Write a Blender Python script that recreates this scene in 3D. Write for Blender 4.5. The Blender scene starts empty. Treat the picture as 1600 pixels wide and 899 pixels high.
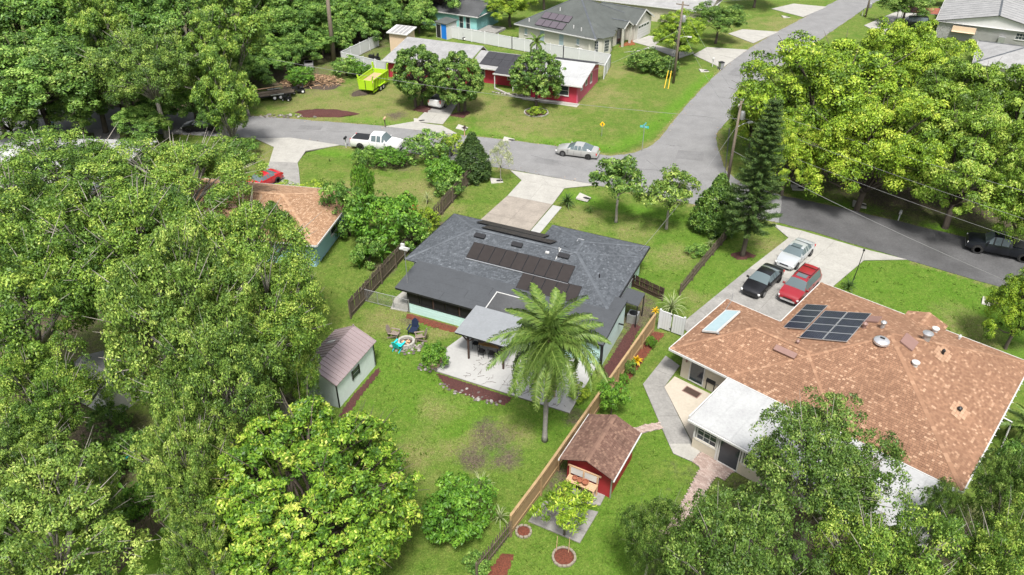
import bpy, math, random
import numpy as np
from mathutils import Vector, Matrix
R_ = math.radians
sc = bpy.context.scene
# ------------------------------------------------------------------ camera, sky, sun, exposure
CAM_H, FOC, PITCH = 36.5, 1200.0, R_(34.05)
cd = bpy.data.cameras.new('camera'); cd.sensor_width = 36; cd.lens = 27.0
cd.clip_start = 0.5; cd.clip_end = 3000
cam = bpy.data.objects.new('camera', cd); sc.collection.objects.link(cam)
cam.location = (0, 0, CAM_H); cam.rotation_euler = (math.pi/2 - PITCH, 0, 0)
sc.camera = cam
SUN_EL, SUN_AZ = R_(62), R_(272)      # azimuth of the sun seen from above, counter-clockwise from +x
w = bpy.data.worlds.new('World'); sc.world = w; w.use_nodes = True
nt = w.node_tree; bgn = nt.nodes['Background']
sky = nt.nodes.new('ShaderNodeTexSky'); sky.sky_type = 'NISHITA'; sky.sun_disc = False
sky.sun_elevation = SUN_EL; sky.sun_rotation = math.pi/2 - SUN_AZ
sky.dust_density = 4.0; sky.air_density = 1.0; sky.ozone_density = 1.0
hs = nt.nodes.new('ShaderNodeHueSaturation'); hs.inputs['Saturation'].default_value = 0.35
nt.links.new(sky.outputs[0], hs.inputs['Color']); nt.links.new(hs.outputs[0], bgn.inputs[0])
bgn.inputs[1].default_value = 0.11
sd = bpy.data.lights.new('sun', 'SUN'); sd.energy = 3.0; sd.angle = R_(11); sd.color = (1, 0.96, 0.9)
sun = bpy.data.objects.new('sun', sd); sc.collection.objects.link(sun)
dirv = Vector((math.cos(SUN_AZ)*math.cos(SUN_EL), math.sin(SUN_AZ)*math.cos(SUN_EL), math.sin(SUN_EL)))
sun.rotation_euler = dirv.to_track_quat('Z', 'Y').to_euler(); sun.location = (0, 0, 200)
sc.view_settings.view_transform = 'Standard'; sc.view_settings.look = 'None'
sc.view_settings.gamma = 1; sc.view_settings.use_curve_mapping = False
sc.view_settings.exposure = 0.9
sc.render.engine = 'CYCLES'
sc.cycles.max_bounces = 5; sc.cycles.diffuse_bounces = 3; sc.cycles.glossy_bounces = 2; sc.cycles.transmission_bounces = 3; sc.cycles.transparent_max_bounces = 4

# ------------------------------------------------------------------ survey: photo point -> ground point at height z
SP, CP = math.sin(PITCH), math.cos(PITCH)
def G(x, y, z=0.0):
    a = (x-800)/FOC; b = -(y-449.5)/FOC
    d = (a, CP+b*SP, -SP+b*CP); t = (z-CAM_H)/d[2]
    return Vector((d[0]*t, d[1]*t, z))
def depth(p): return p[1]*CP-(p[2]-CAM_H)*SP
def lc(o, az, p):
    a = R_(az); dx, dy = p[0]-o[0], p[1]-o[1]
    return dx*math.cos(a)+dy*math.sin(a), -dx*math.sin(a)+dy*math.cos(a)
col = sc.collection
rnd = random.Random(7)

# ------------------------------------------------------------------ materials
MATS = {}
def mat(name, c, rough=0.7, metal=0.0, var=0.0, vscale=3.0, bump=0.0, bscale=30.0, spec=0.5, trans=0.0, c2=None, detail=4.0, coat=0.0, stretch=None, speck=0.0):
    m = bpy.data.materials.new(name); m.use_nodes = True; MATS[name] = m
    n = m.node_tree.nodes; l = m.node_tree.links; b = n['Principled BSDF']
    b.inputs['Base Color'].default_value = (*c, 1); b.inputs['Roughness'].default_value = rough
    b.inputs['Metallic'].default_value = metal; b.inputs['Specular IOR Level'].default_value = spec
    if coat: b.inputs['Coat Weight'].default_value = coat; b.inputs['Coat Roughness'].default_value = 0.08
    if trans: b.inputs['Transmission Weight'].default_value = trans
    tc = n.new('ShaderNodeTexCoord'); co = tc.outputs['Object']
    if stretch:
        mp = n.new('ShaderNodeMapping'); mp.inputs['Scale'].default_value = stretch
        l.new(co, mp.inputs[0]); co = mp.outputs[0]
    if var or c2:
        nz = n.new('ShaderNodeTexNoise'); nz.inputs['Scale'].default_value = vscale; nz.inputs['Detail'].default_value = detail
        nz.inputs['Roughness'].default_value = 0.65
        l.new(co, nz.inputs['Vector'])
        rp = n.new('ShaderNodeMapRange'); rp.inputs[1].default_value = 0.3; rp.inputs[2].default_value = 0.7
        l.new(nz.outputs[0], rp.inputs[0])
        mx = n.new('ShaderNodeMix'); mx.data_type = 'RGBA'
        k = c2 if c2 else tuple(v*(1-var) for v in c)
        mx.inputs[6].default_value = (*c, 1); mx.inputs[7].default_value = (*k, 1)
        l.new(rp.outputs[0], mx.inputs[0]); l.new(mx.outputs[2], b.inputs['Base Color'])
        if speck:
            n2 = n.new('ShaderNodeTexNoise'); n2.inputs['Scale'].default_value = 5.5; n2.inputs['Detail'].default_value = 8; n2.inputs['Roughness'].default_value = 0.8
            l.new(co, n2.inputs['Vector']); r2 = n.new('ShaderNodeMapRange'); r2.inputs[1].default_value = 0.35; r2.inputs[2].default_value = 0.72; r2.inputs[3].default_value = 1.0+speck*0.4; r2.inputs[4].default_value = 1.0-speck
            l.new(n2.outputs[0], r2.inputs[0]); m2 = n.new('ShaderNodeMix'); m2.data_type = 'RGBA'; m2.blend_type = 'MULTIPLY'; m2.inputs[0].default_value = 1
            l.new(mx.outputs[2], m2.inputs[6]); l.new(r2.outputs[0], m2.inputs[7]); l.new(m2.outputs[2], b.inputs['Base Color'])
    if bump:
        nb = n.new('ShaderNodeTexNoise'); nb.inputs['Scale'].default_value = bscale; nb.inputs['Detail'].default_value = 3
        l.new(co, nb.inputs['Vector'])
        bp = n.new('ShaderNodeBump'); bp.inputs['Strength'].default_value = bump; bp.inputs['Distance'].default_value = 0.05
        l.new(nb.outputs[0], bp.inputs['Height']); l.new(bp.outputs[0], b.inputs['Normal'])
    return m
def tintmat(name, stops, rough=0.8, var=0.25, vscale=0.6, bump=0.0, dark=None, dscale=0.35, spec=0.3):
    """colour ramp driven by the per-piece 'tint' value, with a weathering noise on top"""
    m = bpy.data.materials.new(name); m.use_nodes = True; MATS[name] = m
    n = m.node_tree.nodes; l = m.node_tree.links; b = n['Principled BSDF']
    b.inputs['Roughness'].default_value = rough; b.inputs['Specular IOR Level'].default_value = spec
    at = n.new('ShaderNodeAttribute'); at.attribute_name = 'tint'
    cr = n.new('ShaderNodeValToRGB'); el = cr.color_ramp.elements
    el[0].position, el[0].color = stops[0][0], (*stops[0][1], 1); el[1].position, el[1].color = stops[-1][0], (*stops[-1][1], 1)
    for p, c in stops[1:-1]: e = el.new(p); e.color = (*c, 1)
    l.new(at.outputs['Fac'], cr.inputs[0])
    tc = n.new('ShaderNodeTexCoord'); nz = n.new('ShaderNodeTexNoise'); nz.inputs['Scale'].default_value = vscale; nz.inputs['Detail'].default_value = 5
    l.new(tc.outputs['Object'], nz.inputs['Vector'])
    mr = n.new('ShaderNodeMapRange'); mr.inputs[1].default_value = 0.35; mr.inputs[2].default_value = 0.75; mr.inputs[3].default_value = 1; mr.inputs[4].default_value = 1-var
    l.new(nz.outputs[0], mr.inputs[0])
    mx = n.new('ShaderNodeMix'); mx.data_type = 'RGBA'; mx.blend_type = 'MULTIPLY'; mx.inputs[0].default_value = 1
    l.new(cr.outputs[0], mx.inputs[6]); l.new(mr.outputs[0], mx.inputs[7]); l.new(mx.outputs[2], b.inputs['Base Color'])
    if bump:
        nb = n.new('ShaderNodeTexNoise'); nb.inputs['Scale'].default_value = 40
        l.new(tc.outputs['Object'], nb.inputs['Vector'])
        bp = n.new('ShaderNodeBump'); bp.inputs['Strength'].default_value = bump; bp.inputs['Distance'].default_value = 0.02
        l.new(nb.outputs[0], bp.inputs['Height']); l.new(bp.outputs[0], b.inputs['Normal'])
    return m
def leafmat(name, stops, rough=0.5, transl=0.15, spec=0.35):
    m = bpy.data.materials.new(name); m.use_nodes = True; MATS[name] = m
    n = m.node_tree.nodes; l = m.node_tree.links; b = n['Principled BSDF']
    b.inputs['Roughness'].default_value = rough; b.inputs['Specular IOR Level'].default_value = spec
    at = n.new('ShaderNodeAttribute'); at.attribute_name = 'tint'
    cr = n.new('ShaderNodeValToRGB'); el = cr.color_ramp.elements
    el[0].position, el[0].color = stops[0][0], (*stops[0][1], 1); el[1].position, el[1].color = stops[-1][0], (*stops[-1][1], 1)
    for p, c in stops[1:-1]: e = el.new(p); e.color = (*c, 1)
    oi = n.new('ShaderNodeObjectInfo')
    ad = n.new('ShaderNodeMath'); ad.operation = 'MULTIPLY_ADD'; ad.inputs[1].default_value = 0.16; ad.inputs[2].default_value = -0.08
    l.new(oi.outputs['Random'], ad.inputs[0])
    sm = n.new('ShaderNodeMath'); sm.operation = 'ADD'; l.new(at.outputs['Fac'], sm.inputs[0]); l.new(ad.outputs[0], sm.inputs[1])
    l.new(sm.outputs[0], cr.inputs[0]); l.new(cr.outputs[0], b.inputs['Base Color'])
    tr = n.new('ShaderNodeBsdfTranslucent'); ms = n.new('ShaderNodeMixShader'); ms.inputs[0].default_value = transl
    l.new(cr.outputs[0], tr.inputs[0]); l.new(b.outputs[0], ms.inputs[1]); l.new(tr.outputs[0], ms.inputs[2])
    l.new(ms.outputs[0], n['Material Output'].inputs['Surface'])
    return m

# ------------------------------------------------------------------ mesh helpers
class MB:
    def __init__(s): s.v = []; s.f = []; s.t = []
    def add(s, vs, fs, t=0.5):
        o = len(s.v); s.v += [tuple(p) for p in vs]; s.f += [tuple(i+o for i in q) for q in fs]; s.t += [t]*len(fs); return s
    def box(s, c, d, rz=0.0, rx=0.0, ry=0.0, t=0.5):
        hx, hy, hz = d[0]/2, d[1]/2, d[2]/2
        M = Matrix.Rotation(rz, 3, 'Z') @ Matrix.Rotation(ry, 3, 'Y') @ Matrix.Rotation(rx, 3, 'X')
        vs = [M @ Vector((x*hx, y*hy, z*hz))+Vector(c) for z in (-1, 1) for x, y in ((-1,-1),(1,-1),(1,1),(-1,1))]
        return s.add(vs, [(3,2,1,0),(4,5,6,7),(0,1,5,4),(1,2,6,5),(2,3,7,6),(3,0,4,7)], t)
    def rng(s, a, b, t=0.5):
        return s.box(((a[0]+b[0])/2, (a[1]+b[1])/2, (a[2]+b[2])/2), (abs(b[0]-a[0]), abs(b[1]-a[1]), abs(b[2]-a[2])), t=t)
    def bar(s, p, q, wd, ht, t=0.5, up=(0,0,1)):
        p, q = Vector(p), Vector(q); d = (q-p); L = d.length
        if L < 1e-6: return s
        d /= L; u = Vector(up)
        if abs(d.dot(u)) > 0.98: u = Vector((0,1,0))
        r = d.cross(u).normalized(); u = r.cross(d)
        vs = [e+r*(a*wd/2)+u*(b*ht/2) for e in (p, q) for a, b in ((-1,-1),(1,-1),(1,1),(-1,1))]
        return s.add(vs, [(3,2,1,0),(4,5,6,7),(0,1,5,4),(1,2,6,5),(2,3,7,6),(3,0,4,7)], t)
    def tube(s, pts, rad, n=8, cap=True, t=0.5):
        pts = [Vector(p) for p in pts]; k = len(pts)
        if not hasattr(rad, '__len__'): rad = [rad]*k
        vs = []
        ref = Vector((0.123, 0.97, 0.21)).normalized()
        for i, p in enumerate(pts):
            d = (pts[min(i+1, k-1)]-pts[max(i-1, 0)])
            d = d.normalized() if d.length > 1e-9 else Vector((0,0,1))
            r = ref if abs(d.dot(ref)) < 0.95 else Vector((1,0,0))
            a = d.cross(r).normalized(); b = d.cross(a)
            for j in range(n):
                q = 2*math.pi*j/n; vs.append(p+(a*math.cos(q)+b*math.sin(q))*rad[i])
        fs = [(i*n+j, i*n+(j+1) % n, (i+1)*n+(j+1) % n, (i+1)*n+j) for i in range(k-1) for j in range(n)]
        if cap: fs += [tuple(range(n-1, -1, -1)), tuple((k-1)*n+j for j in range(n))]
        return s.add(vs, fs, t)
    def cyl(s, c, r, h, n=16, t=0.5, r2=None, axis='Z'):
        c = Vector(c); ax = {'X': Vector((1,0,0)), 'Y': Vector((0,1,0)), 'Z': Vector((0,0,1))}[axis]
        return s.tube([c, c+ax*h], [r, r if r2 is None else r2], n, True, t)
    def lathe(s, prof, n=20, c=(0,0,0), t=0.5):
        k = len(prof)
        vs = [(c[0]+r*math.cos(2*math.pi*j/n), c[1]+r*math.sin(2*math.pi*j/n), c[2]+z) for r, z in prof for j in range(n)]
        fs = [(i*n+j, i*n+(j+1) % n, (i+1)*n+(j+1) % n, (i+1)*n+j) for i in range(k-1) for j in range(n)]
        fs.append(tuple(range(n-1, -1, -1))); fs.append(tuple((k-1)*n+j for j in range(n)))
        return s.add(vs, fs, t)
    def poly(s, pts, z=None, th=None, t=0.5):
        """flat outline with an optional thickness downwards"""
        n = len(pts); P3 = [(p[0], p[1], p[2] if z is None else z) for p in pts]
        if sum(P3[i][0]*P3[(i+1) % n][1]-P3[(i+1) % n][0]*P3[i][1] for i in range(n)) < 0: P3.reverse()
        if th is None: return s.add(P3, [tuple(range(n))], t)
        vs = P3+[(x, y, zz-th) for x, y, zz in P3]
        return s.add(vs, [tuple(range(n)), tuple(range(2*n-1, n-1, -1))]+[(i, n+i, n+(i+1) % n, (i+1) % n) for i in range(n)], t)
    def mesh(s, name, m, smooth=0, tint=False):
        me = bpy.data.meshes.new(name); me.from_pydata(s.v, [], s.f)
        if tint:
            a = me.attributes.new('tint', 'FLOAT', 'FACE'); a.data.foreach_set('value', np.array(s.t, dtype=np.float32))
        if m is not None: me.materials.append(MATS[m] if isinstance(m, str) else m)
        if smooth:
            me.polygons.foreach_set('use_smooth', [True]*len(me.polygons))
            if smooth < 180: me.set_sharp_from_angle(angle=R_(smooth))
        me.update(); return me
    def build(s, name, m, parent=None, smooth=0, tint=False, loc=None, rz=None, kind=None):
        return ob(name, s.mesh(name, m, smooth, tint), parent, loc, rz, kind)
def ob(name, me, parent=None, loc=None, rz=None, kind=None):
    o = bpy.data.objects.new(name, me); col.objects.link(o)
    if parent is not None: o.parent = parent
    if loc is not None: o.location = loc
    if rz is not None: o.rotation_euler = (0, 0, rz)
    if kind: o['kind'] = kind
    return o
def thing(name, label, cat, loc=(0,0,0), rz=0.0, group=None):
    o = bpy.data.objects.new(name, None); col.objects.link(o); o.empty_display_size = 0.3
    o.location = loc; o.rotation_euler = (0, 0, rz); o['label'] = label; o['category'] = cat
    if group: o['group'] = group
    return o
def tag(o, label, cat, group=None):
    o['label'] = label; o['category'] = cat
    if group: o['group'] = group
    return o
def npmesh(name, V, F, m, tint=None, smooth=False):
    """numpy quads/tris -> mesh"""
    me = bpy.data.meshes.new(name); k = F.shape[1]; nf = F.shape[0]
    me.vertices.add(len(V)); me.vertices.foreach_set('co', V.astype(np.float32).ravel())
    me.loops.add(nf*k); me.loops.foreach_set('vertex_index', F.astype(np.int32).ravel())
    me.polygons.add(nf); me.polygons.foreach_set('loop_start', np.arange(0, nf*k, k, dtype=np.int32))
    if smooth: me.polygons.foreach_set('use_smooth', np.ones(nf, dtype=bool))
    if tint is not None:
        a = me.attributes.new('tint', 'FLOAT', 'FACE'); a.data.foreach_set('value', tint.astype(np.float32))
    me.materials.append(MATS[m]); me.update(calc_edges=True); me.validate(); return me

# ------------------------------------------------------------------ material library
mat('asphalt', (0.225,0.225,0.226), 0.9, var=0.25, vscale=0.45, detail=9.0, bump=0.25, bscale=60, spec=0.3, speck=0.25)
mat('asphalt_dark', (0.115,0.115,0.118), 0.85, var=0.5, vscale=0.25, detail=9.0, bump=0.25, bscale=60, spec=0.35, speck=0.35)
mat('asphalt_seam', (0.07,0.07,0.072), 0.8)
mat('concrete', (0.37,0.36,0.33), 0.85, var=0.2, vscale=0.9, bump=0.1, bscale=40, speck=0.22)
mat('concrete_old', (0.31,0.275,0.235), 0.9, var=0.28, vscale=0.7, bump=0.1, bscale=40, speck=0.3)
mat('concrete_grey', (0.285,0.278,0.262), 0.9, var=0.3, vscale=0.8, bump=0.1, bscale=40, speck=0.3)
mat('concrete_white', (0.37,0.37,0.36), 0.8, var=0.12, vscale=1.1, bump=0.08, bscale=40, speck=0.1)
mat('patio_cream', (0.43,0.385,0.315), 0.8, var=0.1, vscale=1.0, speck=0.15)
mat('joint', (0.16,0.15,0.13), 0.9)
mat('mint', (0.48,0.70,0.66), 0.65, var=0.07, vscale=1.0, speck=0.1)
mat('mint_lit', (0.52,0.66,0.625), 0.65, var=0.07, vscale=1.0, speck=0.1)  # same mint, with sunlight put into the colour for the right walls
mat('shed_white', (0.70,0.79,0.755), 0.65, var=0.07, vscale=1.0, speck=0.1)
mat('white_paint', (0.52,0.52,0.51), 0.55, var=0.06, vscale=1.5, speck=0.1)
mat('cream_wall', (0.50,0.45,0.36), 0.7, var=0.08, vscale=0.9, speck=0.12)
mat('beige_wall', (0.50,0.485,0.43), 0.7, var=0.08, vscale=0.9, speck=0.12)
mat('tan_wall', (0.60,0.46,0.33), 0.75, var=0.1, vscale=1.0)
mat('teal_wall', (0.27,0.56,0.56), 0.7, var=0.08, vscale=1.0)
mat('blue_wall', (0.30,0.50,0.58), 0.7, var=0.1, vscale=1.0)
mat('crimson_wall', (0.42,0.03,0.06), 0.7, var=0.12, vscale=1.0, speck=0.15)
mat('crimson_lit', (0.50,0.10,0.17), 0.7, var=0.12, vscale=1.0, speck=0.15)  # crimson wall with brighter light put into the colour, for the right gable
mat('barn_red', (0.30,0.018,0.022), 0.7, var=0.2, vscale=2.0, stretch=(1,1,0.2))
mat('white_roof', (0.40,0.41,0.41), 0.7, c2=(0.31,0.315,0.32), vscale=0.55, detail=8.0, speck=0.2)
mat('grey_roll', (0.060,0.066,0.074), 0.75, var=0.16, vscale=0.8, bump=0.08, bscale=80, speck=0.2)
mat('grey_roll_light', (0.22,0.235,0.25), 0.75, var=0.1, vscale=0.8, bump=0.08, bscale=80, speck=0.15)
mat('grey_membrane', (0.31,0.31,0.31), 0.75, c2=(0.22,0.22,0.22), vscale=0.7, speck=0.3)
mat('grey_roof', (0.075,0.078,0.082), 0.85, var=0.4, vscale=0.5, bump=0.3, bscale=14, speck=0.3)
mat('dark_roof', (0.085,0.095,0.09), 0.85, var=0.3, vscale=0.6, bump=0.3, bscale=14, speck=0.25)
mat('mauve_metal', (0.33,0.265,0.27), 0.45, var=0.15, vscale=1.0, metal=0.2)
mat('galv', (0.45,0.46,0.47), 0.4, metal=0.6, var=0.2, vscale=3)
mat('aluminium', (0.62,0.63,0.65), 0.35, metal=0.7)
mat('black_trim', (0.012,0.012,0.014), 0.5)
mat('black_metal', (0.02,0.02,0.022), 0.4, metal=0.3)
mat('shade_black', (0.012,0.012,0.012), 0.9)  # near-black, shade inside openings put into the colour
mat('screen_mesh', (0.014,0.014,0.015), 0.55, spec=0.25)
mat('glass', (0.03,0.04,0.05), 0.08, spec=0.6)
mat('glass_car', (0.10,0.13,0.14), 0.1, spec=0.4)
mat('glass_pale', (0.30,0.38,0.42), 0.1, spec=0.6)
mat('pv_black', (0.034,0.029,0.028), 0.5, spec=0.15, var=0.2, vscale=2)
mat('pv_slate', (0.10,0.085,0.10), 0.35, spec=0.4, var=0.1)
mat('pv_blue', (0.012,0.014,0.028), 0.18, spec=0.6)
mat('pv_line', (0.09,0.10,0.13), 0.4)
mat('pool_heater', (0.035,0.035,0.04), 0.6, var=0.2, vscale=1.2)
mat('thermal_glass', (0.33,0.44,0.47), 0.15, spec=0.6, var=0.1)
mat('brown_metal', (0.22,0.13,0.11), 0.5, var=0.1)
mat('wood_new', (0.36,0.245,0.125), 0.8, var=0.3, vscale=3, stretch=(1,1,0.25))
mat('wood_old', (0.135,0.105,0.075), 0.9, var=0.5, vscale=2.5, stretch=(1,1,0.25))
mat('wood_dark', (0.06,0.035,0.025), 0.8, var=0.3, vscale=3)
mat('wood_table', (0.42,0.25,0.09), 0.6, var=0.3, vscale=3)
mat('wood_bare', (0.55,0.36,0.22), 0.8, var=0.25, vscale=3)
mat('wood_pole', (0.21,0.17,0.13), 0.9, var=0.35, vscale=2, stretch=(3,3,0.3))
mat('vinyl', (0.54,0.55,0.56), 0.5, var=0.05)
mat('mulch_red', (0.21,0.06,0.032), 0.95, var=0.75, vscale=14, bump=0.8, bscale=40)
mat('mulch_orange', (0.30,0.10,0.035), 0.95, var=0.6, vscale=14, bump=0.8, bscale=40)
mat('mulch_brown', (0.10,0.035,0.03), 0.95, var=0.6, vscale=10, bump=0.8, bscale=30)
mat('edging_tan', (0.27,0.235,0.185), 0.9, var=0.35, vscale=6)
mat('stone_pale', (0.40,0.385,0.35), 0.85, var=0.25, vscale=5)
mat('soil', (0.075,0.055,0.042), 0.95, var=0.5, vscale=5, bump=0.6, bscale=20)
mat('bark', (0.105,0.085,0.066), 0.95, var=0.45, vscale=4, bump=0.5, bscale=15, stretch=(1,1,0.3))
mat('bark_pale', (0.34,0.31,0.27), 0.9, var=0.4, vscale=4, bump=0.4, bscale=15)
mat('palm_bark', (0.30,0.285,0.265), 0.9, var=0.35, vscale=3, bump=0.4, bscale=12, stretch=(1,1,2))
mat('thatch', (0.36,0.28,0.19), 0.9, var=0.4, vscale=4)
mat('car_white', (0.66,0.66,0.66), 0.3, coat=0.6)
mat('car_silver', (0.52,0.52,0.50), 0.3, metal=0.5, coat=0.6)
mat('car_silver_cool', (0.60,0.63,0.65), 0.28, metal=0.5, coat=0.7)
mat('car_black', (0.01,0.01,0.012), 0.3, coat=0.25)
mat('car_navy', (0.01,0.012,0.017), 0.3, coat=0.3)
mat('car_red', (0.45,0.012,0.022), 0.28, coat=0.8)
mat('car_maroon', (0.25,0.014,0.022), 0.3, coat=0.8)
mat('tyre', (0.018,0.018,0.018), 0.8)
mat('rim', (0.45,0.45,0.46), 0.35, metal=0.7)
mat('lamp_clear', (0.75,0.75,0.75), 0.15)
mat('lamp_red', (0.45,0.02,0.02), 0.2)
mat('lime_paint', (0.36,0.58,0.02), 0.45, var=0.1, vscale=2)
mat('sign_teal', (0.03,0.42,0.42), 0.4)
mat('sign_yellow', (0.85,0.50,0.02), 0.45)
mat('yellow_sleeve', (0.80,0.55,0.05), 0.5)
mat('blue_paint', (0.01,0.17,0.62), 0.5)
mat('turquoise_plastic', (0.01,0.50,0.52), 0.4)
mat('navy_plastic', (0.012,0.02,0.05), 0.4)
mat('taupe_wood', (0.24,0.19,0.16), 0.8, var=0.2, vscale=5)
mat('terracotta', (0.30,0.11,0.06), 0.8, var=0.2, vscale=5)
mat('pot_tan', (0.45,0.33,0.24), 0.8, var=0.2, vscale=5)
mat('paver_pink', (0.47,0.33,0.28), 0.9)
mat('rust_roof', (0.33,0.10,0.06), 0.7, var=0.4, vscale=1.5)
mat('wire', (0.26,0.26,0.26), 0.5, metal=0.3)
mat('wire_dark', (0.07,0.07,0.07), 0.6)
mat('plastic_blue', (0.03,0.10,0.40), 0.4)
mat('plastic_green', (0.03,0.08,0.05), 0.5)
mat('brush_tan', (0.42,0.28,0.16), 0.95)
mat('hydrant_white', (0.75,0.75,0.75), 0.5)
tintmat('shingle_grey', [(0,(0.062,0.070,0.080)),(0.4,(0.082,0.092,0.105)),(0.8,(0.102,0.113,0.128)),(1,(0.14,0.155,0.172))], 0.85, 0.2, 0.5)
tintmat('shingle_brown', [(0,(0.20,0.108,0.066)),(0.45,(0.245,0.136,0.084)),(0.8,(0.285,0.162,0.10)),(0.9,(0.345,0.208,0.132)),(1,(0.41,0.265,0.175))], 0.85, 0.18, 0.28)
tintmat('shingle_shed', [(0,(0.12,0.066,0.05)),(0.5,(0.165,0.098,0.074)),(1,(0.24,0.148,0.108))], 0.85, 0.3, 0.8)
tintmat('shingle_tan', [(0,(0.27,0.16,0.095)),(0.5,(0.34,0.205,0.122)),(1,(0.43,0.285,0.185))], 0.85, 0.25, 0.4)
tintmat('paver', [(0,(0.30,0.225,0.195)),(0.5,(0.375,0.285,0.25)),(1,(0.44,0.355,0.315))], 0.9, 0.2, 1.0)
tintmat('brush_pile', [(0,(0.09,0.06,0.04)),(0.5,(0.30,0.19,0.11)),(1,(0.58,0.40,0.25))], 0.95, 0.2, 1.0)
tintmat('stones', [(0,(0.10,0.085,0.075)),(0.5,(0.20,0.18,0.165)),(1,(0.36,0.34,0.315))], 0.9, 0.3, 3.0)
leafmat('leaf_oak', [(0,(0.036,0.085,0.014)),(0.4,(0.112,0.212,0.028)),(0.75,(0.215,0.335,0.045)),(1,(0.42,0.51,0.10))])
leafmat('leaf_deep', [(0,(0.036,0.085,0.016)),(0.45,(0.10,0.195,0.03)),(0.8,(0.19,0.305,0.052)),(1,(0.34,0.43,0.11))])
leafmat('leaf_dark', [(0,(0.035,0.075,0.014)),(0.45,(0.085,0.16,0.026)),(0.8,(0.16,0.255,0.045)),(1,(0.29,0.37,0.09))])
leafmat('leaf_lime', [(0,(0.05,0.105,0.010)),(0.4,(0.165,0.285,0.018)),(0.75,(0.325,0.45,0.036)),(1,(0.53,0.59,0.085))])
leafmat('leaf_lime_deep', [(0,(0.045,0.09,0.012)),(0.4,(0.13,0.235,0.02)),(0.75,(0.25,0.375,0.045)),(1,(0.43,0.51,0.10))])
leafmat('leaf_magnolia', [(0,(0.035,0.09,0.012)),(0.4,(0.11,0.225,0.02)),(0.72,(0.24,0.38,0.035)),(1,(0.52,0.56,0.11))], 0.45, 0.18, 0.3)
leafmat('leaf_wood', [(0,(0.036,0.09,0.018)),(0.45,(0.11,0.225,0.036)),(0.8,(0.21,0.36,0.058)),(1,(0.38,0.51,0.13))])
leafmat('leaf_bright', [(0,(0.04,0.115,0.012)),(0.5,(0.095,0.225,0.02)),(1,(0.21,0.38,0.04))])
leafmat('leaf_olive', [(0,(0.042,0.09,0.018)),(0.45,(0.13,0.225,0.036)),(0.8,(0.245,0.355,0.06)),(1,(0.45,0.53,0.13))])
leafmat('leaf_pine', [(0,(0.025,0.055,0.014)),(0.6,(0.06,0.115,0.022)),(1,(0.13,0.19,0.04))], 0.6, 0.15)
leafmat('leaf_palm', [(0,(0.06,0.125,0.022)),(0.5,(0.12,0.205,0.034)),(1,(0.26,0.33,0.085))])
leafmat('leaf_pale', [(0,(0.168,0.216,0.096)),(0.5,(0.312,0.360,0.168)),(1,(0.552,0.552,0.336))])
leafmat('leaf_yellow', [(0,(0.30,0.20,0.01)),(0.5,(0.65,0.42,0.01)),(1,(0.85,0.6,0.03))])
leafmat('leaf_red', [(0,(0.25,0.03,0.01)),(1,(0.5,0.08,0.02))])
leafmat('grass_blades', [(0,(0.085,0.155,0.018)),(0.5,(0.145,0.225,0.028)),(1,(0.25,0.30,0.07))], 0.7, 0.3)

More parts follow.
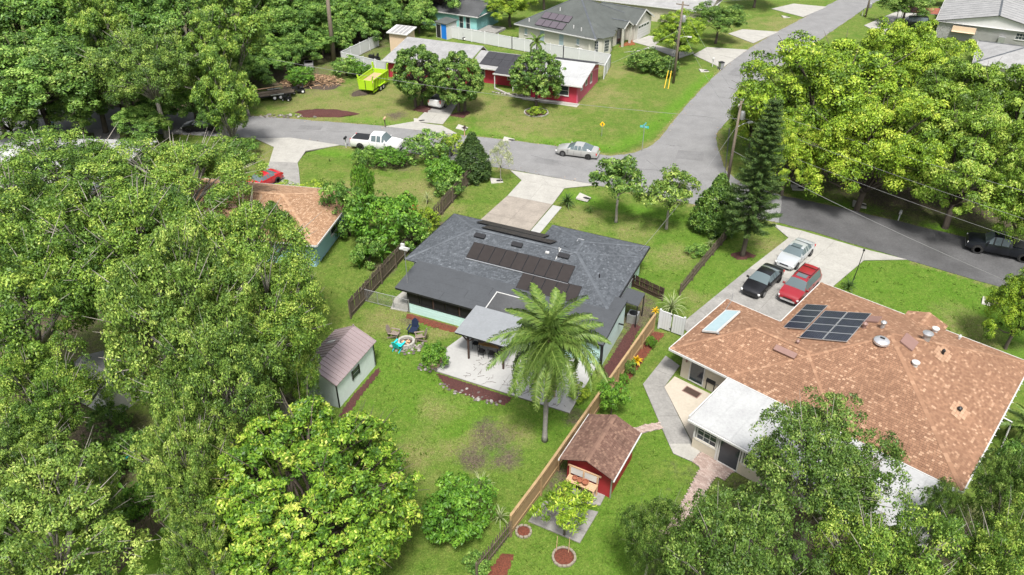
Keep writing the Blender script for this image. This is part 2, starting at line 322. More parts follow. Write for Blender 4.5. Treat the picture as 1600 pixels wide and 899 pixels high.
# ------------------------------------------------------------------ ground sheet
def ground_material():
    m = bpy.data.materials.new('lawn'); m.use_nodes = True; MATS['lawn'] = m
    n = m.node_tree.nodes; l = m.node_tree.links; b = n['Principled BSDF']; b.inputs['Roughness'].default_value = 0.95
    b.inputs['Specular IOR Level'].default_value = 0.15
    tc = n.new('ShaderNodeTexCoord')
    def noise(s, d=5, r=0.6):
        q = n.new('ShaderNodeTexNoise'); q.inputs['Scale'].default_value = s; q.inputs['Detail'].default_value = d; q.inputs['Roughness'].default_value = r
        l.new(tc.outputs['Object'], q.inputs['Vector']); return q.outputs[0]
    def rng(x, a, c, lo=0.0, hi=1.0):
        q = n.new('ShaderNodeMapRange'); q.inputs[1].default_value = a; q.inputs[2].default_value = c; q.inputs[3].default_value = lo; q.inputs[4].default_value = hi
        l.new(x, q.inputs[0]); return q.outputs[0]
    def mix(f, a, c):
        q = n.new('ShaderNodeMix'); q.data_type = 'RGBA'; l.new(f, q.inputs[0])
        for i, x in ((6, a), (7, c)):
            if isinstance(x, tuple): q.inputs[i].default_value = (*x, 1)
            else: l.new(x, q.inputs[i])
        return q.outputs[2]
    def math2(op, a, c):
        q = n.new('ShaderNodeMath'); q.operation = op
        for i, x in ((0, a), (1, c)):
            if isinstance(x, float): q.inputs[i].default_value = x
            else: l.new(x, q.inputs[i])
        return q.outputs[0]
    def attr(nm):
        q = n.new('ShaderNodeAttribute'); q.attribute_name = nm; return q.outputs['Fac']
    big, mid, fine, vf = noise(0.12), noise(0.55, 6, 0.7), noise(2.6, 6, 0.75), noise(11, 4, 0.7)
    c = mix(rng(big, 0.35, 0.65), (0.076,0.146,0.018), (0.105,0.164,0.026))
    c = mix(rng(mid, 0.38, 0.64), c, (0.155,0.178,0.045))
    c = mix(rng(fine, 0.40, 0.68), c, (0.062,0.112,0.015))
    lush = math2('MULTIPLY', attr('lush'), rng(fine, 0.2, 0.6, 0.5, 1.0))
    c = mix(lush, c, mix(rng(fine, 0.35, 0.7), (0.095,0.20,0.016), (0.06,0.14,0.012)))
    dry = math2('MULTIPLY', rng(math2('ADD', math2('MULTIPLY', attr('dry'), 0.72), math2('MULTIPLY', mid, 1.5)), 0.95, 1.5), rng(fine, 0.3, 0.65, 0.15, 0.9))
    c = mix(dry, c, mix(rng(vf, 0.3, 0.7), (0.24,0.20,0.10), (0.16,0.155,0.055)))
    soil = rng(math2('ADD', math2('MULTIPLY', attr('soil'), 0.75), math2('MULTIPLY', math2('ADD', fine, mid), 0.9)), 1.2, 1.65)
    c = mix(soil, c, mix(rng(vf, 0.35, 0.7), (0.115,0.092,0.066), (0.06,0.052,0.034)))
    c2 = n.new('ShaderNodeMix'); c2.data_type = 'RGBA'; c2.blend_type = 'MULTIPLY'; c2.inputs[0].default_value = 1
    l.new(c, c2.inputs[6]); l.new(rng(vf, 0.3, 0.75, 1.4, 0.55), c2.inputs[7])
    l.new(c2.outputs[2], b.inputs['Base Color'])
    bp = n.new('ShaderNodeBump'); bp.inputs['Strength'].default_value = 0.7; bp.inputs['Distance'].default_value = 0.08
    l.new(math2('ADD', vf, math2('MULTIPLY', fine, 0.6)), bp.inputs['Height']); l.new(bp.outputs[0], b.inputs['Normal'])
ground_material()
xs = np.concatenate([[-900,-500,-300,-200,-150], np.arange(-110, 110.1, 0.6), [150,200,300,500,900]])
ys = np.concatenate([[-300,-100,-30,0,10], np.arange(16, 172, 0.6), [180,200,240,300,420,700,1200]])
XX, YY = np.meshgrid(xs, ys)
def spot(pts, soft=1.0):
    """pts: (photo x, photo y, radius m)"""
    a = np.zeros_like(XX)
    for x, y, r in pts:
        p = G(x, y); d = np.hypot(XX-p.x, YY-p.y)/r; a = np.maximum(a, np.clip(1.25-d*0.75, 0, 1))
    return a
def strip(pts, wd):
    a = np.zeros_like(XX); w3 = [G(*p) for p in pts]
    for p, q in zip(w3[:-1], w3[1:]):
        d = q-p; L2 = d.x*d.x+d.y*d.y
        t = np.clip(((XX-p.x)*d.x+(YY-p.y)*d.y)/L2, 0, 1)
        a = np.maximum(a, np.clip(1.4-np.hypot(XX-p.x-t*d.x, YY-p.y-t*d.y)/wd, 0, 1))
    return a
sw = np.maximum.reduce([strip([(545,184),(600,190),(650,196)], 1.3), strip([(735,205),(800,212),(870,222),(955,232),(1000,215),(1060,165),(1110,118)], 1.2),
     strip([(890,305),(960,322),(1040,335),(1110,350),(1135,362)], 1.1), strip([(450,232),(520,240),(600,246)], 1.0), strip([(1500,365),(1420,345),(1330,322),(1250,305)], 0.9)])
lush = np.maximum.reduce([sw, 0.75*spot([(700,640,5),(650,600,4),(620,560,2.5),(760,600,3),(870,650,3.5),(1480,470,9),(1560,520,5),(1350,430,4),(230,860,5)]),
     0.6*spot([(1100,380,4),(980,400,5),(1130,440,5),(1000,640,3),(960,830,6),(1060,690,3)])])
dry = np.maximum.reduce([spot([(985,362,2.2),(1000,395,1.6),(900,340,2.6),(690,705,1.2),(740,690,1.2),(650,300,5),(560,300,4),(505,145,4),(540,165,6),(600,150,5),(470,165,4),(620,175,4),(950,110,4),(760,165,5),(930,150,5),(945,150,1.2),(650,715,2.0),
     (1050,400,2),(1500,505,2.5),(1520,520,2.5),(370,240,3),(420,235,4),(1180,60,6),(1230,40,6),(690,520,1.5),(610,500,2.5),(680,640,1.6),(735,605,1.2),(1200,385,2),(1090,470,1.5),(750,230,3),(690,330,2),(800,680,1.5),(820,190,6)]), 0.25*spot([(800,180,30),(600,140,30)])])
dry = np.maximum(dry, 1.25*np.maximum.reduce([strip([(330,177),(415,182),(540,191.5),(602,196.5),(717,209.5),(800,219),(870,228),(930,239),(955,243),(985,239),(1025,221),(1060,179),(1100,134),(1148,91),(1197,59),(1250,30)], 0.35), strip([(1215,349.5),(1130,332),(1050,314),(980,300)], 0.35), strip([(1123,205),(1127,242),(1138,268),(1165,287),(1222,304),(1300,320),(1400,343),(1512,370),(1600,390)], 0.45), strip([(1420,407),(1550,447),(1600,462)], 0.35), strip([(535,229),(640,241),(720,255),(795,267)], 0.35)]))
soil = np.maximum.reduce([spot([(770,690,1.6),(740,715,1.3),(790,715,1.2),(755,665,0.9),(1000,470,1.6),(990,500,1.6),(975,540,1.5),(960,580,1.3),(1010,485,1.3),(900,650,1.0),
     (560,145,1.3),(620,180,1.5),(690,350,1.0),(170,720,4),(150,690,4),(100,600,6),(200,800,2),(60,500,8),(250,560,6),(330,520,5),(400,600,5),(880,740,1.2),(870,760,1.2),(640,500,0.8),
     (150,180,10),(60,190,10),(300,160,8),(450,120,8),(520,80,8),(1400,300,7),(1480,310,7),(1330,280,6),(1560,330,6),(1250,270,4),(1300,850,8),(1100,860,4),(1480,870,6),(990,500,2.0),(700,555,1.2),(720,235,2.5),(620,250,3),(520,60,12),(400,60,14),(200,60,25),(600,420,1.4)])])
ng = np.random.default_rng(3)
def smooth_noise(s, k):
    a = np.zeros_like(XX); r = np.random.default_rng(k)
    for _ in range(7):
        f = r.uniform(0.4, 1.6)/s; th = r.uniform(0, 6.28); a += np.sin((XX*math.cos(th)+YY*math.sin(th))*f*6.28+r.uniform(0, 6.28))
    return a/7
ZZ = -0.035+0.012*smooth_noise(9, 1)-0.24*np.clip(sw-0.2, 0, 1)-0.3*(np.hypot(XX, YY-80) > 200)
ny, nx = XX.shape
idx = np.arange(nx*ny).reshape(ny, nx)
F = np.stack([idx[:-1,:-1], idx[:-1,1:], idx[1:,1:], idx[1:,:-1]], -1).reshape(-1, 4)
gm = npmesh('ground', np.stack([XX, YY, ZZ], -1).reshape(-1, 3), F, 'lawn', smooth=True)
for nm, arr in (('lush', lush), ('dry', dry), ('soil', soil)):
    a = gm.attributes.new(nm, 'FLOAT', 'POINT'); a.data.foreach_set('value', arr.astype(np.float32).ravel())
ground = ob('ground', gm, kind='structure')

EX = []
def excl(pts): EX.append(np.array([(p[0], p[1]) for p in pts]))
# ------------------------------------------------------------------ roads
def struct(name, pts, m, z=0.0, th=0.12):
    mb = MB(); mb.poly([G(x, y) for x, y in pts], z, th)
    return mb.build(name, m, kind='structure')
def smoothline(pts, k=6):
    out = []; n = len(pts)
    for i in range(n-1):
        p0, p1, p2, p3 = pts[max(i-1,0)], pts[i], pts[i+1], pts[min(i+2,n-1)]
        for j in range(k):
            t = j/k
            out.append(tuple(0.5*((2*p1[d])+(-p0[d]+p2[d])*t+(2*p0[d]-5*p1[d]+4*p2[d]-p3[d])*t*t+(-p0[d]+3*p1[d]-3*p2[d]+p3[d])*t**3) for d in (0,1)))
    return out+[pts[-1]]
west_top = smoothline([(-420,150),(-50,158),(150,166),(330,178),(415,183),(540,192.6),(602,197.5),(717,210.5),(800,220),(870,229),(930,240),(955,244)])
corner_nw = smoothline([(955,244),(985,240),(1003,234),(1025,222),(1060,180),(1100,135),(1148,92),(1197,60),(1250,31),(1310,0),(1400,-40)])
ne_right = smoothline([(1490,-50),(1375,0),(1325,32),(1270,70),(1215,110),(1160,165),(1123,205),(1120,225),(1125,242),(1136,268),(1165,288),(1222,306)])
south = smoothline([(1217,348),(1130,330),(1050,312),(980,298),(930,289),(800,265.5),(720,253),(640,239),(531.7,227),(470,219),(399,216.5),(300,211),(150,207),(-50,212),(-420,215)])
def rough_edge(pts, seed):
    r = random.Random(seed); out = []; n = len(pts)
    for i in range(n):
        a, b = pts[i], pts[(i+1) % n]; L = (b-a).length; k = max(1, int(L/0.8)) if L < 60 else 1
        for j in range(k): out.append(a+(b-a)*(j/k)+Vector((r.uniform(-0.07,0.07), r.uniform(-0.07,0.07), 0)))
    return out
rmb = MB(); rmb.poly(rough_edge([G(*p) for p in west_top[:-1]+corner_nw[:-1]+ne_right+south], 1), 0.012, 0.1)
excl([G(*p) for p in west_top[:-1]+corner_nw[:-1]+ne_right+south]); road = rmb.build('road', 'asphalt', kind='structure')
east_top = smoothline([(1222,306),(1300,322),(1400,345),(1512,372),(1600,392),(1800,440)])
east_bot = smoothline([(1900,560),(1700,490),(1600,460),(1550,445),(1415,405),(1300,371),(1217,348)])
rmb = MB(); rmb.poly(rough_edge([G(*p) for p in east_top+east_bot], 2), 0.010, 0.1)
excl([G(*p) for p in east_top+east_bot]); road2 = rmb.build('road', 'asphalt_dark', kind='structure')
for a, b, wv in (((1140,200),(1128,320),0.05),((960,262),(1060,268),0.03)):
    mb = MB(); p, q = G(*a, 0.017), G(*b, 0.017); mb.bar(p, q, wv*2, 0.004); mb.build('crack_seal', 'asphalt_seam', road)

rc = random.Random(12)
mat('asphalt_patch', (0.185,0.185,0.187), 0.9, var=0.25, vscale=0.8, bump=0.25, bscale=60, speck=0.3)
for pts in (((640,218),(668,221),(662,228),(634,225)),((840,246),(880,252),(874,260),(834,254)),((1060,235),(1100,238),(1098,252),(1055,248)),((1150,105),(1172,108),(1160,121),(1136,117)),((470,196),(505,198),(500,204),(465,202)),((985,262),(1002,264),(1000,270),(982,268))):
    mb = MB(); mb.poly([G(*p) for p in pts], 0.0165); mb.build('patch', 'asphalt_patch', road)
mb = MB()
for line in (west_top, south, corner_nw, ne_right):
    W = [G(*p) for p in line]
    for a, b in zip(W[:-1], W[1:]):
        if a.y > 140 or (b-a).length > 20: continue
        for _ in range(int((b-a).length*3)):
            c = a.lerp(b, rc.random())+Vector((rc.gauss(0,0.3), rc.gauss(0,0.3), 0.02)); th = rc.uniform(0,6.28); e = Vector((math.cos(th),math.sin(th),0))*rc.uniform(0.03,0.10); mb.bar(c-e, c+e, rc.uniform(0.03,0.08), 0.01, rc.random())
mb.build('leaf_litter', 'brush_pile', tint=True, kind='stuff')
for (x0,y0,x1,y1) in ((450,205,560,206),(700,228,760,240),(830,243,900,262),(960,268,1010,285),(1040,226,1062,229),(1080,180,1130,188),(1120,150,1160,158),(1010,250,1090,300),(1165,120,1200,118),(620,215,700,226)):
    p, q = G(x0,y0,0.016), G(x1,y1,0.016); mb = MB(); k = 9; prev = p
    for i in range(1, k+1):
        c = p.lerp(q, i/k)+Vector((rc.uniform(-0.25,0.25), rc.uniform(-0.25,0.25), 0)); mb.bar(prev, c, rc.uniform(0.02,0.05), 0.003); prev = c
    mb.build('crack', 'asphalt_seam', road)
# ------------------------------------------------------------------ paving made of slabs
def slabs(name, quads, parent_mat='joint', z=0.03, gap=0.012):
    """each quad: (photo corners, material, columns, rows)"""
    root = None
    mb = MB()
    for pts, m, nu, nv in quads:
        mb.poly([G(*p) for p in pts], z-0.02, 0.12); excl([G(*p) for p in pts])
    root = mb.build(name, parent_mat, kind='structure')
    for pts, m, nu, nv in quads:
        W = [G(*p) for p in pts]
        if len(W) == 4:
            a, b, c, d = W
            for i in range(nu):
                for j in range(nv):
                    f = lambda u, v: (a*(1-u)+b*u)*(1-v)+(d*(1-u)+c*u)*v
                    gu = gap/max(0.2, (b-a).length/nu)/nu; gv = gap/max(0.2, (d-a).length/nv)/nv
                    u0, u1, v0, v1 = i/nu+gu, (i+1)/nu-gu, j/nv+gv, (j+1)/nv-gv
                    s = MB(); s.poly([f(u0,v0), f(u1,v0), f(u1,v1), f(u0,v1)], z+rnd.uniform(-0.003,0.003), 0.1); s.build('slab', m, root)
        else:
            s = MB(); s.poly(W, z+rnd.uniform(-0.003,0.003), 0.1); s.build('slab', m, root)
    return root
# driveway of the grey-roofed house
slabs('driveway', [(((797,266.5),(845,274.5),(858,290),(815,282)),'concrete',1,1), (((845,274.5),(889,282),(882,294.5),(858,290)),'concrete',1,1), (((889,282),(932,289.5),(882,294.5)),'concrete',1,1),
    (((815,282),(882,294.5),(863,320),(793,306)),'concrete',2,1), (((793,306),(863,320),(810,382),(728,364)),'concrete_old',2,2), (((864,321),(878,324),(826,386),(811,382)),'concrete_white',1,2)])
slabs('driveway', [(((399,217),(454,215.5),(428,230)),'concrete',1,1),(((454,215.5),(532,227),(478,236),(428,230)),'concrete',1,1),(((428,230),(478,236),(465,255),(421,253)),'concrete',1,1),
    (((421,253),(465,255),(467,264.5),(416,265)),'concrete_grey',1,1),(((416,265),(467,264.5),(470,298),(400,298)),'concrete_grey',1,1),(((385,300),(470,298),(470,318),(380,320)),'concrete_grey',1,1)])
slabs('driveway', [(((601,198),(648,190),(665,193.5),(690,196.5),(717,210.5)),'concrete',1,1),(((648,190),(692,194.5),(704,179.5),(664,175)),'concrete',2,1),(((664,175),(704,179.5),(722,152),(688,148)),'concrete_grey',1,2)])
slabs('driveway', [(((1206,350),(1253,361),(1245,376),(1232,372)),'concrete',1,1),(((1253,361),(1305,376),(1290,391),(1245,376)),'concrete',1,1),(((1305,376),(1352,390),(1350,407),(1290,391)),'concrete',1,1),(((1352,390),(1417,406),(1350,407)),'concrete',1,1),
    (((1232,372),(1350,407),(1297,452),(1170,420)),'concrete',2,2),(((1170,420),(1297,452),(1240,510),(1128,468)),'concrete_grey',2,2),(((1170,420),(1185,425),(1075,520),(1062,508)),'concrete_grey',1,4)])
slabs('driveway', [(((1083,86),(1105,74),(1168,78),(1128,107)),'concrete',2,1)])
slabs('driveway', [(((1138,53),(1160,46),(1217,50),(1177,68)),'concrete',2,1)])
slabs('driveway', [(((1205,14),(1240,6),(1292,11),(1255,27)),'concrete',2,1)])
slabs('driveway', [(((975,82),(1000,80),(1022,70),(1060,80),(1085,83),(1060,92),(1020,76)),'concrete',1,1),(((986,65),(1014,56),(1040,60),(1018,74)),'concrete',2,1)])
slabs('driveway', [(((1350,40),(1420,10),(1450,20),(1380,55)),'concrete',2,2)])
slabs('path', [(((145,202),(187,202),(187,222),(150,222)),'concrete_grey',1,2)])
# side path and patio of the brown-roofed house
slabs('path', [(((1040,556),(1062,572),(1038,605),(1004.5,600.5)),'concrete_grey',1,2),(((1004.5,600.5),(1038,605),(1060,650),(1026,651)),'concrete_grey',1,1),(((1026,651),(1060,650),(1082,694),(1045,694)),'concrete_grey',1,1),
    (((1045,694),(1082,694),(1094,706),(1082,722),(1052,709)),'concrete',1,1)])
slabs('patio', [(((1054,589),(1142,632),(1160,660),(1083,694),(1038,605.5)),'patio_cream',1,1)], z=0.045)
slabs('pad', [(((825,815),(852,781),(935,800),(906,849)),'concrete_grey',3,3),(((895,762),(947,772),(938,790),(890,785)),'concrete_grey',1,1)])
def pavers(name, outline, az, bw=0.21, bh=0.105):
    """brick pavers clipped to an outline, all in one part"""
    W = [G(*p) for p in outline]; excl(W); root = MB().poly(W, 0.012, 0.1).build(name, 'joint', kind='structure')
    a = R_(az); ex = Vector((math.cos(a), math.sin(a), 0)); ey = Vector((-ex.y, ex.x, 0)); o = W[0]
    q = [((p-o).dot(ex), (p-o).dot(ey)) for p in W]
    def inside(x, y):
        c = False
        for i in range(len(q)):
            (x1,y1),(x2,y2) = q[i], q[i-1]
            if (y1 > y) != (y2 > y) and x < (x2-x1)*(y-y1)/(y2-y1)+x1: c = not c
        return c
    mb = MB(); y = min(p[1] for p in q); r = 0
    while y < max(p[1] for p in q):
        x = min(p[0] for p in q)-(r % 2)*bw/2
        while x < max(p[0] for p in q):
            if inside(x+bw/2, y+bh/2):
                p = o+ex*(x+bw/2)+ey*(y+bh/2); mb.box((p.x, p.y, 0.022+rnd.uniform(0,0.006)), (bw-0.012, bh-0.012, 0.03), rz=a, t=rnd.random())
            x += bw
        y += bh; r += 1
    mb.build('brick', 'paver', root, tint=True, kind='stuff'); return root
pavers('paver_path', [(1094,706),(1149,734),(1132,751),(1119,744),(1080,800),(1048,838),(1030,832),(1060,797),(1094,731),(1082,722)], -42)
pavers('paver_path', [(988,670),(1008,664),(1031,660),(1035,670),(1015,674),(1000,679)], -15)

# flat beds of mulch (uneven low mounds)
def bed(name, pts, m, h=0.06, sub=9, jit=0.12, seed=0, step=0.16):
    """low uneven mound of loose mulch inside an outline"""
    W = [G(*p) for p in pts]; excl(W); q = [(p.x, p.y) for p in W]; r = random.Random(seed+len(pts)); nn = len(q)
    def sd(x, y):
        c = False; dm = 9
        for i in range(nn):
            (x1,y1),(x2,y2) = q[i], q[i-1]
            if (y1 > y) != (y2 > y) and x < (x2-x1)*(y-y1)/(y2-y1)+x1: c = not c
            L = (x2-x1)**2+(y2-y1)**2; t = max(0, min(1, ((x-x1)*(x2-x1)+(y-y1)*(y2-y1))/L)); dm = min(dm, math.hypot(x-x1-t*(x2-x1), y-y1-t*(y2-y1)))
        return dm if c else -dm
    x0, x1, y0, y1 = min(p[0] for p in q)-0.2, max(p[0] for p in q)+0.2, min(p[1] for p in q)-0.2, max(p[1] for p in q)+0.2
    nx_, ny_ = int((x1-x0)/step)+1, int((y1-y0)/step)+1; ids = {}; mb = MB(); vs = []; fs = []
    def vid(i, j):
        if (i, j) not in ids:
            x, y = x0+i*step+r.uniform(-0.05,0.05), y0+j*step+r.uniform(-0.05,0.05); d = sd(x, y)
            ids[(i, j)] = len(vs); vs.append((x, y, -0.05+min(1, max(0, (d+0.12)/0.2))*(0.06+h*r.uniform(0.2,1.0))))
        return ids[(i, j)]
    for i in range(nx_):
        for j in range(ny_):
            if sd(x0+(i+0.5)*step, y0+(j+0.5)*step) > -0.05: fs.append((vid(i,j), vid(i+1,j), vid(i+1,j+1), vid(i,j+1)))
    mb.add(vs, fs); return mb.build(name, m, smooth=180, kind='structure')
bed('mulch_bed', [(1021,518),(1038,521),(1015,548),(985,590),(970,612),(958,606),(975,580),(1000,545)], 'mulch_red', seed=1)
bed('mulch_bed', [(637,490),(712,511),(714,520),(680,512),(636,496)], 'mulch_red', seed=2)
bed('mulch_bed', [(945,574),(990,505),(1000,510),(975,560),(952,590)], 'mulch_brown', seed=3)
bed('mulch_bed', [(682,583),(800,622),(790,632),(745,622),(700,606)], 'mulch_brown', 0.05, seed=4)
bed('mulch_bed', [(970,70),(988,62),(992,70),(968,73)], 'mulch_orange', seed=5)
bed('mulch_bed', [(645,172),(658,163),(678,167),(668,177)], 'mulch_brown', seed=6)
bed('mulch_bed', [(706,178),(730,173),(735,176),(724,184),(704,181)], 'mulch_brown', seed=7)
bed('mulch_bed', [(1142,397),(1162,392),(1182,400),(1165,405),(1148,404)], 'mulch_brown', 0.1, seed=8)
bed('mulch_bed', [(763,895),(785,866),(803,868),(790,899),(770,915)], 'mulch_red', seed=9)
bed('mulch_bed', [(530,650),(549,622),(591,575),(594,580),(560,622),(540,655)], 'mulch_brown', 0.02, seed=10)
def round_bed(x, y, r, m, ringm, label, z=0.05):
    p = G(x, y); t = thing('mulch_ring', label, 'flower bed', (p.x, p.y, 0))
    mb = MB(); mb.lathe([(r*0.98,-0.05),(r*0.96,0.03),(r*0.7,z),(r*0.3,z+0.03),(0.02,z+0.04)], 28); mb.build('mulch', m, t, 180)
    n = int(2*math.pi*r/0.24)
    bm_ = MB().box((0,0,0.05), (0.22,0.12,0.12)).mesh('edging_stone', ringm)
    for i in range(n):
        a = 2*math.pi*i/n; o = ob('edging_stone', bm_, t, (r*math.cos(a)*rnd.uniform(0.98,1.03), r*math.sin(a)*rnd.uniform(0.98,1.03), rnd.uniform(-0.02,0.01)), a+math.pi/2+rnd.uniform(-0.1,0.1))
    return t
round_bed(881, 871, 0.62, 'mulch_red', 'edging_tan', 'round red mulch ring edged with stones under the staked lime-green sapling')
round_bed(818, 831, 0.42, 'mulch_red', 'edging_tan', 'small round mulch ring with edging against the wooden fence')
round_bed(838, 176, 1.5, 'mulch_brown', 'stone_pale', 'pale stone ring around the foot of the round tree by the crimson house')

# ------------------------------------------------------------------ buildings
def clip(poly, axis, val, keep_less):
    out = []; n = len(poly)
    for i in range(n):
        a, b = poly[i], poly[(i+1) % n]; ia = (a[axis] <= val) == keep_less; ib = (b[axis] <= val) == keep_less
        if ia: out.append(a)
        if ia != ib:
            t = (val-a[axis])/(b[axis]-a[axis]); out.append((a[0]+(b[0]-a[0])*t, a[1]+(b[1]-a[1])*t))
    return out
def faces_of(rect):
    u0, u1, v0, v1, gab = rect; w, d = u1-u0, v1-v0
    if gab is None: dm = min(w, d)/2
    elif gab == 'u': dm = d/2
    else: dm = w/2
    S = []
    for A, ex, en, L in (((u0,v0),(1,0),(0,1),w), ((u1,v0),(0,1),(-1,0),d), ((u1,v1),(-1,0),(0,-1),w), ((u0,v1),(0,-1),(1,0),d)):
        if gab and ((gab == 'u') == (abs(ex[1]) == 1)): continue
        e = 0 if gab else dm
        P = [(0,0),(L,0),(L-e,dm),(e,dm)] if L-2*e > 1e-3 else [(0,0),(L,0),(L/2,dm)]
        S.append((A, ex, en, L, dm, P))
    return S
def rect_h(rect, u, v):
    u0, u1, v0, v1, gab = rect
    if u < u0-1e-6 or u > u1+1e-6 or v < v0-1e-6 or v > v1+1e-6: return -9
    a, b = min(u-u0, u1-u), min(v-v0, v1-v)
    return b if gab == 'u' else a if gab == 'v' else min(a, b)
def roof_h(rects, u, v): return max(rect_h(r, u, v) for r in rects)
def pitched_roof(parent, rects, ze, slope, m, tile=(0.33,0.2), base='black_trim', capm=None, shingles=True, seed=1, bright=0.08, soffit='white_paint', fascia=True):
    """hip/gable roof made of lapped shingles; rect = (u0,u1,v0,v1,gable axis or None)"""
    r = random.Random(seed); rb = MB(); sh = MB(); cp = MB(); k = math.sqrt(1+slope*slope)
    for ri, rect in enumerate(rects):
        off = -0.02-0.012*ri
        for A, ex, en, L, dm, P in faces_of(rect):
            at = lambda s, t, dz=0.0: (A[0]+ex[0]*s+en[0]*t, A[1]+ex[1]*s+en[1]*t, ze+slope*t+dz)
            rb.add([at(s, t, off) for s, t in P], [tuple(range(len(P)))])
            if not shingles: continue
            rh = tile[1]/k; row = 0; t = -0.03
            while t < dm:
                s = -r.uniform(0, tile[0])
                while s < L:
                    wd = tile[0]*r.uniform(0.75, 1.25)
                    c = (s+wd/2, t+rh/2); cu, cv = A[0]+ex[0]*c[0]+en[0]*c[1], A[1]+ex[1]*c[0]+en[1]*c[1]
                    if all(i == ri or rect_h(q, cu, cv)*1.0 < rect_h(rect, cu, cv)+(-1e-4 if i < ri else 1e-4) for i, q in enumerate(rects)):
                        pl = [(s+0.006, max(t,-0.03)), (s+wd-0.006, max(t,-0.03)), (s+wd-0.006, t+rh), (s+0.006, t+rh)]
                        if t > 0 or True:
                            # clip to the face outline
                            q = clip(clip(pl, 0, -0.0, False), 0, L, True); q = clip(q, 1, dm, True) if q else q
                            if q and not rect[4]:
                                q2 = []
                                for (ss, tt) in q: q2.append((min(max(ss, tt if tt > 0 else 0), L-max(tt, 0)), tt))
                                q = q2
                            if q and len(q) >= 3:
                                lift = r.uniform(0.012, 0.026)
                                vs = [at(ss, tt, 0.004+lift*(1-(tt-t)/rh)) for ss, tt in q]
                                lo = [i for i, (ss, tt) in enumerate(q) if tt <= t+1e-5]
                                tv = r.random()**1.1*0.85
                                if r.random() < bright: tv = r.uniform(0.88, 1.0)
                                n0 = len(sh.v); sh.add(vs, [tuple(range(len(vs)))], tv)
                                if len(lo) == 2:
                                    i, j = lo[0], lo[1]
                                    sh.add([vs[i], vs[j], (vs[j][0], vs[j][1], vs[j][2]-0.03), (vs[i][0], vs[i][1], vs[i][2]-0.03)], [(0,3,2,1)], tv*0.6)
                    s += wd
                t += rh; row += 1
        # ridge and hip caps
        u0, u1, v0, v1, gab = rect; w, d = u1-u0, v1-v0; dm = min(w, d)/2 if gab is None else (d/2 if gab == 'u' else w/2)
        if gab is None:
            if w >= d: Rg = [(u0+dm,(v0+v1)/2),(u1-dm,(v0+v1)/2)]
            else: Rg = [((u0+u1)/2,v0+dm),((u0+u1)/2,v1-dm)]
            E = [(Rg[0],Rg[1])]+[((u0,v0),Rg[0]),((u1,v1),Rg[1])]+([((u0,v1),Rg[0]),((u1,v0),Rg[1])] if w >= d else [((u1,v0),Rg[0]),((u0,v1),Rg[1])])
        elif gab == 'u': E = [((u0,(v0+v1)/2),(u1,(v0+v1)/2))]
        else: E = [(((u0+u1)/2,v0),((u0+u1)/2,v1))]
        for a, b in E:
            L = math.hypot(b[0]-a[0], b[1]-a[1]); n = max(1, int(L/0.28))
            for i in range(n):
                f, g = i/n, (i+1.15)/n; g = min(g, 1)
                mu, mv = a[0]+(b[0]-a[0])*(f+g)/2, a[1]+(b[1]-a[1])*(f+g)/2
                if roof_h(rects, mu, mv) > rect_h(rect, mu, mv)+0.03: continue
                pa = (a[0]+(b[0]-a[0])*f, a[1]+(b[1]-a[1])*f); pb = (a[0]+(b[0]-a[0])*g, a[1]+(b[1]-a[1])*g)
                z1, z2 = ze+slope*rect_h(rect, *pa)+0.042, ze+slope*rect_h(rect, *pb)+0.03
                nx_, ny_ = -(b[1]-a[1])/L*0.14, (b[0]-a[0])/L*0.14; dr = 0.14*slope*0.72
                cp.add([(pa[0]-nx_,pa[1]-ny_,z1-dr),(pa[0],pa[1],z1),(pa[0]+nx_,pa[1]+ny_,z1-dr),(pb[0]-nx_,pb[1]-ny_,z2-dr),(pb[0],pb[1],z2),(pb[0]+nx_,pb[1]+ny_,z2-dr)], [(0,1,4,3),(1,2,5,4),(0,3,3,0)][:2], min(1, r.uniform(0.45, 0.93)))
    roof = rb.build('roof', base, parent)
    if shingles: sh.build('shingles', m, roof, tint=True, kind='stuff')
    if cp.f: cp.build('ridge_cap', capm or m, roof, tint=True, kind='stuff')
    return roof
def wall_box(parent, u0, u1, v0, v1, h, m, z0=-0.1, name='wall', th=0.2):
    """four walls as a ring"""
    mb = MB(); mb.rng((u0,v0,z0),(u1,v0+th,h)); mb.rng((u0,v1-th,z0),(u1,v1,h)); mb.rng((u0,v0+th,z0),(u0+th,v1-th,h)); mb.rng((u1-th,v0+th,z0),(u1,v1-th,h))
    return mb.build(name, m, parent)
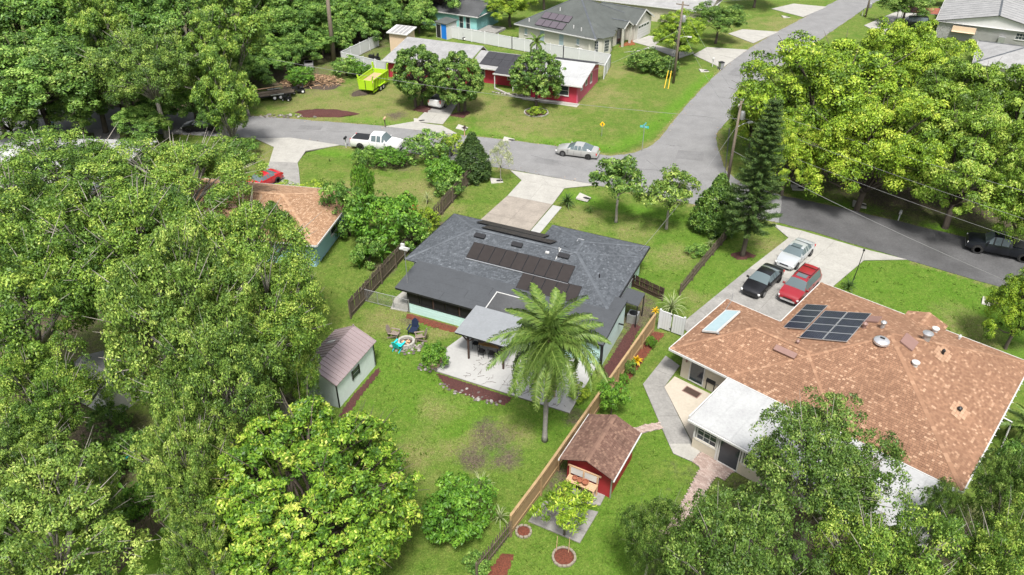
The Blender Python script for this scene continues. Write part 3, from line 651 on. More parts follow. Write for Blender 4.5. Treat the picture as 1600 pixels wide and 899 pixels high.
def window(parent, side, pos, c, w, h, z, m='glass', fr='white_paint', cols=1, rows=2, sill=True, proud=0.03, name='window'):
    """side: 'v-' 'v+' 'u-' 'u+' wall facing; pos = wall plane coordinate; c = centre along wall"""
    sg = -1 if side[1] == '-' else 1
    def bx(mb, a0, a1, z0, z1, p0, p1):
        if side[0] == 'v': mb.rng((a0,pos+sg*p0,z0),(a1,pos+sg*p1,z1))
        else: mb.rng((pos+sg*p0,a0,z0),(pos+sg*p1,a1,z1))
    t = 0.07; mb = MB()
    bx(mb, c-w/2-t, c+w/2+t, z+h, z+h+t, 0.0, proud+0.02); bx(mb, c-w/2-t, c+w/2+t, z-t, z, 0.0, proud+0.02)
    bx(mb, c-w/2-t, c-w/2, z, z+h, 0.0, proud+0.02); bx(mb, c+w/2, c+w/2+t, z, z+h, 0.0, proud+0.02)
    for i in range(1, cols): x = c-w/2+w*i/cols; bx(mb, x-0.02, x+0.02, z, z+h, 0.01, proud+0.008)
    for j in range(1, rows):
        zz = z+h*j/rows
        for i in range(cols): bx(mb, c-w/2+w*i/cols+0.021, c-w/2+w*(i+1)/cols-0.021, zz-0.02, zz+0.02, 0.01, proud+0.008)
    f = mb.build(name, fr, parent)
    for i in range(cols):
        for j in range(rows):
            g = MB(); bx(g, c-w/2+w*i/cols+0.022, c-w/2+w*(i+1)/cols-0.022, z+h*j/rows+0.022, z+h*(j+1)/rows-0.022, 0.004, 0.012); g.build('pane', m, f)
    if sill:
        s = MB(); bx(s, c-w/2-t-0.05, c+w/2+t+0.05, z-t-0.05, z-t-0.002, 0.0, proud+0.08); s.build('sill', fr, f)
    return f
def eave_trim(parent, u0, u1, v0, v1, z, m='white_paint', d=0.16, th=0.03, sides='nsew', name='fascia', gutter=True):
    for s in sides:
        mb = MB()
        if s == 's': mb.rng((u0-0.05,v0-0.11,z-d),(u1+0.05,v0-0.035,z-0.005))
        if s == 'n': mb.rng((u0-0.05,v1+0.035,z-d),(u1+0.05,v1+0.11,z-0.005))
        if s == 'w': mb.rng((u0-0.11,v0-0.03,z-d),(u0-0.035,v1+0.03,z-0.005))
        if s == 'e': mb.rng((u1+0.035,v0-0.03,z-d),(u1+0.11,v1+0.03,z-0.005))
        mb.build(name, m, parent)
def soffit(parent, u0, u1, v0, v1, z, m='white_paint'):
    mb = MB(); mb.rng((u0,v0,z-0.15),(u1,v1,z-0.12)); mb.build('soffit', m, parent)
def on_roof(rects, ze, slope, u, v, dz=0.0): return (u, v, ze+slope*roof_h(rects, u, v)+dz)
def solar_panel(parent, O, ex, ey, w, h, m='pv_black', frame='aluminium', cols=0, rows=0, th=0.04, name='solar_panel', fw=0.03):
    """O lower-left corner, ex/ey unit vectors in the roof plane"""
    O, ex, ey = Vector(O), Vector(ex), Vector(ey); nn = ex.cross(ey).normalized()
    def slab(mb, a, b, c, d, z0, z1):
        vs = [O+ex*x+ey*y+nn*z for z in (z0, z1) for x, y in ((a,c),(b,c),(b,d),(a,d))]
        mb.add(vs, [(3,2,1,0),(4,5,6,7),(0,1,5,4),(1,2,6,5),(2,3,7,6),(3,0,4,7)])
    mb = MB(); slab(mb, fw, w-fw, fw, h-fw, 0, th*0.85); p = mb.build(name, m, parent)
    fb = MB(); slab(fb, 0, w, 0, fw, -0.01, th); slab(fb, 0, w, h-fw, h, -0.01, th); slab(fb, 0, fw, fw, h-fw, -0.01, th); slab(fb, w-fw, w, fw, h-fw, -0.01, th)
    fb.build('frame', frame, p)
    if cols:
        lb = MB()
        for i in range(1, cols): x = w*i/cols; slab(lb, x-0.006, x+0.006, fw, h-fw, th*0.86, th*0.9)
        for j in range(1, rows): y = h*j/rows; slab(lb, fw, w-fw, y-0.005, y+0.005, th*0.86, th*0.895)
        lb.build('cell_lines', 'pv_line', p)
    return p

# ---- grey-roofed house in the middle
AZA = -24.9; oA = G(633, 404.8, 2.6)
A = thing('house', 'single-storey house with dark grey shingle hip roof and black solar panels at the centre', 'house', (oA.x, oA.y, 0), R_(AZA))
SA, ZA = 0.40, 2.6
RA = [(0,17.9,0,8.6,None), (9.0,17.9,0.0,10.47,None)]
roofA = pitched_roof(A, RA, ZA, SA, 'shingle_grey', (0.22,0.15), seed=4, bright=0.03)
eave_trim(roofA, 0, 17.9, 0, 8.6, ZA, 'black_trim', sides='w', name='fascia')
eave_trim(roofA, 9.0, 17.9, 0, 10.47, ZA, 'black_trim', sides='ne', name='fascia')
eave_trim(roofA, 0, 8.9, 0, 8.6, ZA, 'black_trim', sides='n', name='fascia')
wall_box(A, 0.5, 17.4, 0.5, 8.1, 2.5, 'mint_lit'); wall_box(A, 9.5, 17.41, 8.0, 9.95, 2.49, 'mint_lit')
soffit(roofA, 0.05, 17.85, 0.05, 8.55, ZA); soffit(roofA, 9.05, 17.84, 8.56, 10.4, ZA)
window(A, 'u+', 17.41, 7.0, 1.2, 1.1, 1.0); window(A, 'u+', 17.41, 4.5, 1.0, 1.0, 1.1)
# rear addition with rolled roofing
def zadd(v): return 2.60+0.11*min(v+0.2, 0.0)*1.15 if v < -0.2 else 2.60+0.0*v
ad = MB()
def rollstrip(u0, u1, v0, v1, lift, m):
    z0, z1 = zadd(v0)+0.07+lift, zadd(v1)+0.07+lift
    mb = MB(); mb.add([(u0,v0,z0),(u1,v0,z0),(u1,v1,z1),(u0,v1,z1),(u0,v0,z0-0.02),(u1,v0,z0-0.02),(u1,v1,z1-0.02),(u0,v1,z1-0.02)], [(0,1,2,3),(7,6,5,4),(0,4,5,1),(1,5,6,2),(2,6,7,3),(3,7,4,0)])
    return mb
deck = MB(); deck.add([(1.2,-3.55,zadd(-3.55)+0.04),(18.7,-3.55,zadd(-3.55)+0.04),(18.7,0.08,zadd(0)+0.04),(1.2,0.08,zadd(0)+0.04),(1.2,-3.55,zadd(-3.55)-0.12),(18.7,-3.55,zadd(-3.55)-0.12),(18.7,0.08,zadd(0)-0.12),(1.2,0.08,zadd(0)-0.12)],
    [(0,1,2,3),(7,6,5,4),(0,4,5,1),(1,5,6,2),(2,6,7,3),(3,7,4,0)])
deck.rng((17.95,0.081,2.48),(18.7,2.0,2.64))
deckA = deck.build('porch_roof', 'black_trim', A)
for i in range(4):
    v0 = -3.57+i*0.92; v1 = min(v0+1.0, 0.15)
    cuts = [1.18, 5.2+i*1.7, 11.0-(i % 2)*1.3, 18.72]
    for j in range(3):
        rollstrip(cuts[j], cuts[j+1]-0.02, v0, v1, 0.004+0.006*i+(j % 2)*0.003, '').build('roofing_sheet', 'grey_roll', deckA)
mb = MB(); mb.rng((17.55,0.16,2.66),(18.72,2.02,2.69)); mb.build('roofing_sheet', 'grey_roll', deckA)
# shingled cricket with white trim over the porch
q = [(9.1,-3.45),(12.3,-3.45),(12.3,-1.2),(9.1,-1.2)]
mb = MB(); mb.add([(u,v,zadd(v)+0.14) for u,v in q]+[(u,v,zadd(v)+0.05) for u,v in q], [(0,1,2,3),(7,6,5,4),(0,4,5,1),(1,5,6,2),(2,6,7,3),(3,7,4,0)]); ckt = mb.build('roof_patch', 'grey_roof', deckA)
mb = MB(); mb.bar((9.1,-3.45,zadd(-3.45)+0.15),(9.1,-1.2,zadd(-1.2)+0.15),0.07,0.05); mb.build('trim', 'white_paint', ckt)
mb = MB(); mb.bar((9.06,-1.2,zadd(-1.2)+0.152),(12.3,-1.2,zadd(-1.2)+0.152),0.07,0.05); mb.build('trim', 'white_paint', ckt)
# screened porch: low wall, posts, dark screens
mb = MB(); mb.rng((2.1,-3.3,-0.1),(9.2,-3.15,0.92)); mb.build('low_wall', 'mint', A)
for z_ in (0.3, 0.55, 0.78):
    mb = MB(); mb.rng((2.1,-3.312,z_),(9.2,-3.301,z_+0.012)); mb.build('siding_line', 'mint_lit', A)
mb = MB(); mb.rng((2.1,-3.15,-0.1),(2.25,-0.2,0.92)); mb.build('low_wall', 'mint', A)
mb = MB(); mb.rng((2.1,-3.34,0.921),(9.2,-3.14,1.0)); mb.build('rail', 'black_trim', A)
for i in range(7):
    u = 2.12+i*1.17
    mb = MB(); mb.rng((u,-3.34,1.0 if i else -0.1),(u+0.1,-3.24,2.12)); mb.build('post', 'black_trim' if i not in (2,4) else 'wood_dark', A)
    if i < 6: mb = MB(); mb.rng((u+0.101,-3.27,1.0),(u+1.069,-3.26,2.12)); mb.build('screen', 'screen_mesh', A)
mb = MB(); mb.rng((2.15,-3.2,1.0),(2.16,-0.2,2.2)); mb.build('screen', 'screen_mesh', A)
# string of bulbs under the eave
mb = MB()
for i in range(34): mb.lathe([(0.005,-0.06),(0.03,-0.04),(0.03,0.0),(0.01,0.02)], 6, (2.9+i*0.18,-3.47,2.09))
mb.build('string_lights', 'lamp_clear', A)
# rest of the rear wall and the right side wall
mb = MB(); mb.rng((9.21,-3.2,-0.1),(18.45,-3.05,2.1)); mb.build('wall', 'mint', A)
mb = MB(); mb.add([(18.45,-3.2,-0.1),(18.6,-3.2,-0.1),(18.6,1.9,-0.1),(18.45,1.9,-0.1),(18.45,-3.2,2.09),(18.6,-3.2,2.09),(18.6,1.9,2.45),(18.45,1.9,2.45)],[(3,2,1,0),(4,5,6,7),(0,1,5,4),(1,2,6,5),(2,3,7,6),(3,0,4,7)]); mb.build('wall', 'mint_lit', A)
mb = MB(); mb.rng((18.42,-3.24,-0.1),(18.63,-3.201,2.1)); mb.build('corner_trim', 'black_trim', A)
window(A, 'v-', -3.2, 15.5, 1.5, 1.3, 0.8, cols=2); window(A, 'v-', -3.2, 12.6, 1.6, 2.0, 0.1, rows=1, cols=2, sill=False, name='door')
mb = MB(); mb.bar((18.66,0.2,1.6),(19.05,0.2,1.6),0.1,0.08); mb.build('vent_pipe', 'black_trim', A)
# lean-to over the meter and the air conditioner
mb = MB(); mb.bar((18.0,3.2,2.28),(19.5,3.2,2.12),1.9,0.07); mb.build('awning', 'grey_roll', A)
mb = MB(); mb.bar((19.45,2.3,2.1),(19.45,2.3,0),0.08,0.08); mb.bar((19.45,4.1,2.1),(19.45,4.1,0),0.08,0.08); mb.build('post', 'black_trim', A)
# solar panels on the rear slope
ea = Vector((0,1,SA)).normalized(); ka = math.sqrt(1+SA*SA)
def pv_row(parent, u0, n, v0, pw, ph, rects, ze, slope, face='s', m='pv_black', frame='black_metal', **kw):
    for i in range(n):
        u = u0+i*pw
        if face == 's': solar_panel(parent, (u, v0, ze+slope*v0+0.09), (1,0,0), ea, pw-0.02, ph, m, frame, **kw)
pv_row(roofA, 5.0, 9, 1.42, 1.0, 1.68, RA, ZA, SA)
pv_row(roofA, 10.2, 5, -0.12, 1.0, 1.62, RA, ZA, SA)
for (u0, u1, v0) in ((5.0,10.3,1.34),(10.2,15.2,-0.19),(10.3,14.0,1.34)):
    mb = MB(); mb.bar((u0,v0,ZA+SA*v0+0.10),(u1,v0,ZA+SA*v0+0.10),0.08,0.06); mb.build('rail', 'aluminium', roofA)
for u in (5.2, 8.6, 12.7):
    mb = MB(); mb.box((u,3.62,ZA+SA*3.62+0.15),(0.95,0.42,0.12),rx=math.atan(SA)); mb.build('roof_vent', 'black_trim', roofA)
ef = Vector((0,-1,SA)).normalized()
for u0, n, vb in ((3.3,6,8.1),(4.7,6,6.35)):
    for i in range(n): solar_panel(roofA, (u0+(i+1)*1.06, vb, ZA+SA*(8.6-vb)+0.14), (-1,0,0), ef, 1.04, 1.62, 'pv_black', 'black_metal')
mb = MB(); mb.box((13.05,6.5,4.12),(0.5,0.5,0.12)); mb.box((13.05,6.5,4.0),(0.35,0.35,0.25)); mb.build('roof_vent', 'galv', roofA)
mb = MB(); mb.tube([(12.1,4.15,ZA+SA*4.1),(12.1,4.15,ZA+SA*4.1+0.25)],0.05); mb.box((11.3,3.6,ZA+SA*3.6+0.1),(0.3,0.2,0.12)); mb.build('vent_pipe', 'white_paint', roofA)
mb = MB(); mb.bar((12.2,3.2,ZA+SA*3.2+0.06),(12.2,4.3,ZA+SA*4.3+0.06),0.05,0.05); mb.build('conduit', 'white_paint', roofA)
mb = MB(); mb.tube([(16.0,3.0,ZA+SA*1.9),(16.0,3.0,ZA+SA*1.9+0.35)],0.05); mb.build('vent_pipe', 'black_trim', roofA)
# antenna mast
mb = MB(); mb.tube([(1.85,-2.7,2.3),(1.85,-2.7,5.5)],0.03,6); ant = mb.build('antenna_mast', 'galv', A)
mb = MB(); mb.box((1.85,-2.7,5.55),(0.75,0.35,0.12)); mb.box((1.62,-2.55,5.72),(0.3,0.15,0.28)); mb.box((2.05,-2.8,5.68),(0.45,0.12,0.16)); mb.build('antenna', 'white_paint', ant)
# patio cover
mb = MB(); mb.add([(8.4,-6.85,2.36),(12.55,-6.85,2.36),(12.55,-3.4,2.52),(8.4,-3.4,2.52)]+[(8.4,-6.85,2.24),(12.55,-6.85,2.24),(12.55,-3.4,2.40),(8.4,-3.4,2.40)], [(0,1,2,3),(7,6,5,4),(0,4,5,1),(1,5,6,2),(2,6,7,3),(3,7,4,0)])
pc = mb.build('patio_cover', 'black_trim', A)
for i in range(4):
    v0, v1 = -6.87+i*0.87, -6.87+(i+1)*0.87+0.02; z0, z1 = 2.375+(v0+6.87)*0.0464+0.004*i, 2.375+(v1+6.87)*0.0464+0.004*i
    mb = MB(); mb.add([(8.38,v0,z0),(12.57,v0,z0),(12.57,v1,z1),(8.38,v1,z1)], [(0,1,2,3)]); mb.build('roofing_sheet', 'grey_roll_light', pc)
mb = MB(); mb.bar((8.5,-6.6,2.17),(12.5,-6.6,2.17),0.1,0.15); mb.build('beam', 'wood_dark', pc)
for u in (9.35, 12.2):
    mb = MB(); mb.rng((u-0.06,-6.66,0),(u+0.06,-6.54,2.1)); mb.bar((u,-6.6,1.65),(u-0.5,-6.6,2.1),0.07,0.07); mb.bar((u,-6.6,1.65),(u+0.5,-6.6,2.1),0.07,0.07); mb.build('post', 'wood_dark', pc)
# patio slab
a = R_(AZA)
AA_ = R_(AZA)
def LA(u, v, z=0.0): return Vector((oA.x+u*math.cos(AA_)-v*math.sin(AA_), oA.y+u*math.sin(AA_)+v*math.cos(AA_), z))
pat = MB().poly([LA(7.2,-6.2), LA(7.75,-8.9), LA(18.3,-8.9), LA(18.3,-3.25), LA(7.9,-3.4)], 0.02, 0.12).build('patio', 'joint', kind='structure')
for (u0,v0,u1,v1) in ((7.8,-8.88,12.9,-6.1),(12.92,-8.88,18.3,-6.1),(7.9,-6.08,12.9,-3.35),(12.92,-6.08,18.3,-3.35)):
    MB().poly([LA(u0 if u0 > 10 or v0 < -7 else 7.24, v0), LA(u1, v0), LA(u1, v1), LA(u0 if u0 > 10 or v0 > -7 else 7.25, v1)], 0.045, 0.1).build('slab', 'concrete_white', pat)
MB().poly([LA(0.1,-2.2), LA(0.6,-3.6), LA(2.0,-3.4), LA(2.0,0.4), LA(0.3,0.4)], 0.04, 0.1).build('path', 'concrete', kind='structure')

# ---- brown-roofed house on the right
AZB = -42.0; oB = G(1047.3, 544.4, 2.6); SB, ZB = 0.40, 2.6
B = thing('house', 'large house with brown shingle hip roof, white sunroom roof and blue solar panels', 'house', (oB.x, oB.y, 0), R_(AZB))
RB = [(4.4,19.3,0,15.2,None), (0,12.0,0,8.1,None), (11.2,13.5,13.2,16.1,'v')]
roofB = pitched_roof(B, RB[:2], ZB, SB, 'shingle_brown', (0.2,0.15), seed=9, bright=0.10)
# small front gable near the entry
gb = pitched_roof(B, [(10.9,13.7,13.0,15.9,'v')], ZB, 0.36, 'shingle_brown', (0.33,0.21), seed=12, bright=0.16)
wall_box(B, 0.7, 18.6, 0.75, 7.5, 2.5, 'cream_wall'); wall_box(B, 5.0, 18.61, 7.51, 14.6, 2.51, 'cream_wall')
soffit(roofB, 0.05, 19.25, 0.05, 8.05, ZB); soffit(roofB, 4.45, 19.2, 8.06, 15.1, ZB)
eave_trim(roofB, 0, 4.4, 0, 8.1, ZB, 'white_paint', sides='nw', name='gutter'); eave_trim(roofB, 0, 19.3, 0, 15.2, ZB, 'white_paint', sides='s', name='gutter')
eave_trim(roofB, 4.4, 10.8, 8.1, 15.2, ZB, 'white_paint', sides='wn', name='gutter'); eave_trim(roofB, 13.8, 19.3, 0, 15.2, ZB, 'white_paint', sides='ne', name='gutter')
for v in np.arange(0.4, 15, 0.8):
    mb = MB(); mb.rng((19.25,v,ZB-0.03),(19.5,v+0.04,ZB)); mb.build('gutter_strap', 'white_paint', roofB)
mb = MB(); mb.tube([(19.42,8.2,2.5),(19.9,8.2,2.45),(20.0,8.2,0.2)],0.05,6); mb.build('downspout', 'white_paint', roofB)
# sliding door, wall lamp, window to the cream patio
window(B, 'v-', 0.75, 1.95, 1.05, 2.0, 0.1, rows=1, sill=False, name='door')
mb = MB(); mb.lathe([(0.05,0),(0.07,0.1),(0.05,0.2)],8,(1.05,0.7,1.5)); mb.build('wall_lamp', 'brown_metal', B)
# sunroom
mb = MB(); mb.rng((5.0,-4.75,-0.1),(5.12,0.7,2.35)); mb.build('sunroom_wall', 'white_paint', B)
mb = MB(); mb.rng((5.0,-4.85,-0.1),(18.3,-4.75,0.9)); mb.rng((5.0,-4.85,2.1),(18.3,-4.75,2.3)); mb.build('sunroom_wall', 'cream_wall', B)
for i in range(8):
    u0 = 5.0+i*1.66; dr = (i == 1 or i == 6)
    mb = MB(); mb.rng((u0,-4.88,0.9 if not dr else 0.0),(u0+0.12,-4.74,2.1)); mb.build('sunroom_post', 'white_paint', B)
    window(B, 'v-', -4.76 if not dr else -4.851, u0+0.89, 1.3, 1.1 if not dr else 1.95, 0.92 if not dr else 0.08, cols=3 if not dr else 1, rows=3 if not dr else 1, sill=not dr, name='window' if not dr else 'door')
mb = MB(); mb.rng((18.2,-4.85,-0.1),(18.3,0.7,2.3)); mb.build('sunroom_wall', 'cream_wall', B)
z0, z1 = 2.36, 2.55
mb = MB(); mb.add([(4.65,-5.05,z0),(18.95,-5.05,z0),(18.95,0.0,z1),(4.65,0.0,z1),(4.65,-5.05,z0-0.1),(18.95,-5.05,z0-0.1),(18.95,0.0,z1-0.1),(4.65,0.0,z1-0.1)], [(0,1,2,3),(7,6,5,4),(0,4,5,1),(1,5,6,2),(2,6,7,3),(3,7,4,0)])
srf = mb.build('sunroom_roof', 'galv', B)
for i in range(10):
    u0 = 4.63+i*1.434; zl = 0.012+0.004*(i % 2)
    mb = MB(); mb.add([(u0,-5.07,z0+zl),(u0+1.42,-5.07,z0+zl),(u0+1.42,-0.12,z1+zl),(u0,-0.12,z1+zl)], [(0,1,2,3)]); mb.build('roof_panel', 'white_roof', srf)
mb = MB(); mb.rng((4.6,-5.2,z0-0.14),(19.0,-5.08,z0+0.0)); mb.build('gutter', 'white_paint', srf)
mb = MB(); mb.rng((4.55,-5.05,z0-0.1),(4.62,-0.1,z1+0.02)); mb.build('trim', 'white_paint', srf)
# solar panels on the left slope of the big roof (faces -u)
eb = Vector((1,0,SB)).normalized()
def pvB(u, v, w, h): # lower edge along v, width along -v direction
    solar_panel(roofB, (u, v+w, ZB+SB*(u-4.4)+0.12), (0,-1,0), eb, w, h, 'pv_blue', 'aluminium', 6, 10)
for i in range(4): pvB(5.0, 7.1+i*0.98, 0.96, 1.62)
for k in range(2):
    for i in range(4): pvB(6.66+k*1.55, 5.85+i*1.08, 1.06, 1.62)
# solar thermal collector on the left hip end
o_ = Vector((1.0,5.9,ZB+SB*1.0+0.15)); solar_panel(roofB, o_, (0,-1,0), eb, 3.4, 1.2, 'thermal_glass', 'white_paint', th=0.12, fw=0.07, name='solar_collector')
mb = MB(); mb.tube([(0.9,5.95,ZB+0.5),(0.6,7.2,ZB+0.3),(0.5,7.8,ZB+0.28),(0.4,8.0,ZB+0.9)],0.025,6); mb.build('pipe', 'galv', roofB)
mb = MB(); mb.rng((2.15,2.4,3.62),(2.3,2.52,3.7)); mb.build('pipe', 'galv', roofB)
def onB(u, v, dz=0): return (u, v, ZB+SB*roof_h(RB[:2], u, v)+dz)
mb = MB(); mb.box(onB(6.8,3.2,0.14),(1.5,0.45,0.16),rx=math.atan(SB)); mb.build('roof_vent', 'brown_metal', roofB)
mb = MB(); mb.box(onB(12.9,8.0,0.10),(0.95,1.2,0.12),ry=math.atan(SB)); mb.build('roof_vent', 'brown_metal', roofB)
mb = MB(); mb.box(onB(9.95,9.4,0.10),(1.2,0.8,0.1),ry=-math.atan(SB)); mb.build('roof_vent', 'brown_metal', roofB)
p = onB(11.55,6.7,0.02); mb = MB(); mb.lathe([(0.5,0),(0.5,0.16),(0.42,0.24),(0.2,0.3),(0.03,0.31)],24,p); sl = mb.build('skylight_dome', 'aluminium', roofB, 40)
mb = MB(); mb.box((p[0],p[1],p[2]+0.36),(0.3,0.08,0.06)); mb.build('dome_handle', 'black_trim', sl)
for (u,v,r,h,m) in ((9.95,8.2,0.16,0.35,'brown_metal'),(11.0,8.4,0.17,0.45,'galv'),(13.55,9.6,0.30,0.55,'galv'),(13.9,6.5,0.22,0.25,'white_paint'),(17.2,5.7,0.13,0.2,'black_trim'),(13.4,13.2,0.22,0.3,'white_paint'),(14.8,9.4,0.1,0.3,'black_trim'),(14.9,13.9,0.1,0.25,'white_paint'),(7.0,4.6,0.12,0.2,'brown_metal')):
    p = onB(u,v,-0.05); mb = MB(); mb.lathe([(r*0.8,0),(r*0.8,h),(r*1.15,h+0.02),(r*1.15,h+0.1),(r*0.4,h+0.2),(0.02,h+0.22)],16,p); mb.build('vent_pipe', m, roofB, 40)
for (u,v) in ((14.8,9.4),(17.2,5.7)):   # replaced, lighter shingles around two pipes
    mb = MB()
    for i in range(-2,3):
        for j in range(-2,3):
            if abs(i)+abs(j) < 4: mb.box(onB(u+i*0.2,v+j*0.32,0.045),(0.2,0.3,0.012),ry=math.atan(SB),t=rnd.uniform(0.9,1))
    mb.build('shingles', 'shingle_brown', roofB, tint=True, kind='stuff')

# ---- houses farther back
def gable_wall(parent, u, v0, v1, zl, zp, m, th=0.15, axis='u', name='gable'):
    mb = MB(); a = [(v0,-0.1),(v1,-0.1),(v1,zl),((v0+v1)/2,zp),(v0,zl)]
    if axis == 'u': vs = [(u,v,z) for v,z in a]+[(u+th,v,z) for v,z in a]
    else: vs = [(v,u,z) for v,z in a]+[(v,u+th,z) for v,z in a]
    mb.add(vs, [(0,1,2,3,4),(9,8,7,6,5)]+[(i,5+i,5+(i+1) % 5,(i+1) % 5) for i in range(5)]); return mb.build(name, m, parent)
def sheet_roof(parent, u0, u1, v0, v1, z0, zr, vr, m, n=8, name='roof', sheet='roof_sheet', base=None, th=0.1):
    """gable roof with its ridge at vr; each sheet of covering is a part"""
    mb = MB()
    prof = [(v0,z0),(vr,zr),(v1,z0)]
    for (va,za),(vb,zb) in ((prof[0],prof[1]),(prof[1],prof[2])):
        if abs(va-vb) < 1e-6: continue
        mb.add([(u0,va,za),(u1,va,za),(u1,vb,zb),(u0,vb,zb),(u0,va,za-th),(u1,va,za-th),(u1,vb,zb-th),(u0,vb,zb-th)], [(0,1,2,3),(7,6,5,4),(0,4,5,1),(1,5,6,2),(2,6,7,3),(3,7,4,0)])
    rf = mb.build(name, base or 'white_paint', parent)
    for (va,za),(vb,zb) in ((prof[0],prof[1]),(prof[1],prof[2])):
        if abs(va-vb) < 1e-6: continue
        for i in range(n):
            a, b = u0-0.02+(u1-u0+0.04)*i/n, u0-0.02+(u1-u0+0.04)*(i+1)/n-0.015; l = 0.012+0.006*(i % 2)
            s = MB(); s.add([(a,va,za+l),(b,va,za+l),(b,vb,zb+l),(a,vb,zb+l)], [(0,1,2,3)]); s.build(sheet, m, rf)
    return rf
AZR = -22.0; oR = G(600, 93.7, 2.5)
Rh = thing('house', 'long crimson house with pale sheet roof and black pool-heater mats behind round trees', 'house', (oR.x, oR.y, 0), R_(AZR))
# measured in the house frame: left block 0..12, middle 12..22, right block 22..30
def LR(x, y, z): return lc(oR, AZR, G(x, y, z))
rl = sheet_roof(Rh, -0.2, 12.0, -0.1, 9.2, 2.5, 3.7, 7.5, 'grey_membrane', 9)
gable_wall(Rh, 0.3, 0.4, 8.8, 2.4, 3.0, 'crimson_wall')
mb = MB(); mb.rng((0.3,0.4,-0.1),(11.8,0.6,2.4)); mb.build('wall', 'crimson_wall', Rh)
mb = MB(); mb.rng((11.6,0.6,-0.1),(11.8,8.8,2.6)); mb.build('wall', 'crimson_wall', Rh)
rm = sheet_roof(Rh, 12.05, 21.8, 2.5, 9.6, 2.4, 3.35, 6.7, 'grey_membrane', 7)
mb = MB(); mb.rng((12.0,3.3,-0.1),(22.0,3.5,2.4)); mb.build('wall', 'crimson_wall', Rh)
rr = sheet_roof(Rh, 21.9, 29.2, -0.1, 10.2, 2.5, 3.7, 5.8, 'white_roof', 6)
gable_wall(Rh, 28.4, 0.4, 9.7, 2.4, 3.5, 'crimson_lit')
mb = MB(); mb.rng((22.0,0.4,-0.1),(28.39,0.6,2.4)); mb.build('wall', 'crimson_wall', Rh)
mb = MB(); mb.rng((22.0,0.61,-0.1),(22.2,8.0,2.45)); mb.build('wall', 'crimson_wall', Rh)
window(Rh, 'v-', 0.4, 26.5, 1.5, 1.2, 0.9); window(Rh, 'v-', 0.4, 23.4, 1.4, 1.2, 0.9)
window(Rh, 'v-', 3.3, 13.4, 1.2, 1.2, 0.9); window(Rh, 'v-', 3.3, 18.4, 1.8, 1.2, 0.9, cols=3)
for v in (2.0, 4.0, 6.2): window(Rh, 'u+', 28.55, v, 0.7, 0.7 if v < 5 else 1.2, 1.4 if v < 5 else 1.0, rows=1)
mb = MB(); mb.rng((21.3,-0.9,-0.05),(28.9,0.3,0.02)); mb.build('porch_slab', 'stone_pale', Rh)
# pool-heater mats
def mats(parent, u0, u1, n, va, za, vb, zb, m='pool_heater', name='heater_mat'):
    for i in range(n):
        a, b = u0+(u1-u0)*i/n, u0+(u1-u0)*(i+1)/n-0.03
        s = MB(); s.add([(a,va,za),(b,va,za),(b,vb,zb),(a,vb,zb),(a,va,za-0.04),(b,va,za-0.04),(b,vb,zb-0.04),(a,vb,zb-0.04)], [(0,1,2,3),(7,6,5,4),(0,4,5,1),(1,5,6,2),(2,6,7,3),(3,7,4,0)]); s.build(name, m, parent)
zz = lambda v: 2.4+0.95*(v-2.5)/4.2
mats(rm, 13.3, 21.7, 6, 3.1, zz(3.1)+0.09, 4.75, zz(4.75)+0.09); mats(rm, 13.3, 21.7, 6, 4.8, zz(4.8)+0.09, 6.5, zz(6.5)+0.09)
mats(rr, 21.95, 29.1, 5, 6.0, 3.76, 8.2, 3.21)
# front porch with pale posts
mb = MB(); mb.add([(16.2,1.4,2.2),(21.8,1.4,2.2),(21.8,3.3,2.66),(16.2,3.3,2.66),(16.2,1.4,2.1),(21.8,1.4,2.1),(21.8,3.3,2.56),(16.2,3.3,2.56)], [(0,1,2,3),(7,6,5,4),(0,4,5,1),(1,5,6,2),(2,6,7,3),(3,7,4,0)]); pr = mb.build('porch_roof', 'pool_heater', Rh)
mb = MB(); mb.rng((16.1,1.3,2.02),(21.9,1.39,2.19)); mb.build('fascia', 'white_paint', pr)
for u in (16.3, 19.0, 21.6): mb = MB(); mb.rng((u-0.06,1.42,0),(u+0.06,1.54,2.1)); mb.build('post', 'white_paint', pr)
mb = MB(); mb.rng((12.1,2.36,2.2),(16.1,2.48,2.39)); mb.build('fascia', 'white_paint', rm)
mb = MB(); mb.rng((-0.3,-0.28,2.3),(12.1,-0.13,2.51)); mb.build('fascia', 'white_paint', rl)
mb = MB(); mb.rng((21.8,-0.25,2.36),(29.3,-0.12,2.51)); mb.build('fascia', 'white_paint', rr)
# curb around front bed
for (x0,y0,x1,y1) in ((773,138,800,150),(800,150,850,160),(850,160,902,164)):
    p, q = G(x0,y0,0.06), G(x1,y1,0.06); mb = MB(); mb.bar(p, q, 0.25, 0.16); o = mb.build('kerb', 'stone_pale'); o['kind'] = 'structure'

# beige hip-roofed house
AZE = -35.4; oE = G(804, 37, 2.7)
E_ = thing('house', 'beige house with dark hip roof, bay window and double garage at the top centre', 'house', (oE.x, oE.y, 0), R_(AZE))
RE = [(0,15.0,0,14.5,None), (9.5,15.6,9.6,18.0,'u')]
re_ = pitched_roof(E_, [RE[0]], 2.7, 0.52, 'shingle_grey', base='dark_roof', shingles=False, capm='shingle_grey')
rg = pitched_roof(E_, [(8.0,16.2,10.6,16.9,'u')], 2.7, 0.55, 'shingle_grey', base='dark_roof', shingles=False, capm='shingle_grey')
rp = pitched_roof(E_, [(10.5,16.1,6.9,9.7,'u')], 2.9, 0.6, 'shingle_grey', base='dark_roof', shingles=False, capm='shingle_grey')
wall_box(E_, 0.5, 14.5, 0.5, 14.0, 2.6, 'beige_wall'); soffit(re_, 0.03, 14.97, 0.03, 14.4, 2.7)
eave_trim(re_, 0, 15, 0, 14.5, 2.7, sides='sw', name='fascia')
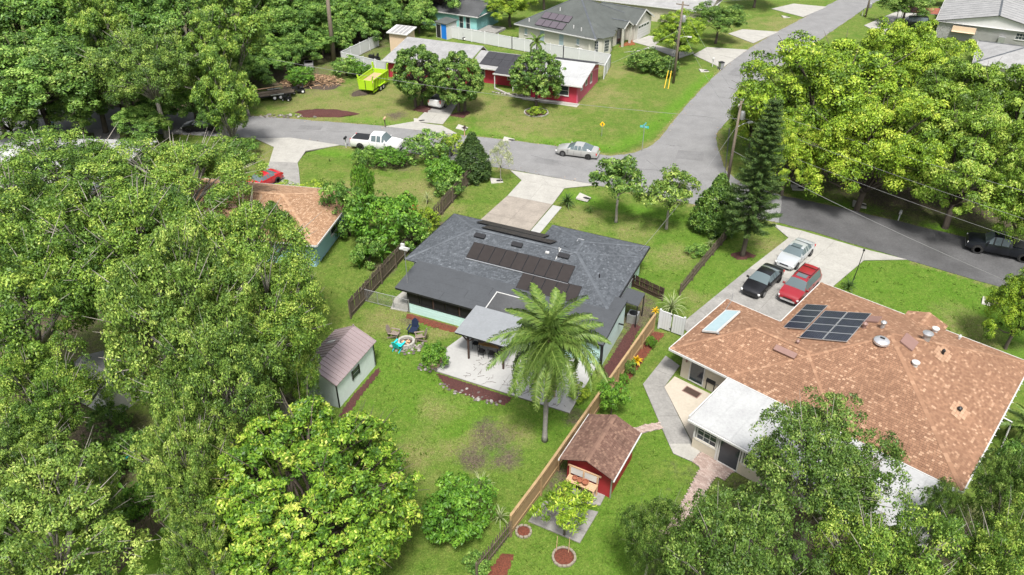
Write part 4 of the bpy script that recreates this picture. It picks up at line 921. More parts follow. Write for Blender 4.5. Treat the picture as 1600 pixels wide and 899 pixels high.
wall_box(E_, 9.0, 15.9, 11.0, 16.5, 2.6, 'beige_wall'); gable_wall(E_, 15.75, 10.9, 16.6, 2.6, 4.2, 'beige_wall', 0.16)
mb = MB(); mb.rng((15.93,11.9,0.0),(15.99,15.7,2.2)); gd = mb.build('garage_door', 'white_paint', E_)
for i in range(4): mb = MB(); mb.rng((15.992,12.0+i*0.95,1.75),(16.0,12.75+i*0.95,2.05)); mb.build('pane', 'glass', gd)
for i in range(3): mb = MB(); mb.rng((15.992,11.95,0.5+i*0.42),(15.998,15.65,0.52+i*0.42)); mb.build('panel_groove', 'concrete_grey', gd)
for a, b in (((16.25,10.5,2.6),(16.25,13.75,4.4)),((16.25,13.75,4.4),(16.25,17.0,2.6))): mb = MB(); mb.bar(a, b, 0.06, 0.22); mb.build('fascia', 'white_paint', rg)
for a, b in (((16.15,6.8,2.8),(16.15,8.3,3.7)),((16.15,8.3,3.7),(16.15,9.8,2.8))): mb = MB(); mb.bar(a, b, 0.06, 0.2); mb.build('fascia', 'white_paint', rp)
for v in (7.1, 9.5): mb = MB(); mb.rng((15.7,v-0.15,0),(16.0,v+0.15,2.9)); mb.build('column', 'beige_wall', E_)
mb = MB(); mb.rng((14.51,7.6,0.05),(14.56,8.9,2.2)); mb.build('door', 'glass', E_)
# bay
mb = MB(); bp = [(13.6,0.35),(15.4,1.3),(15.9,3.0),(15.2,4.8),(14.3,5.2)]; 
for (a, b) in zip(bp[:-1], bp[1:]): mb.bar((a[0],a[1],1.25),(b[0],b[1],1.25),0.15,2.7)
mb.build('bay_wall', 'beige_wall', E_)
rb_ = MB(); tip = (12.3,3.2,4.2)
bo = [(13.2,-0.15),(15.75,0.95),(16.4,3.0),(15.6,5.2),(14.4,5.7)]
for a, b in zip(bo[:-1], bo[1:]): rb_.add([(a[0],a[1],2.72),(b[0],b[1],2.72),tip],[(0,1,2)])
rb_.build('bay_roof', 'dark_roof', E_)
for a, b in zip(bp[:-1], bp[1:]):
    c = Vector(((a[0]+b[0])/2,(a[1]+b[1])/2,0)); d = Vector((b[0]-a[0],b[1]-a[1],0)).normalized(); nrm = Vector((d.y,-d.x,0))
    mb = MB(); q = c+nrm*0.085; mb.bar(q-d*0.5+Vector((0,0,1.35)), q+d*0.5+Vector((0,0,1.35)), 0.04, 1.9); f = mb.build('window', 'white_paint', E_)
    for i in range(3):
        for j in range(4):
            g = MB(); s = q+nrm*0.03+d*(-0.3+0.3*i)+Vector((0,0,0.7+0.43*j)); g.bar(s-d*0.12, s+d*0.12, 0.02, 0.36); g.build('pane', 'glass', f)
for u, w_, h_, z_ in ((1.9,0.5,0.9,1.2),(5.0,0.8,1.7,0.6),(8.6,0.8,1.7,0.6),(11.6,0.5,0.9,1.2)): window(E_, 'v-', 0.5, u, w_, h_, z_, 'glass_pale')
ee = Vector((0,1,0.52)).normalized()
for i in range(4):
    for j in range(2): 
        v0 = 0.4+j*1.5; solar_panel(re_, (3.6+i*1.3+j*0.15, v0, 2.7+0.52*v0+0.1), (1,0,0), ee, 1.27, 1.42, 'pv_slate', 'black_metal')
for u, v in ((2.2,0.9),(10.3,1.2),(11.8,1.0),(6.0,4.0)): mb = MB(); mb.tube([(u,v,2.7+0.5*v),(u,v,2.7+0.5*v+0.5)],0.09,8); mb.build('vent_pipe', 'white_paint', re_)
mb = MB(); mb.box((12.2,0.0,0.4),(0.8,0.7,0.8)); mb.build('utility_box', 'white_paint', E_)

def simple_house(name, label, px, py, z, az, w, d, ze, slope, wallm, roofm, gab, ins=0.4, trim='white_paint'):
    o = G(px, py, z); t = thing(name, label, 'house', (o.x, o.y, 0), R_(az))
    rf = pitched_roof(t, [(0,w,0,d,gab)], ze, slope, 'shingle_grey', base=roofm, shingles=False, capm='shingle_grey')
    wall_box(t, ins, w-ins, ins, d-ins, ze-0.1, wallm); soffit(rf, 0.03, w-0.03, 0.03, d-0.03, ze)
    if gab == 'u': 
        for u in (ins, w-ins-0.15): gable_wall(t, u, ins, d-ins, ze-0.1, ze-0.1+slope*(d/2-ins), wallm)
    if gab == 'v':
        for v in (ins, d-ins-0.15): gable_wall(t, v, ins, w-ins, ze-0.1, ze-0.1+slope*(w/2-ins), wallm, axis='v')
    eave_trim(rf, 0, w, 0, d, ze, trim, sides='nsew' if gab is None else 'ns' if gab == 'u' else 'ew')
    return t, rf
# teal house, its right gable facing us
oT = G(747, 27, 2.6); azT = -28
T_, rT = simple_house('house', 'teal house with weathered grey roof behind the white fence', 700, 20, 2.6, azT, 13, 8, 2.6, 0.4, 'teal_wall', 'grey_roof', 'u')
T_.location = (oT.x-13.0*math.cos(R_(azT)), oT.y-13.0*math.sin(R_(azT)), 0)
window(T_, 'v-', 0.4, 9.5, 0.7, 1.9, 0.3); window(T_, 'v-', 0.4, 10.8, 0.7, 1.9, 0.3)
mb = MB(); mb.rng((10.0,-0.2,0),(13.5,0.3,0.4)); mb.rng((12.7,0.4,0),(16,4,0.35)); mb.build('deck', 'concrete_grey', T_)
# pale house behind the garage
F_, rF = simple_house('house', 'long pale house with flat grey-green roof at the very top edge', 950, 14, 2.6, -26, 24, 10, 2.6, 0.22, 'cream_wall', 'grey_membrane', 'u')
oF = G(985, 8, 2.6); F_.location = (oF.x-9, oF.y+5.5, 0)
window(F_, 'v-', 0.4, 6.0, 1.6, 0.9, 1.0, cols=2)
# white house top right: gable roof, ridge towards the road
H1, rH = simple_house('house', 'white house with broad weathered grey gable roof at the top right', 1462, 30, 2.6, -30, 17, 16, 2.7, 0.22, 'white_paint', 'grey_membrane', 'v')
oH = G(1463, 32, 2.7); H1.location = (oH.x, oH.y, 0)
for u in np.arange(2.0,17,2.1):
    pass
for v in np.arange(1.5, 16, 1.6):
    for s_, ua, ub, za, zb in (('l',0.0,8.5,2.7,4.57),('r',8.5,17.0,4.57,2.7)):
        mb = MB(); mb.bar((ua,v,za+0.03),(ub,v,zb+0.03),0.04,0.03); mb.build('roof_seam', 'grey_roll_light', rH)
mb = MB(); mb.rng((2.6,-0.5,1.4),(6.0,0.35,1.45)); mb.bar((2.6,0.0,1.75),(6.0,0.0,1.75),0.06,1.0); mb.build('awning', 'tan_wall', H1)
window(H1, 'v-', 0.4, 12.3, 1.3, 0.9, 1.3, cols=3, rows=2)
mb = MB(); mb.rng((9.4,-0.5,0),(10.3,0.2,1.5)); mb.build('air_conditioner', 'galv', H1)
mb = MB(); mb.rng((14.3,0.2,-0.1),(16.7,0.39,2.4)); mb.build('wall_panel', 'tan_wall', H1)
H2, r2 = simple_house('house', 'low grey hip-roofed house half hidden by the lime-green street trees', 1455, 60, 2.6, -30, 17, 12, 2.6, 0.26, 'beige_wall', 'grey_membrane', None)
o2 = G(1462, 62, 2.6); H2.location = (o2.x+0.2, o2.y-11.0, 0)
mb = MB(); mb.box((11,5,4.2),(0.8,0.8,0.5)); mb.build('roof_vent', 'white_paint', r2)
# far roof in the top right corner, open carport with a rusty roof
def carport(label, x, y, az, w, d, z, m, name='carport'):
    o = G(x, y); t = thing(name, label, 'carport', (o.x, o.y, 0), R_(az))
    mb = MB(); mb.box((w/2,d/2,z),(w,d,0.08)); rf = mb.build('roof', 'galv', t)
    n = int(w/0.9)
    for i in range(n): s = MB(); s.add([(w*i/n,0,z+0.05+0.01*(i%2)),(w*(i+1)/n-0.02,0,z+0.05+0.01*(i%2)),(w*(i+1)/n-0.02,d,z+0.05+0.01*(i%2)),(w*i/n,d,z+0.05+0.01*(i%2))],[(0,1,2,3)]); s.build('roof_sheet', m, rf)
    for u in (0.1, w-0.1):
        for v in (0.1, d-0.1): s = MB(); s.rng((u-0.05,v-0.05,0),(u+0.05,v+0.05,z-0.04)); s.build('post', 'galv', t)
    return t
carport('open carport with a rust-red corrugated roof beside the white house', 1404, 40, -16, 12.5, 4.2, 2.2, 'rust_roof')
carport('open shelter with a faded red and white roof at the top right edge', 1450, 12, -12, 13, 4, 2.4, 'grey_membrane')

# brown-roofed neighbour on the left, mostly under trees
oN = G(388, 291, 2.6)
N_ = thing('house', 'tan-roofed house with pale blue walls half under the big left trees', 'house', (0,0,0), 0)
azN = -10.5
N_.rotation_euler = (0,0,R_(azN)); p = G(525, 367, 2.6); 
# frame origin so that the front right eave corner sits at the surveyed point
L_ = lc(p, azN, G(385, 289, 2.6))
N_.location = (p.x-1.6, p.y+0.3, 0)
RN = [(-17,0.6,-2.0,8.2,None)]
rN = pitched_roof(N_, RN, 2.6, 0.36, 'shingle_tan', (0.22,0.16), seed=21, bright=0.08)
wall_box(N_, -16.4, 0.0, -1.4, 7.6, 2.5, 'blue_wall'); soffit(rN, -16.9, 0.5, -1.9, 8.1, 2.6); eave_trim(rN, -17, 0.6, -2, 8.2, 2.6, sides='nse', name='fascia')
mb = MB(); mb.box((-8.5,1.0,3.9),(1.1,0.5,0.14),rx=math.atan(0.36)); mb.build('roof_vent', 'brown_metal', rN)
window(N_, 'u+', 0.0, 3.0, 1.2, 1.1, 1.0)
# white-roofed trailer homes on the far left
for lab, x, y, az, w_, d_ in (('white flat-roofed home showing through the trees at the left edge', -60, 262, -4, 17, 8), ('white-roofed shelter glimpsed through the big left trees', 90, 335, -6, 13, 7)):
    o = G(x, y, 2.6); t = thing('house', lab, 'house', (o.x, o.y, 0), R_(az))
    rf = sheet_roof(t, 0, w_, 0, d_, 2.6, 3.1, d_/2, 'white_roof', 8); wall_box(t, 0.3, w_-0.3, 0.3, d_-0.3, 2.5, 'white_paint')
o = G(95, 585, 2.4); t = thing('garden_shed', 'pale-roofed garden shed seen through the gap in the left trees', 'shed', (o.x, o.y, 0), R_(-30))
sheet_roof(t, 0, 4.2, 0, 3.2, 2.2, 2.8, 1.6, 'grey_membrane', 5); wall_box(t, 0.2, 4.0, 0.2, 3.0, 2.15, 'white_paint')

# ---- sheds
oD = G(528.5, 598, 2.2)
D_ = thing('garden_shed', 'mint green shed with ribbed mauve metal roof on the left lawn', 'shed', (oD.x, oD.y, 0), R_(-21.8))
# right eave runs along +v at u = 0
mb = MB(); mb.rng((-3.3,-0.1,0),(-0.12,4.75,0.0+2.15)); 
wall_box(D_, -3.3, -0.12, -0.15, 4.75, 2.1, 'shed_white', th=0.1)
for v in (-0.15, 4.62): gable_wall(D_, v, -3.3, -0.12, 2.1, 2.95, 'shed_white', 0.12, 'v')
for k, (ua, za, ub, zb) in enumerate(((0.05,2.15,-1.71,3.05),(-1.71,3.05,-3.47,2.15))):
    mb = MB(); vs = [(ua,-0.3,za),(ua,5.0,za),(ub,5.0,zb),(ub,-0.3,zb)]
    mb.add(vs+[(x,y,z-0.05) for x,y,z in vs], [(0,1,2,3),(7,6,5,4),(0,4,5,1),(1,5,6,2),(2,6,7,3),(3,7,4,0)]); rf = mb.build('roof', 'mauve_metal', D_)
    for i in range(15):
        v = -0.25+i*0.37; s = MB(); s.bar((ua,v,za+0.025),(ub,v,zb+0.025),0.05,0.04); s.build('rib', 'mauve_metal', rf)
    if k == 1: s = MB(); s.add([(-2.2,3.0,2.83),(-2.2,3.35,2.83),(-2.9,3.35,2.48),(-2.9,3.0,2.48)],[(0,1,2,3)]); s.build('skylight', 'white_paint', rf)
for v in (-0.17, 4.72): mb = MB(); mb.rng((-0.16,v,0),(-0.08,v+0.06,2.1)); mb.build('corner_trim', 'black_trim', D_)
mb = MB(); mb.rng((-0.118,1.75,0.95),(-0.09,2.65,1.75)); wf = mb.build('window', 'white_paint', D_)
for a, b in (((1.7,0.95),(1.85,1.75)),((2.55,0.95),(2.7,1.75))): s = MB(); s.rng((-0.089,a[0],a[1]),(-0.06,b[0],b[1])); s.build('shutter', 'black_trim', wf)
for z_ in (1.0, 1.38): s = MB(); s.rng((-0.089,1.87,z_),(-0.075,2.53,z_+0.32)); s.build('pane', 'glass', wf)
mb = MB(); mb.rng((-1.75,4.88,3.02),(-1.67,4.96,3.2)); mb.build('finial', 'mauve_metal', D_)

oC = G(875.8, 715.6, 2.2)
C_ = thing('garden_shed', 'barn-red shed with brown shingle gable roof and white gutters by the wooden fence', 'shed', (oC.x, oC.y, 0), R_(-28.8))
rC = pitched_roof(C_, [(0,3.45,-0.15,4.3,'v')], 2.2, 0.42, 'shingle_shed', (0.2,0.14), seed=31, bright=0.03)
wall_box(C_, 0.3, 3.15, 0.45, 4.1, 2.15, 'barn_red', th=0.1); gable_wall(C_, 0.44, 0.3, 3.15, 2.1, 2.7, 'barn_red', 0.1, 'v')
for u in (-0.08, 3.46): mb = MB(); mb.rng((u,-0.18,2.1),(u+0.09,4.32,2.19)); mb.build('gutter', 'white_paint', rC)
mb = MB(); mb.bar((3.2,0.42,2.05),(3.2,0.42,0.0),0.08,0.06); mb.build('downspout', 'galv', C_)
mb = MB(); mb.box((1.72,0.41,2.35),(0.14,0.06,0.25)); mb.build('lamp', 'white_paint', C_)
# tool bench standing in front
p = Vector((oC.x, oC.y, 0)); ac = R_(-28.8)
def LC(u, v, z=0): return Vector((p.x+u*math.cos(ac)-v*math.sin(ac), p.y+u*math.sin(ac)+v*math.cos(ac), z))
o = LC(0.55, 0.15); t = thing('potting_bench', 'bare wood potting bench with slatted back against the barn-red shed', 'bench', (o.x, o.y, 0), ac)
mb = MB(); mb.rng((0,0.05,1.05),(1.9,0.1,1.6)); mb.build('back_board', 'white_paint', t)
mb = MB(); mb.rng((-0.1,0.03,1.62),(2.05,0.12,1.7)); mb.build('top_rail', 'wood_bare', t)
for u in (0.0, 0.9, 1.8): mb = MB(); mb.rng((u,0.0,0),(u+0.09,0.09,1.6)); mb.build('leg', 'wood_bare', t)
for u in (0.0, 1.8): mb = MB(); mb.rng((u,-0.55,0),(u+0.09,-0.46,0.9)); mb.build('leg', 'wood_bare', t)
for i in range(5): mb = MB(); mb.rng((0,-0.55+i*0.12,0.9),(1.9,-0.45+i*0.12,0.94)); mb.build('slat', 'wood_bare', t)
for i in range(3): mb = MB(); mb.rng((0.1,0.02,0.98+0.0),(0.2,0.05,1.0)) 
for k, (u, v, z, m, r, lab) in enumerate(((0.5,-0.25,0.94,'terracotta',0.15,'dark terracotta pot at the left of the potting bench'),(0.85,-0.3,0.94,'terracotta',0.17,'terracotta pot in the middle of the potting bench'),(1.2,-0.3,0.94,'terracotta',0.2,'wide orange clay bowl on the right of the potting bench'))):
    q = LC(0.55+u, 0.15+v, z); mb = MB(); mb.lathe([(r*0.6,0),(r,r*1.3),(r*1.1,r*1.3),(r*1.1,r*1.5),(r*0.9,r*1.5),(r*0.8,r*0.9)],14); tag(mb.build('flower_pot', m, None, 40, loc=q), lab, 'pot')

o = G(607, 68, 0); p1 = G(604, 82); 
t = thing('garden_shed', 'tall tan shed with pale flat roof behind the white vinyl fence', 'shed', (0,0,0), R_(AZR)); q = G(603, 84); t.location = (q.x+0.6, q.y+1, 0); t.scale = (0.78,0.78,0.9)
wall_box(t, 0, 3.8, 0, 3.4, 3.4, 'tan_wall', th=0.12); mb = MB(); mb.add([(-0.4,-0.4,3.35),(4.2,-0.4,3.35),(4.2,3.8,3.75),(-0.4,3.8,3.75),(-0.4,-0.4,3.2),(4.2,-0.4,3.2),(4.2,3.8,3.6),(-0.4,3.8,3.6)],[(0,1,2,3),(7,6,5,4),(0,4,5,1),(1,5,6,2),(2,6,7,3),(3,7,4,0)]); rf = mb.build('roof', 'white_paint', t)
for i in range(4): s = MB(); s.add([(0.3+i*0.9,-0.2,3.385),(1.0+i*0.9,-0.2,3.385),(1.0+i*0.9,3.6,3.75),(0.3+i*0.9,3.6,3.75)],[(0,1,2,3)]); s.build('roof_sheet', 'grey_membrane', rf)
t = thing('garden_shed', 'small white shed with open doorway and bright blue door behind the crimson house', 'shed', (0,0,0), R_(-40)); q = G(682, 58); t.location = (q.x, q.y, 0); t.scale = (0.72,0.8,1.0)
wall_box(t, 0, 3.3, 0, 3.0, 2.4, 'white_paint', th=0.1); mb = MB(); mb.rng((0.2,-0.03,0.05),(1.4,-0.01,2.1)); mb.build('doorway', 'shade_black', t)  # black panel on the wall paints the shade inside the doorway
mb = MB(); mb.rng((1.75,-0.06,0.05),(3.25,-0.01,2.3)); mb.build('door', 'blue_paint', t)
mb = MB(); mb.box((1.65,1.5,2.55),(3.8,3.5,0.12),rx=0.06); mb.build('roof', 'dark_roof', t)

# ------------------------------------------------------------------ fences
def fence(label, pts, picket_m, post_m, h=1.8, bw=0.14, gap=0.012, panel=2.4, rails=2, lean=0.015, group=None, cap=False, name='wooden_fence', uneven=0.03, side=1, thick=0.02, skip=0.0):
    """pickets, rails and posts are parts; pts are photo points on the ground"""
    W = [G(*p) for p in pts]; t = thing(name, label, 'fence', W[0], 0, group); o0 = W[0]
    pk = MB().box((0,0,h/2),(bw,thick,h)).add([(-bw/2,-thick/2,h),(bw/2,-thick/2,h),(bw/2,thick/2,h),(-bw/2,thick/2,h),(-bw*0.25,-thick/2,h+0.04),(bw*0.25,-thick/2,h+0.04),(bw*0.25,thick/2,h+0.04),(-bw*0.25,thick/2,h+0.04)],[(4,5,6,7),(0,1,5,4),(2,3,7,6),(1,2,6,5),(3,0,4,7)]).mesh('picket', picket_m)
    ps = MB().box((0,0,(h+0.05)/2-0.02),(0.1,0.1,h+0.1)).mesh('post', post_m)
    n_all = sum((b-a).length for a, b in zip(W[:-1], W[1:]))/(bw+gap); cnt = 0
    for a, b in zip(W[:-1], W[1:]):
        d = b-a; L = d.length; d.normalize(); az = math.atan2(d.y, d.x); nrm = Vector((-d.y, d.x, 0))*side
        n = int(L/(bw+gap))
        for i in range(n):
            if rnd.random() < skip: continue
            p = a+d*((i+0.5)*(L/n))-o0+nrm*0.06
            o = ob('picket', pk, t, (p.x, p.y, rnd.uniform(-uneven, uneven)-0.02)); o.rotation_euler = (rnd.uniform(-lean,lean), rnd.uniform(-lean,lean), az)
        m = max(1, round(L/panel))
        for i in range(m+1):
            p = a+d*(L*i/m)-o0-nrm*0.02; o = ob('post', ps, t, (p.x, p.y, 0)); o.rotation_euler = (0, 0, az)
        for z in ([0.35, h-0.35] if rails == 2 else [0.3, h/2, h-0.3]):
            mb = MB(); mb.bar(a-o0+Vector((0,0,z))+nrm*0.025, b-o0+Vector((0,0,z))+nrm*0.025, 0.04, 0.09); mb.build('rail', post_m, t)
        if cap:
            mb = MB(); mb.bar(a-o0+Vector((0,0,h+0.055)), b-o0+Vector((0,0,h+0.055)), 0.16, 0.04); mb.build('cap_board', picket_m, t)
    return t
fence('weathered grey wooden fence along the left side of the grey-roofed house', [(548,498),(640,395),(722,300),(735,288)], 'wood_old', 'wood_old', 1.75, bw=0.145, lean=0.03, uneven=0.06)
fence('old wooden fence under the trees at the bottom left', [(150,935),(256,822)], 'wood_old', 'wood_old', 1.7, bw=0.145, lean=0.03, uneven=0.05)
fence('new golden wooden fence running past the red shed to the white gate', [(798,838),(845,774),(1020,520)], 'wood_new', 'wood_new', 1.75, bw=0.14, cap=True, side=1, lean=0.005, uneven=0.005)
fence('dark picket fence with gaps at the bottom beside the mulch strip', [(745,905),(798,838)], 'wood_old', 'wood_old', 1.35, bw=0.1, gap=0.12, lean=0.02)
fence('grey picket fence rising beside the front lawn to the dark tree', [(1062,462),(1100,415),(1140,368)], 'wood_old', 'wood_old', 1.15, bw=0.11, gap=0.03, lean=0.03, uneven=0.05)
fence('dark wooden fence closing the side yard behind the lean-to', [(988,448),(1035,470)], 'wood_dark', 'wood_dark', 1.2, bw=0.14, gap=0.02, lean=0.02)
def vinyl_fence(label, pts, h=1.8, panel=2.4):
    W = [G(*p) for p in pts]; t = thing('vinyl_fence', label, 'fence', W[0]); o0 = W[0]
    for a, b in zip(W[:-1], W[1:]):
        d = b-a; L = d.length; d.normalize(); m = max(1, round(L/panel))
        for i in range(m):
            p, q = a+d*(L*i/m)-o0, a+d*(L*(i+1)/m)-o0
            mb = MB(); mb.bar(p+d*0.06+Vector((0,0,h/2)), q-d*0.06+Vector((0,0,h/2)), 0.05, h-0.1); pn = mb.build('panel', 'vinyl', t)
            gr = MB()
            for k in range(1, 10):
                s = p+(q-p)*(k/10); gr.bar(s+Vector((0,0,0.15)), s+Vector((0,0,h-0.2)), 0.012, 0.056)
            gr.build('board_joint', 'concrete_grey', pn)
            r2 = MB(); r2.bar(p+Vector((0,0,h-0.05)), q+Vector((0,0,h-0.05)), 0.09, 0.1); r2.build('rail', 'vinyl', pn)
        for i in range(m+1):
            p = a+d*(L*i/m)-o0; mb = MB(); mb.box((p.x,p.y,h/2+0.02),(0.13,0.13,h+0.06)); mb.box((p.x,p.y,h+0.08),(0.16,0.16,0.05)); mb.build('post', 'vinyl', t)
    return t
vinyl_fence('white vinyl fence corner at the left of the crimson house', [(606,117),(534,100),(592,72)])
vinyl_fence('long white vinyl fence between the crimson and the beige house', [(697,58),(800,77),(880,92),(953,105),(943,124)], 1.9)
# white gate
p, q = G(1029,513), G(1066,526); d = q-p; L = d.length; az = math.atan2(d.y, d.x)
t = thing('yard_gate', 'white vinyl double gate between wooden fence and brown-roofed house', 'gate', p, az)
for k in range(2):
    mb = MB(); mb.rng((0.06+k*L/2,-0.03,0.1),(L/2-0.04+k*L/2,0.03,1.72)); gt = mb.build('gate_leaf', 'vinyl', t)
    for i in range(1, 7): s = MB(); s.rng((0.06+k*L/2+i*0.2,-0.034,0.2),(0.07+k*L/2+i*0.2,-0.031,1.6)); s.build('board_joint', 'concrete_grey', gt)
    s = MB(); s.rng((0.08+k*L/2,-0.04,1.64),(L/2-0.06+k*L/2,0.04,1.74)); s.build('rail', 'vinyl', gt)
for u in (0.0, L): mb = MB(); mb.rng((u-0.07,-0.07,0),(u+0.07,0.07,1.85)); mb.build('post', 'vinyl', t)
for z_ in (0.35, 1.6): mb = MB(); mb.rng((L/2-0.12,-0.055,z_-0.04),(L/2+0.02,-0.041,z_+0.04)); mb.build('latch', 'black_metal', t)
# chain-link fence
p, q = G(567,470), G(640,488); d = q-p; L = d.length; az = math.atan2(d.y, d.x)
t = thing('chain_link_fence', 'low galvanised chain-link fence from wooden fence to the screened porch', 'fence', p, az)
for i in range(4): mb = MB(); mb.tube([(L*i/3,0,0),(L*i/3,0,1.25)],0.03,8); mb.build('post', 'galv', t)
mb = MB(); mb.tube([(0,0,1.2),(L,0,1.2)],0.025,8); mb.build('top_rail', 'galv', t)
mb = MB(); mb.tube([(0,0,0.08),(L,0,0.08)],0.02,6); mb.build('bottom_rail', 'galv', t)
mb = MB()
k = int(L/0.12)
for i in range(-10, k+1):
    for s in (1, -1):
        x0, x1 = i*0.12, i*0.12+1.12; z0, z1 = (0.08, 1.2) if s > 0 else (1.2, 0.08)
        if x0 < 0: z0 += (z1-z0)*(-x0/1.12); x0 = 0
        if x1 > L: z1 = z0+(z1-z0)*((L-x0)/(x1-x0)); x1 = L
        if x1 > x0: mb.bar((x0,0.004*s,z0),(x1,0.004*s,z1),0.006,0.006)
mb.build('mesh_wire', 'galv', t, kind='stuff')

# ------------------------------------------------------------------ vehicles
def lerp(a, b, t): return a+(b-a)*t
def vehicle(kind, label, cat, px, az, paint, px2=None, scale=1.0, cover=True, group=None):
    S = {'sedan': dict(L=4.8, W=1.82, H=1.45, hood=[(0,.52,.58),(.012,.62,.74),(.035,.70,.86),(.08,.77,.94),(.18,.88,.985),(.275,.95,1.0)], cab=(.28,.45,.66,.86), tail=[(.865,.98,1.0),(.93,.97,.95),(.97,.93,.88),(.99,.82,.78),(1.0,.66,.66)], wheels=(.185,.80), wr=.32),
         'suv': dict(L=4.75, W=1.86, H=1.78, hood=[(0,.66,.70),(.012,.78,.84),(.03,.88,.92),(.07,.97,.97),(.17,1.03,1.0),(.25,1.08,1.0)], cab=(.255,.36,.93,.985), tail=[(.988,1.08,.95),(.995,.9,.93),(1.0,.7,.88)], wheels=(.18,.79), wr=.37),
         'coupe': dict(L=4.4, W=1.78, H=1.38, hood=[(0,.50,.56),(.012,.60,.72),(.035,.68,.85),(.09,.76,.94),(.2,.87,.985),(.29,.93,1.0)], cab=(.295,.44,.64,.86), tail=[(.87,.98,1.0),(.95,.97,.95),(.985,.88,.88),(1.0,.7,.8)], wheels=(.19,.80), wr=.32),
         'pickup': dict(L=5.85, W=2.0, H=1.9, hood=[(0,.80,.86),(.015,.98,.94),(.06,1.08,.98),(.15,1.14,1.0),(.235,1.18,1.0)], cab=(.24,.335,.575,.60), tail=[(.605,1.22,1.0),(.98,1.22,.99),(.995,1.18,.97),(1.0,.75,.96)], wheels=(.165,.79), wr=.41)}[kind]
    L, W, H = S['L']*scale, S['W']*scale, S['H']*scale; c0, c1, c2, c3 = S['cab']; lift = 0.24 if kind in ('sedan','coupe') else 0.36
    st = [(x, zb*scale, None, wd) for x, zb, wd in S['hood']]
    zb0 = S['hood'][-1][1]*scale; zb1 = S['tail'][0][1]*scale
    for f in (0.0, 0.5, 1.0): st.append((lerp(c0,c1,f)+(0.001 if f == 0 else 0), zb0+0.02*f, lerp(zb0+0.02, H-0.04, f**0.92), 1.0))
    nb = 5 if kind != 'pickup' else 4
    mids = [c1+(c2-c1)*k for k in ((.02,.12,.40,.46,.80,.86,.98) if kind != 'pickup' else (.03,.1,.44,.5,.9,.97))]
    for x in mids: st.append((x, lerp(zb0, zb1, (x-c1)/(c2-c1)), H-0.04+0.04*math.sin(math.pi*(x-c1)/(c2-c1)*0.9+0.2), 1.0))
    for f in (0.0, 0.5, 1.0): st.append((lerp(c2,c3,f), zb1, lerp(H-0.03, zb1+0.02, f**1.15), 1.0-0.02*f))
    st += [(x, zb*scale, None, wd) for x, zb, wd in S['tail']]
    rows = []
    for x, zb, zr, wd in st:
        w = W/2*wd; X = (0.5-x)*L
        if zr is None: zr_, wr_ = zb+0.03, 0.84
        else: zr_, wr_ = zr, lerp(0.93, 0.70, min(1, max(0, (zr-zb)/(H-zb))))
        base = lift-0.02 if 0.02 < x < 0.985 else lift+0.08
        half = [(w*0.90, base), (w*0.99, lift+0.20), (w, lerp(base, zb, 0.62)), (w*0.965, zb), (w*wr_, max(zr_-0.05, zb+0.005)), (w*wr_*0.6, zr_+0.005), (0, zr_+0.02)]
        rows.append([(X, y, z) for y, z in half]+[(X, -y, z) for y, z in half[-2::-1]])
    n = 13; body, glass = MB(), {'windscreen': MB(), 'rear_window': MB(), 'side_window': MB()}
    V = [p for r in rows for p in r]; bf = []
    sm = {'windscreen': [], 'rear_window': [], 'l': [], 'r': []}
    for i in range(len(rows)-1):
        xa, xb = st[i][0], st[i+1][0]; xm = (xa+xb)/2
        for j in range(n-1):
            f = (i*n+j, (i+1)*n+j, (i+1)*n+j+1, i*n+j+1)
            top = j in (4,5,6,7); side = j in (3,8)
            if top and c0 < xm < c1 and xa >= c0: sm['windscreen'].append(f)
            elif top and c2 < xm < c3: sm['rear_window'].append(f)
            elif side and c0+(c1-c0)*0.5 < xm < c2+(c3-c2)*(0.4 if kind not in ('suv','pickup') else 0) and (xb-xa) > 0.02*1: sm['l' if j == 3 else 'r'].append(f)
            else: bf.append(f)
    bf.append(tuple(range(n))); bf.append(tuple((len(rows)-1)*n+j for j in range(n-1, -1, -1)))
    p = G(*px); t = thing('car' if cat != 'pickup truck' else 'pickup_truck', label, cat, (p.x, p.y, 0.015), R_(az), group)
    def sub(nm, faces, m, par, smooth=35):
        used = sorted({i for f in faces for i in f}); mp = {u: k for k, u in enumerate(used)}
        mb = MB(); mb.add([V[u] for u in used], [tuple(mp[i] for i in f) for f in faces]); return mb.build(nm, m, par, smooth)
    bo = sub('body', bf, paint, t, 40)
    sub('windscreen', sm['windscreen'], 'glass_car', t); sub('rear_window', sm['rear_window'], 'glass_car', t)
    sub('side_window', sm['l'], 'glass_car', t); sub('side_window', sm['r'], 'glass_car', t)
    wr = S['wr']*scale
    tm = MB().lathe([(wr*0.62,-0.10),(wr*0.93,-0.11),(wr,-0.07),(wr,0.07),(wr*0.93,0.11),(wr*0.62,0.10)],20).mesh('tyre','tyre',40)
    rm_ = MB().lathe([(0.02,0.085),(wr*0.2,0.09),(wr*0.3,0.07),(wr*0.58,0.075),(wr*0.63,0.1)],20).mesh('rim','rim',40)
    am = MB().lathe([(wr*1.15,-0.02),(wr*1.15,0.0)],20).mesh('wheel_arch','shade_black')  # uncut arch: black disc paints the shade around the wheel
    for x in S['wheels']:
        for s in (1, -1):
            X = (0.5-x)*L; whl = bpy.data.objects.new('wheel', tm); col.objects.link(whl); whl.parent = t
            whl.location = (X, s*(W/2-0.075), wr); whl.rotation_euler = (-s*math.pi/2, 0, 0)
            r = ob('rim', rm_, whl)
            ar = ob('wheel_arch', am, t, (X, s*(W/2+0.004), wr+0.02)); ar.rotation_euler = (-s*math.pi/2, 0, 0)
    # lamps, bumpers, mirrors, plates
    hz = S['hood'][1][1]*scale-0.06; tz = S['tail'][-2][1]*scale-0.14
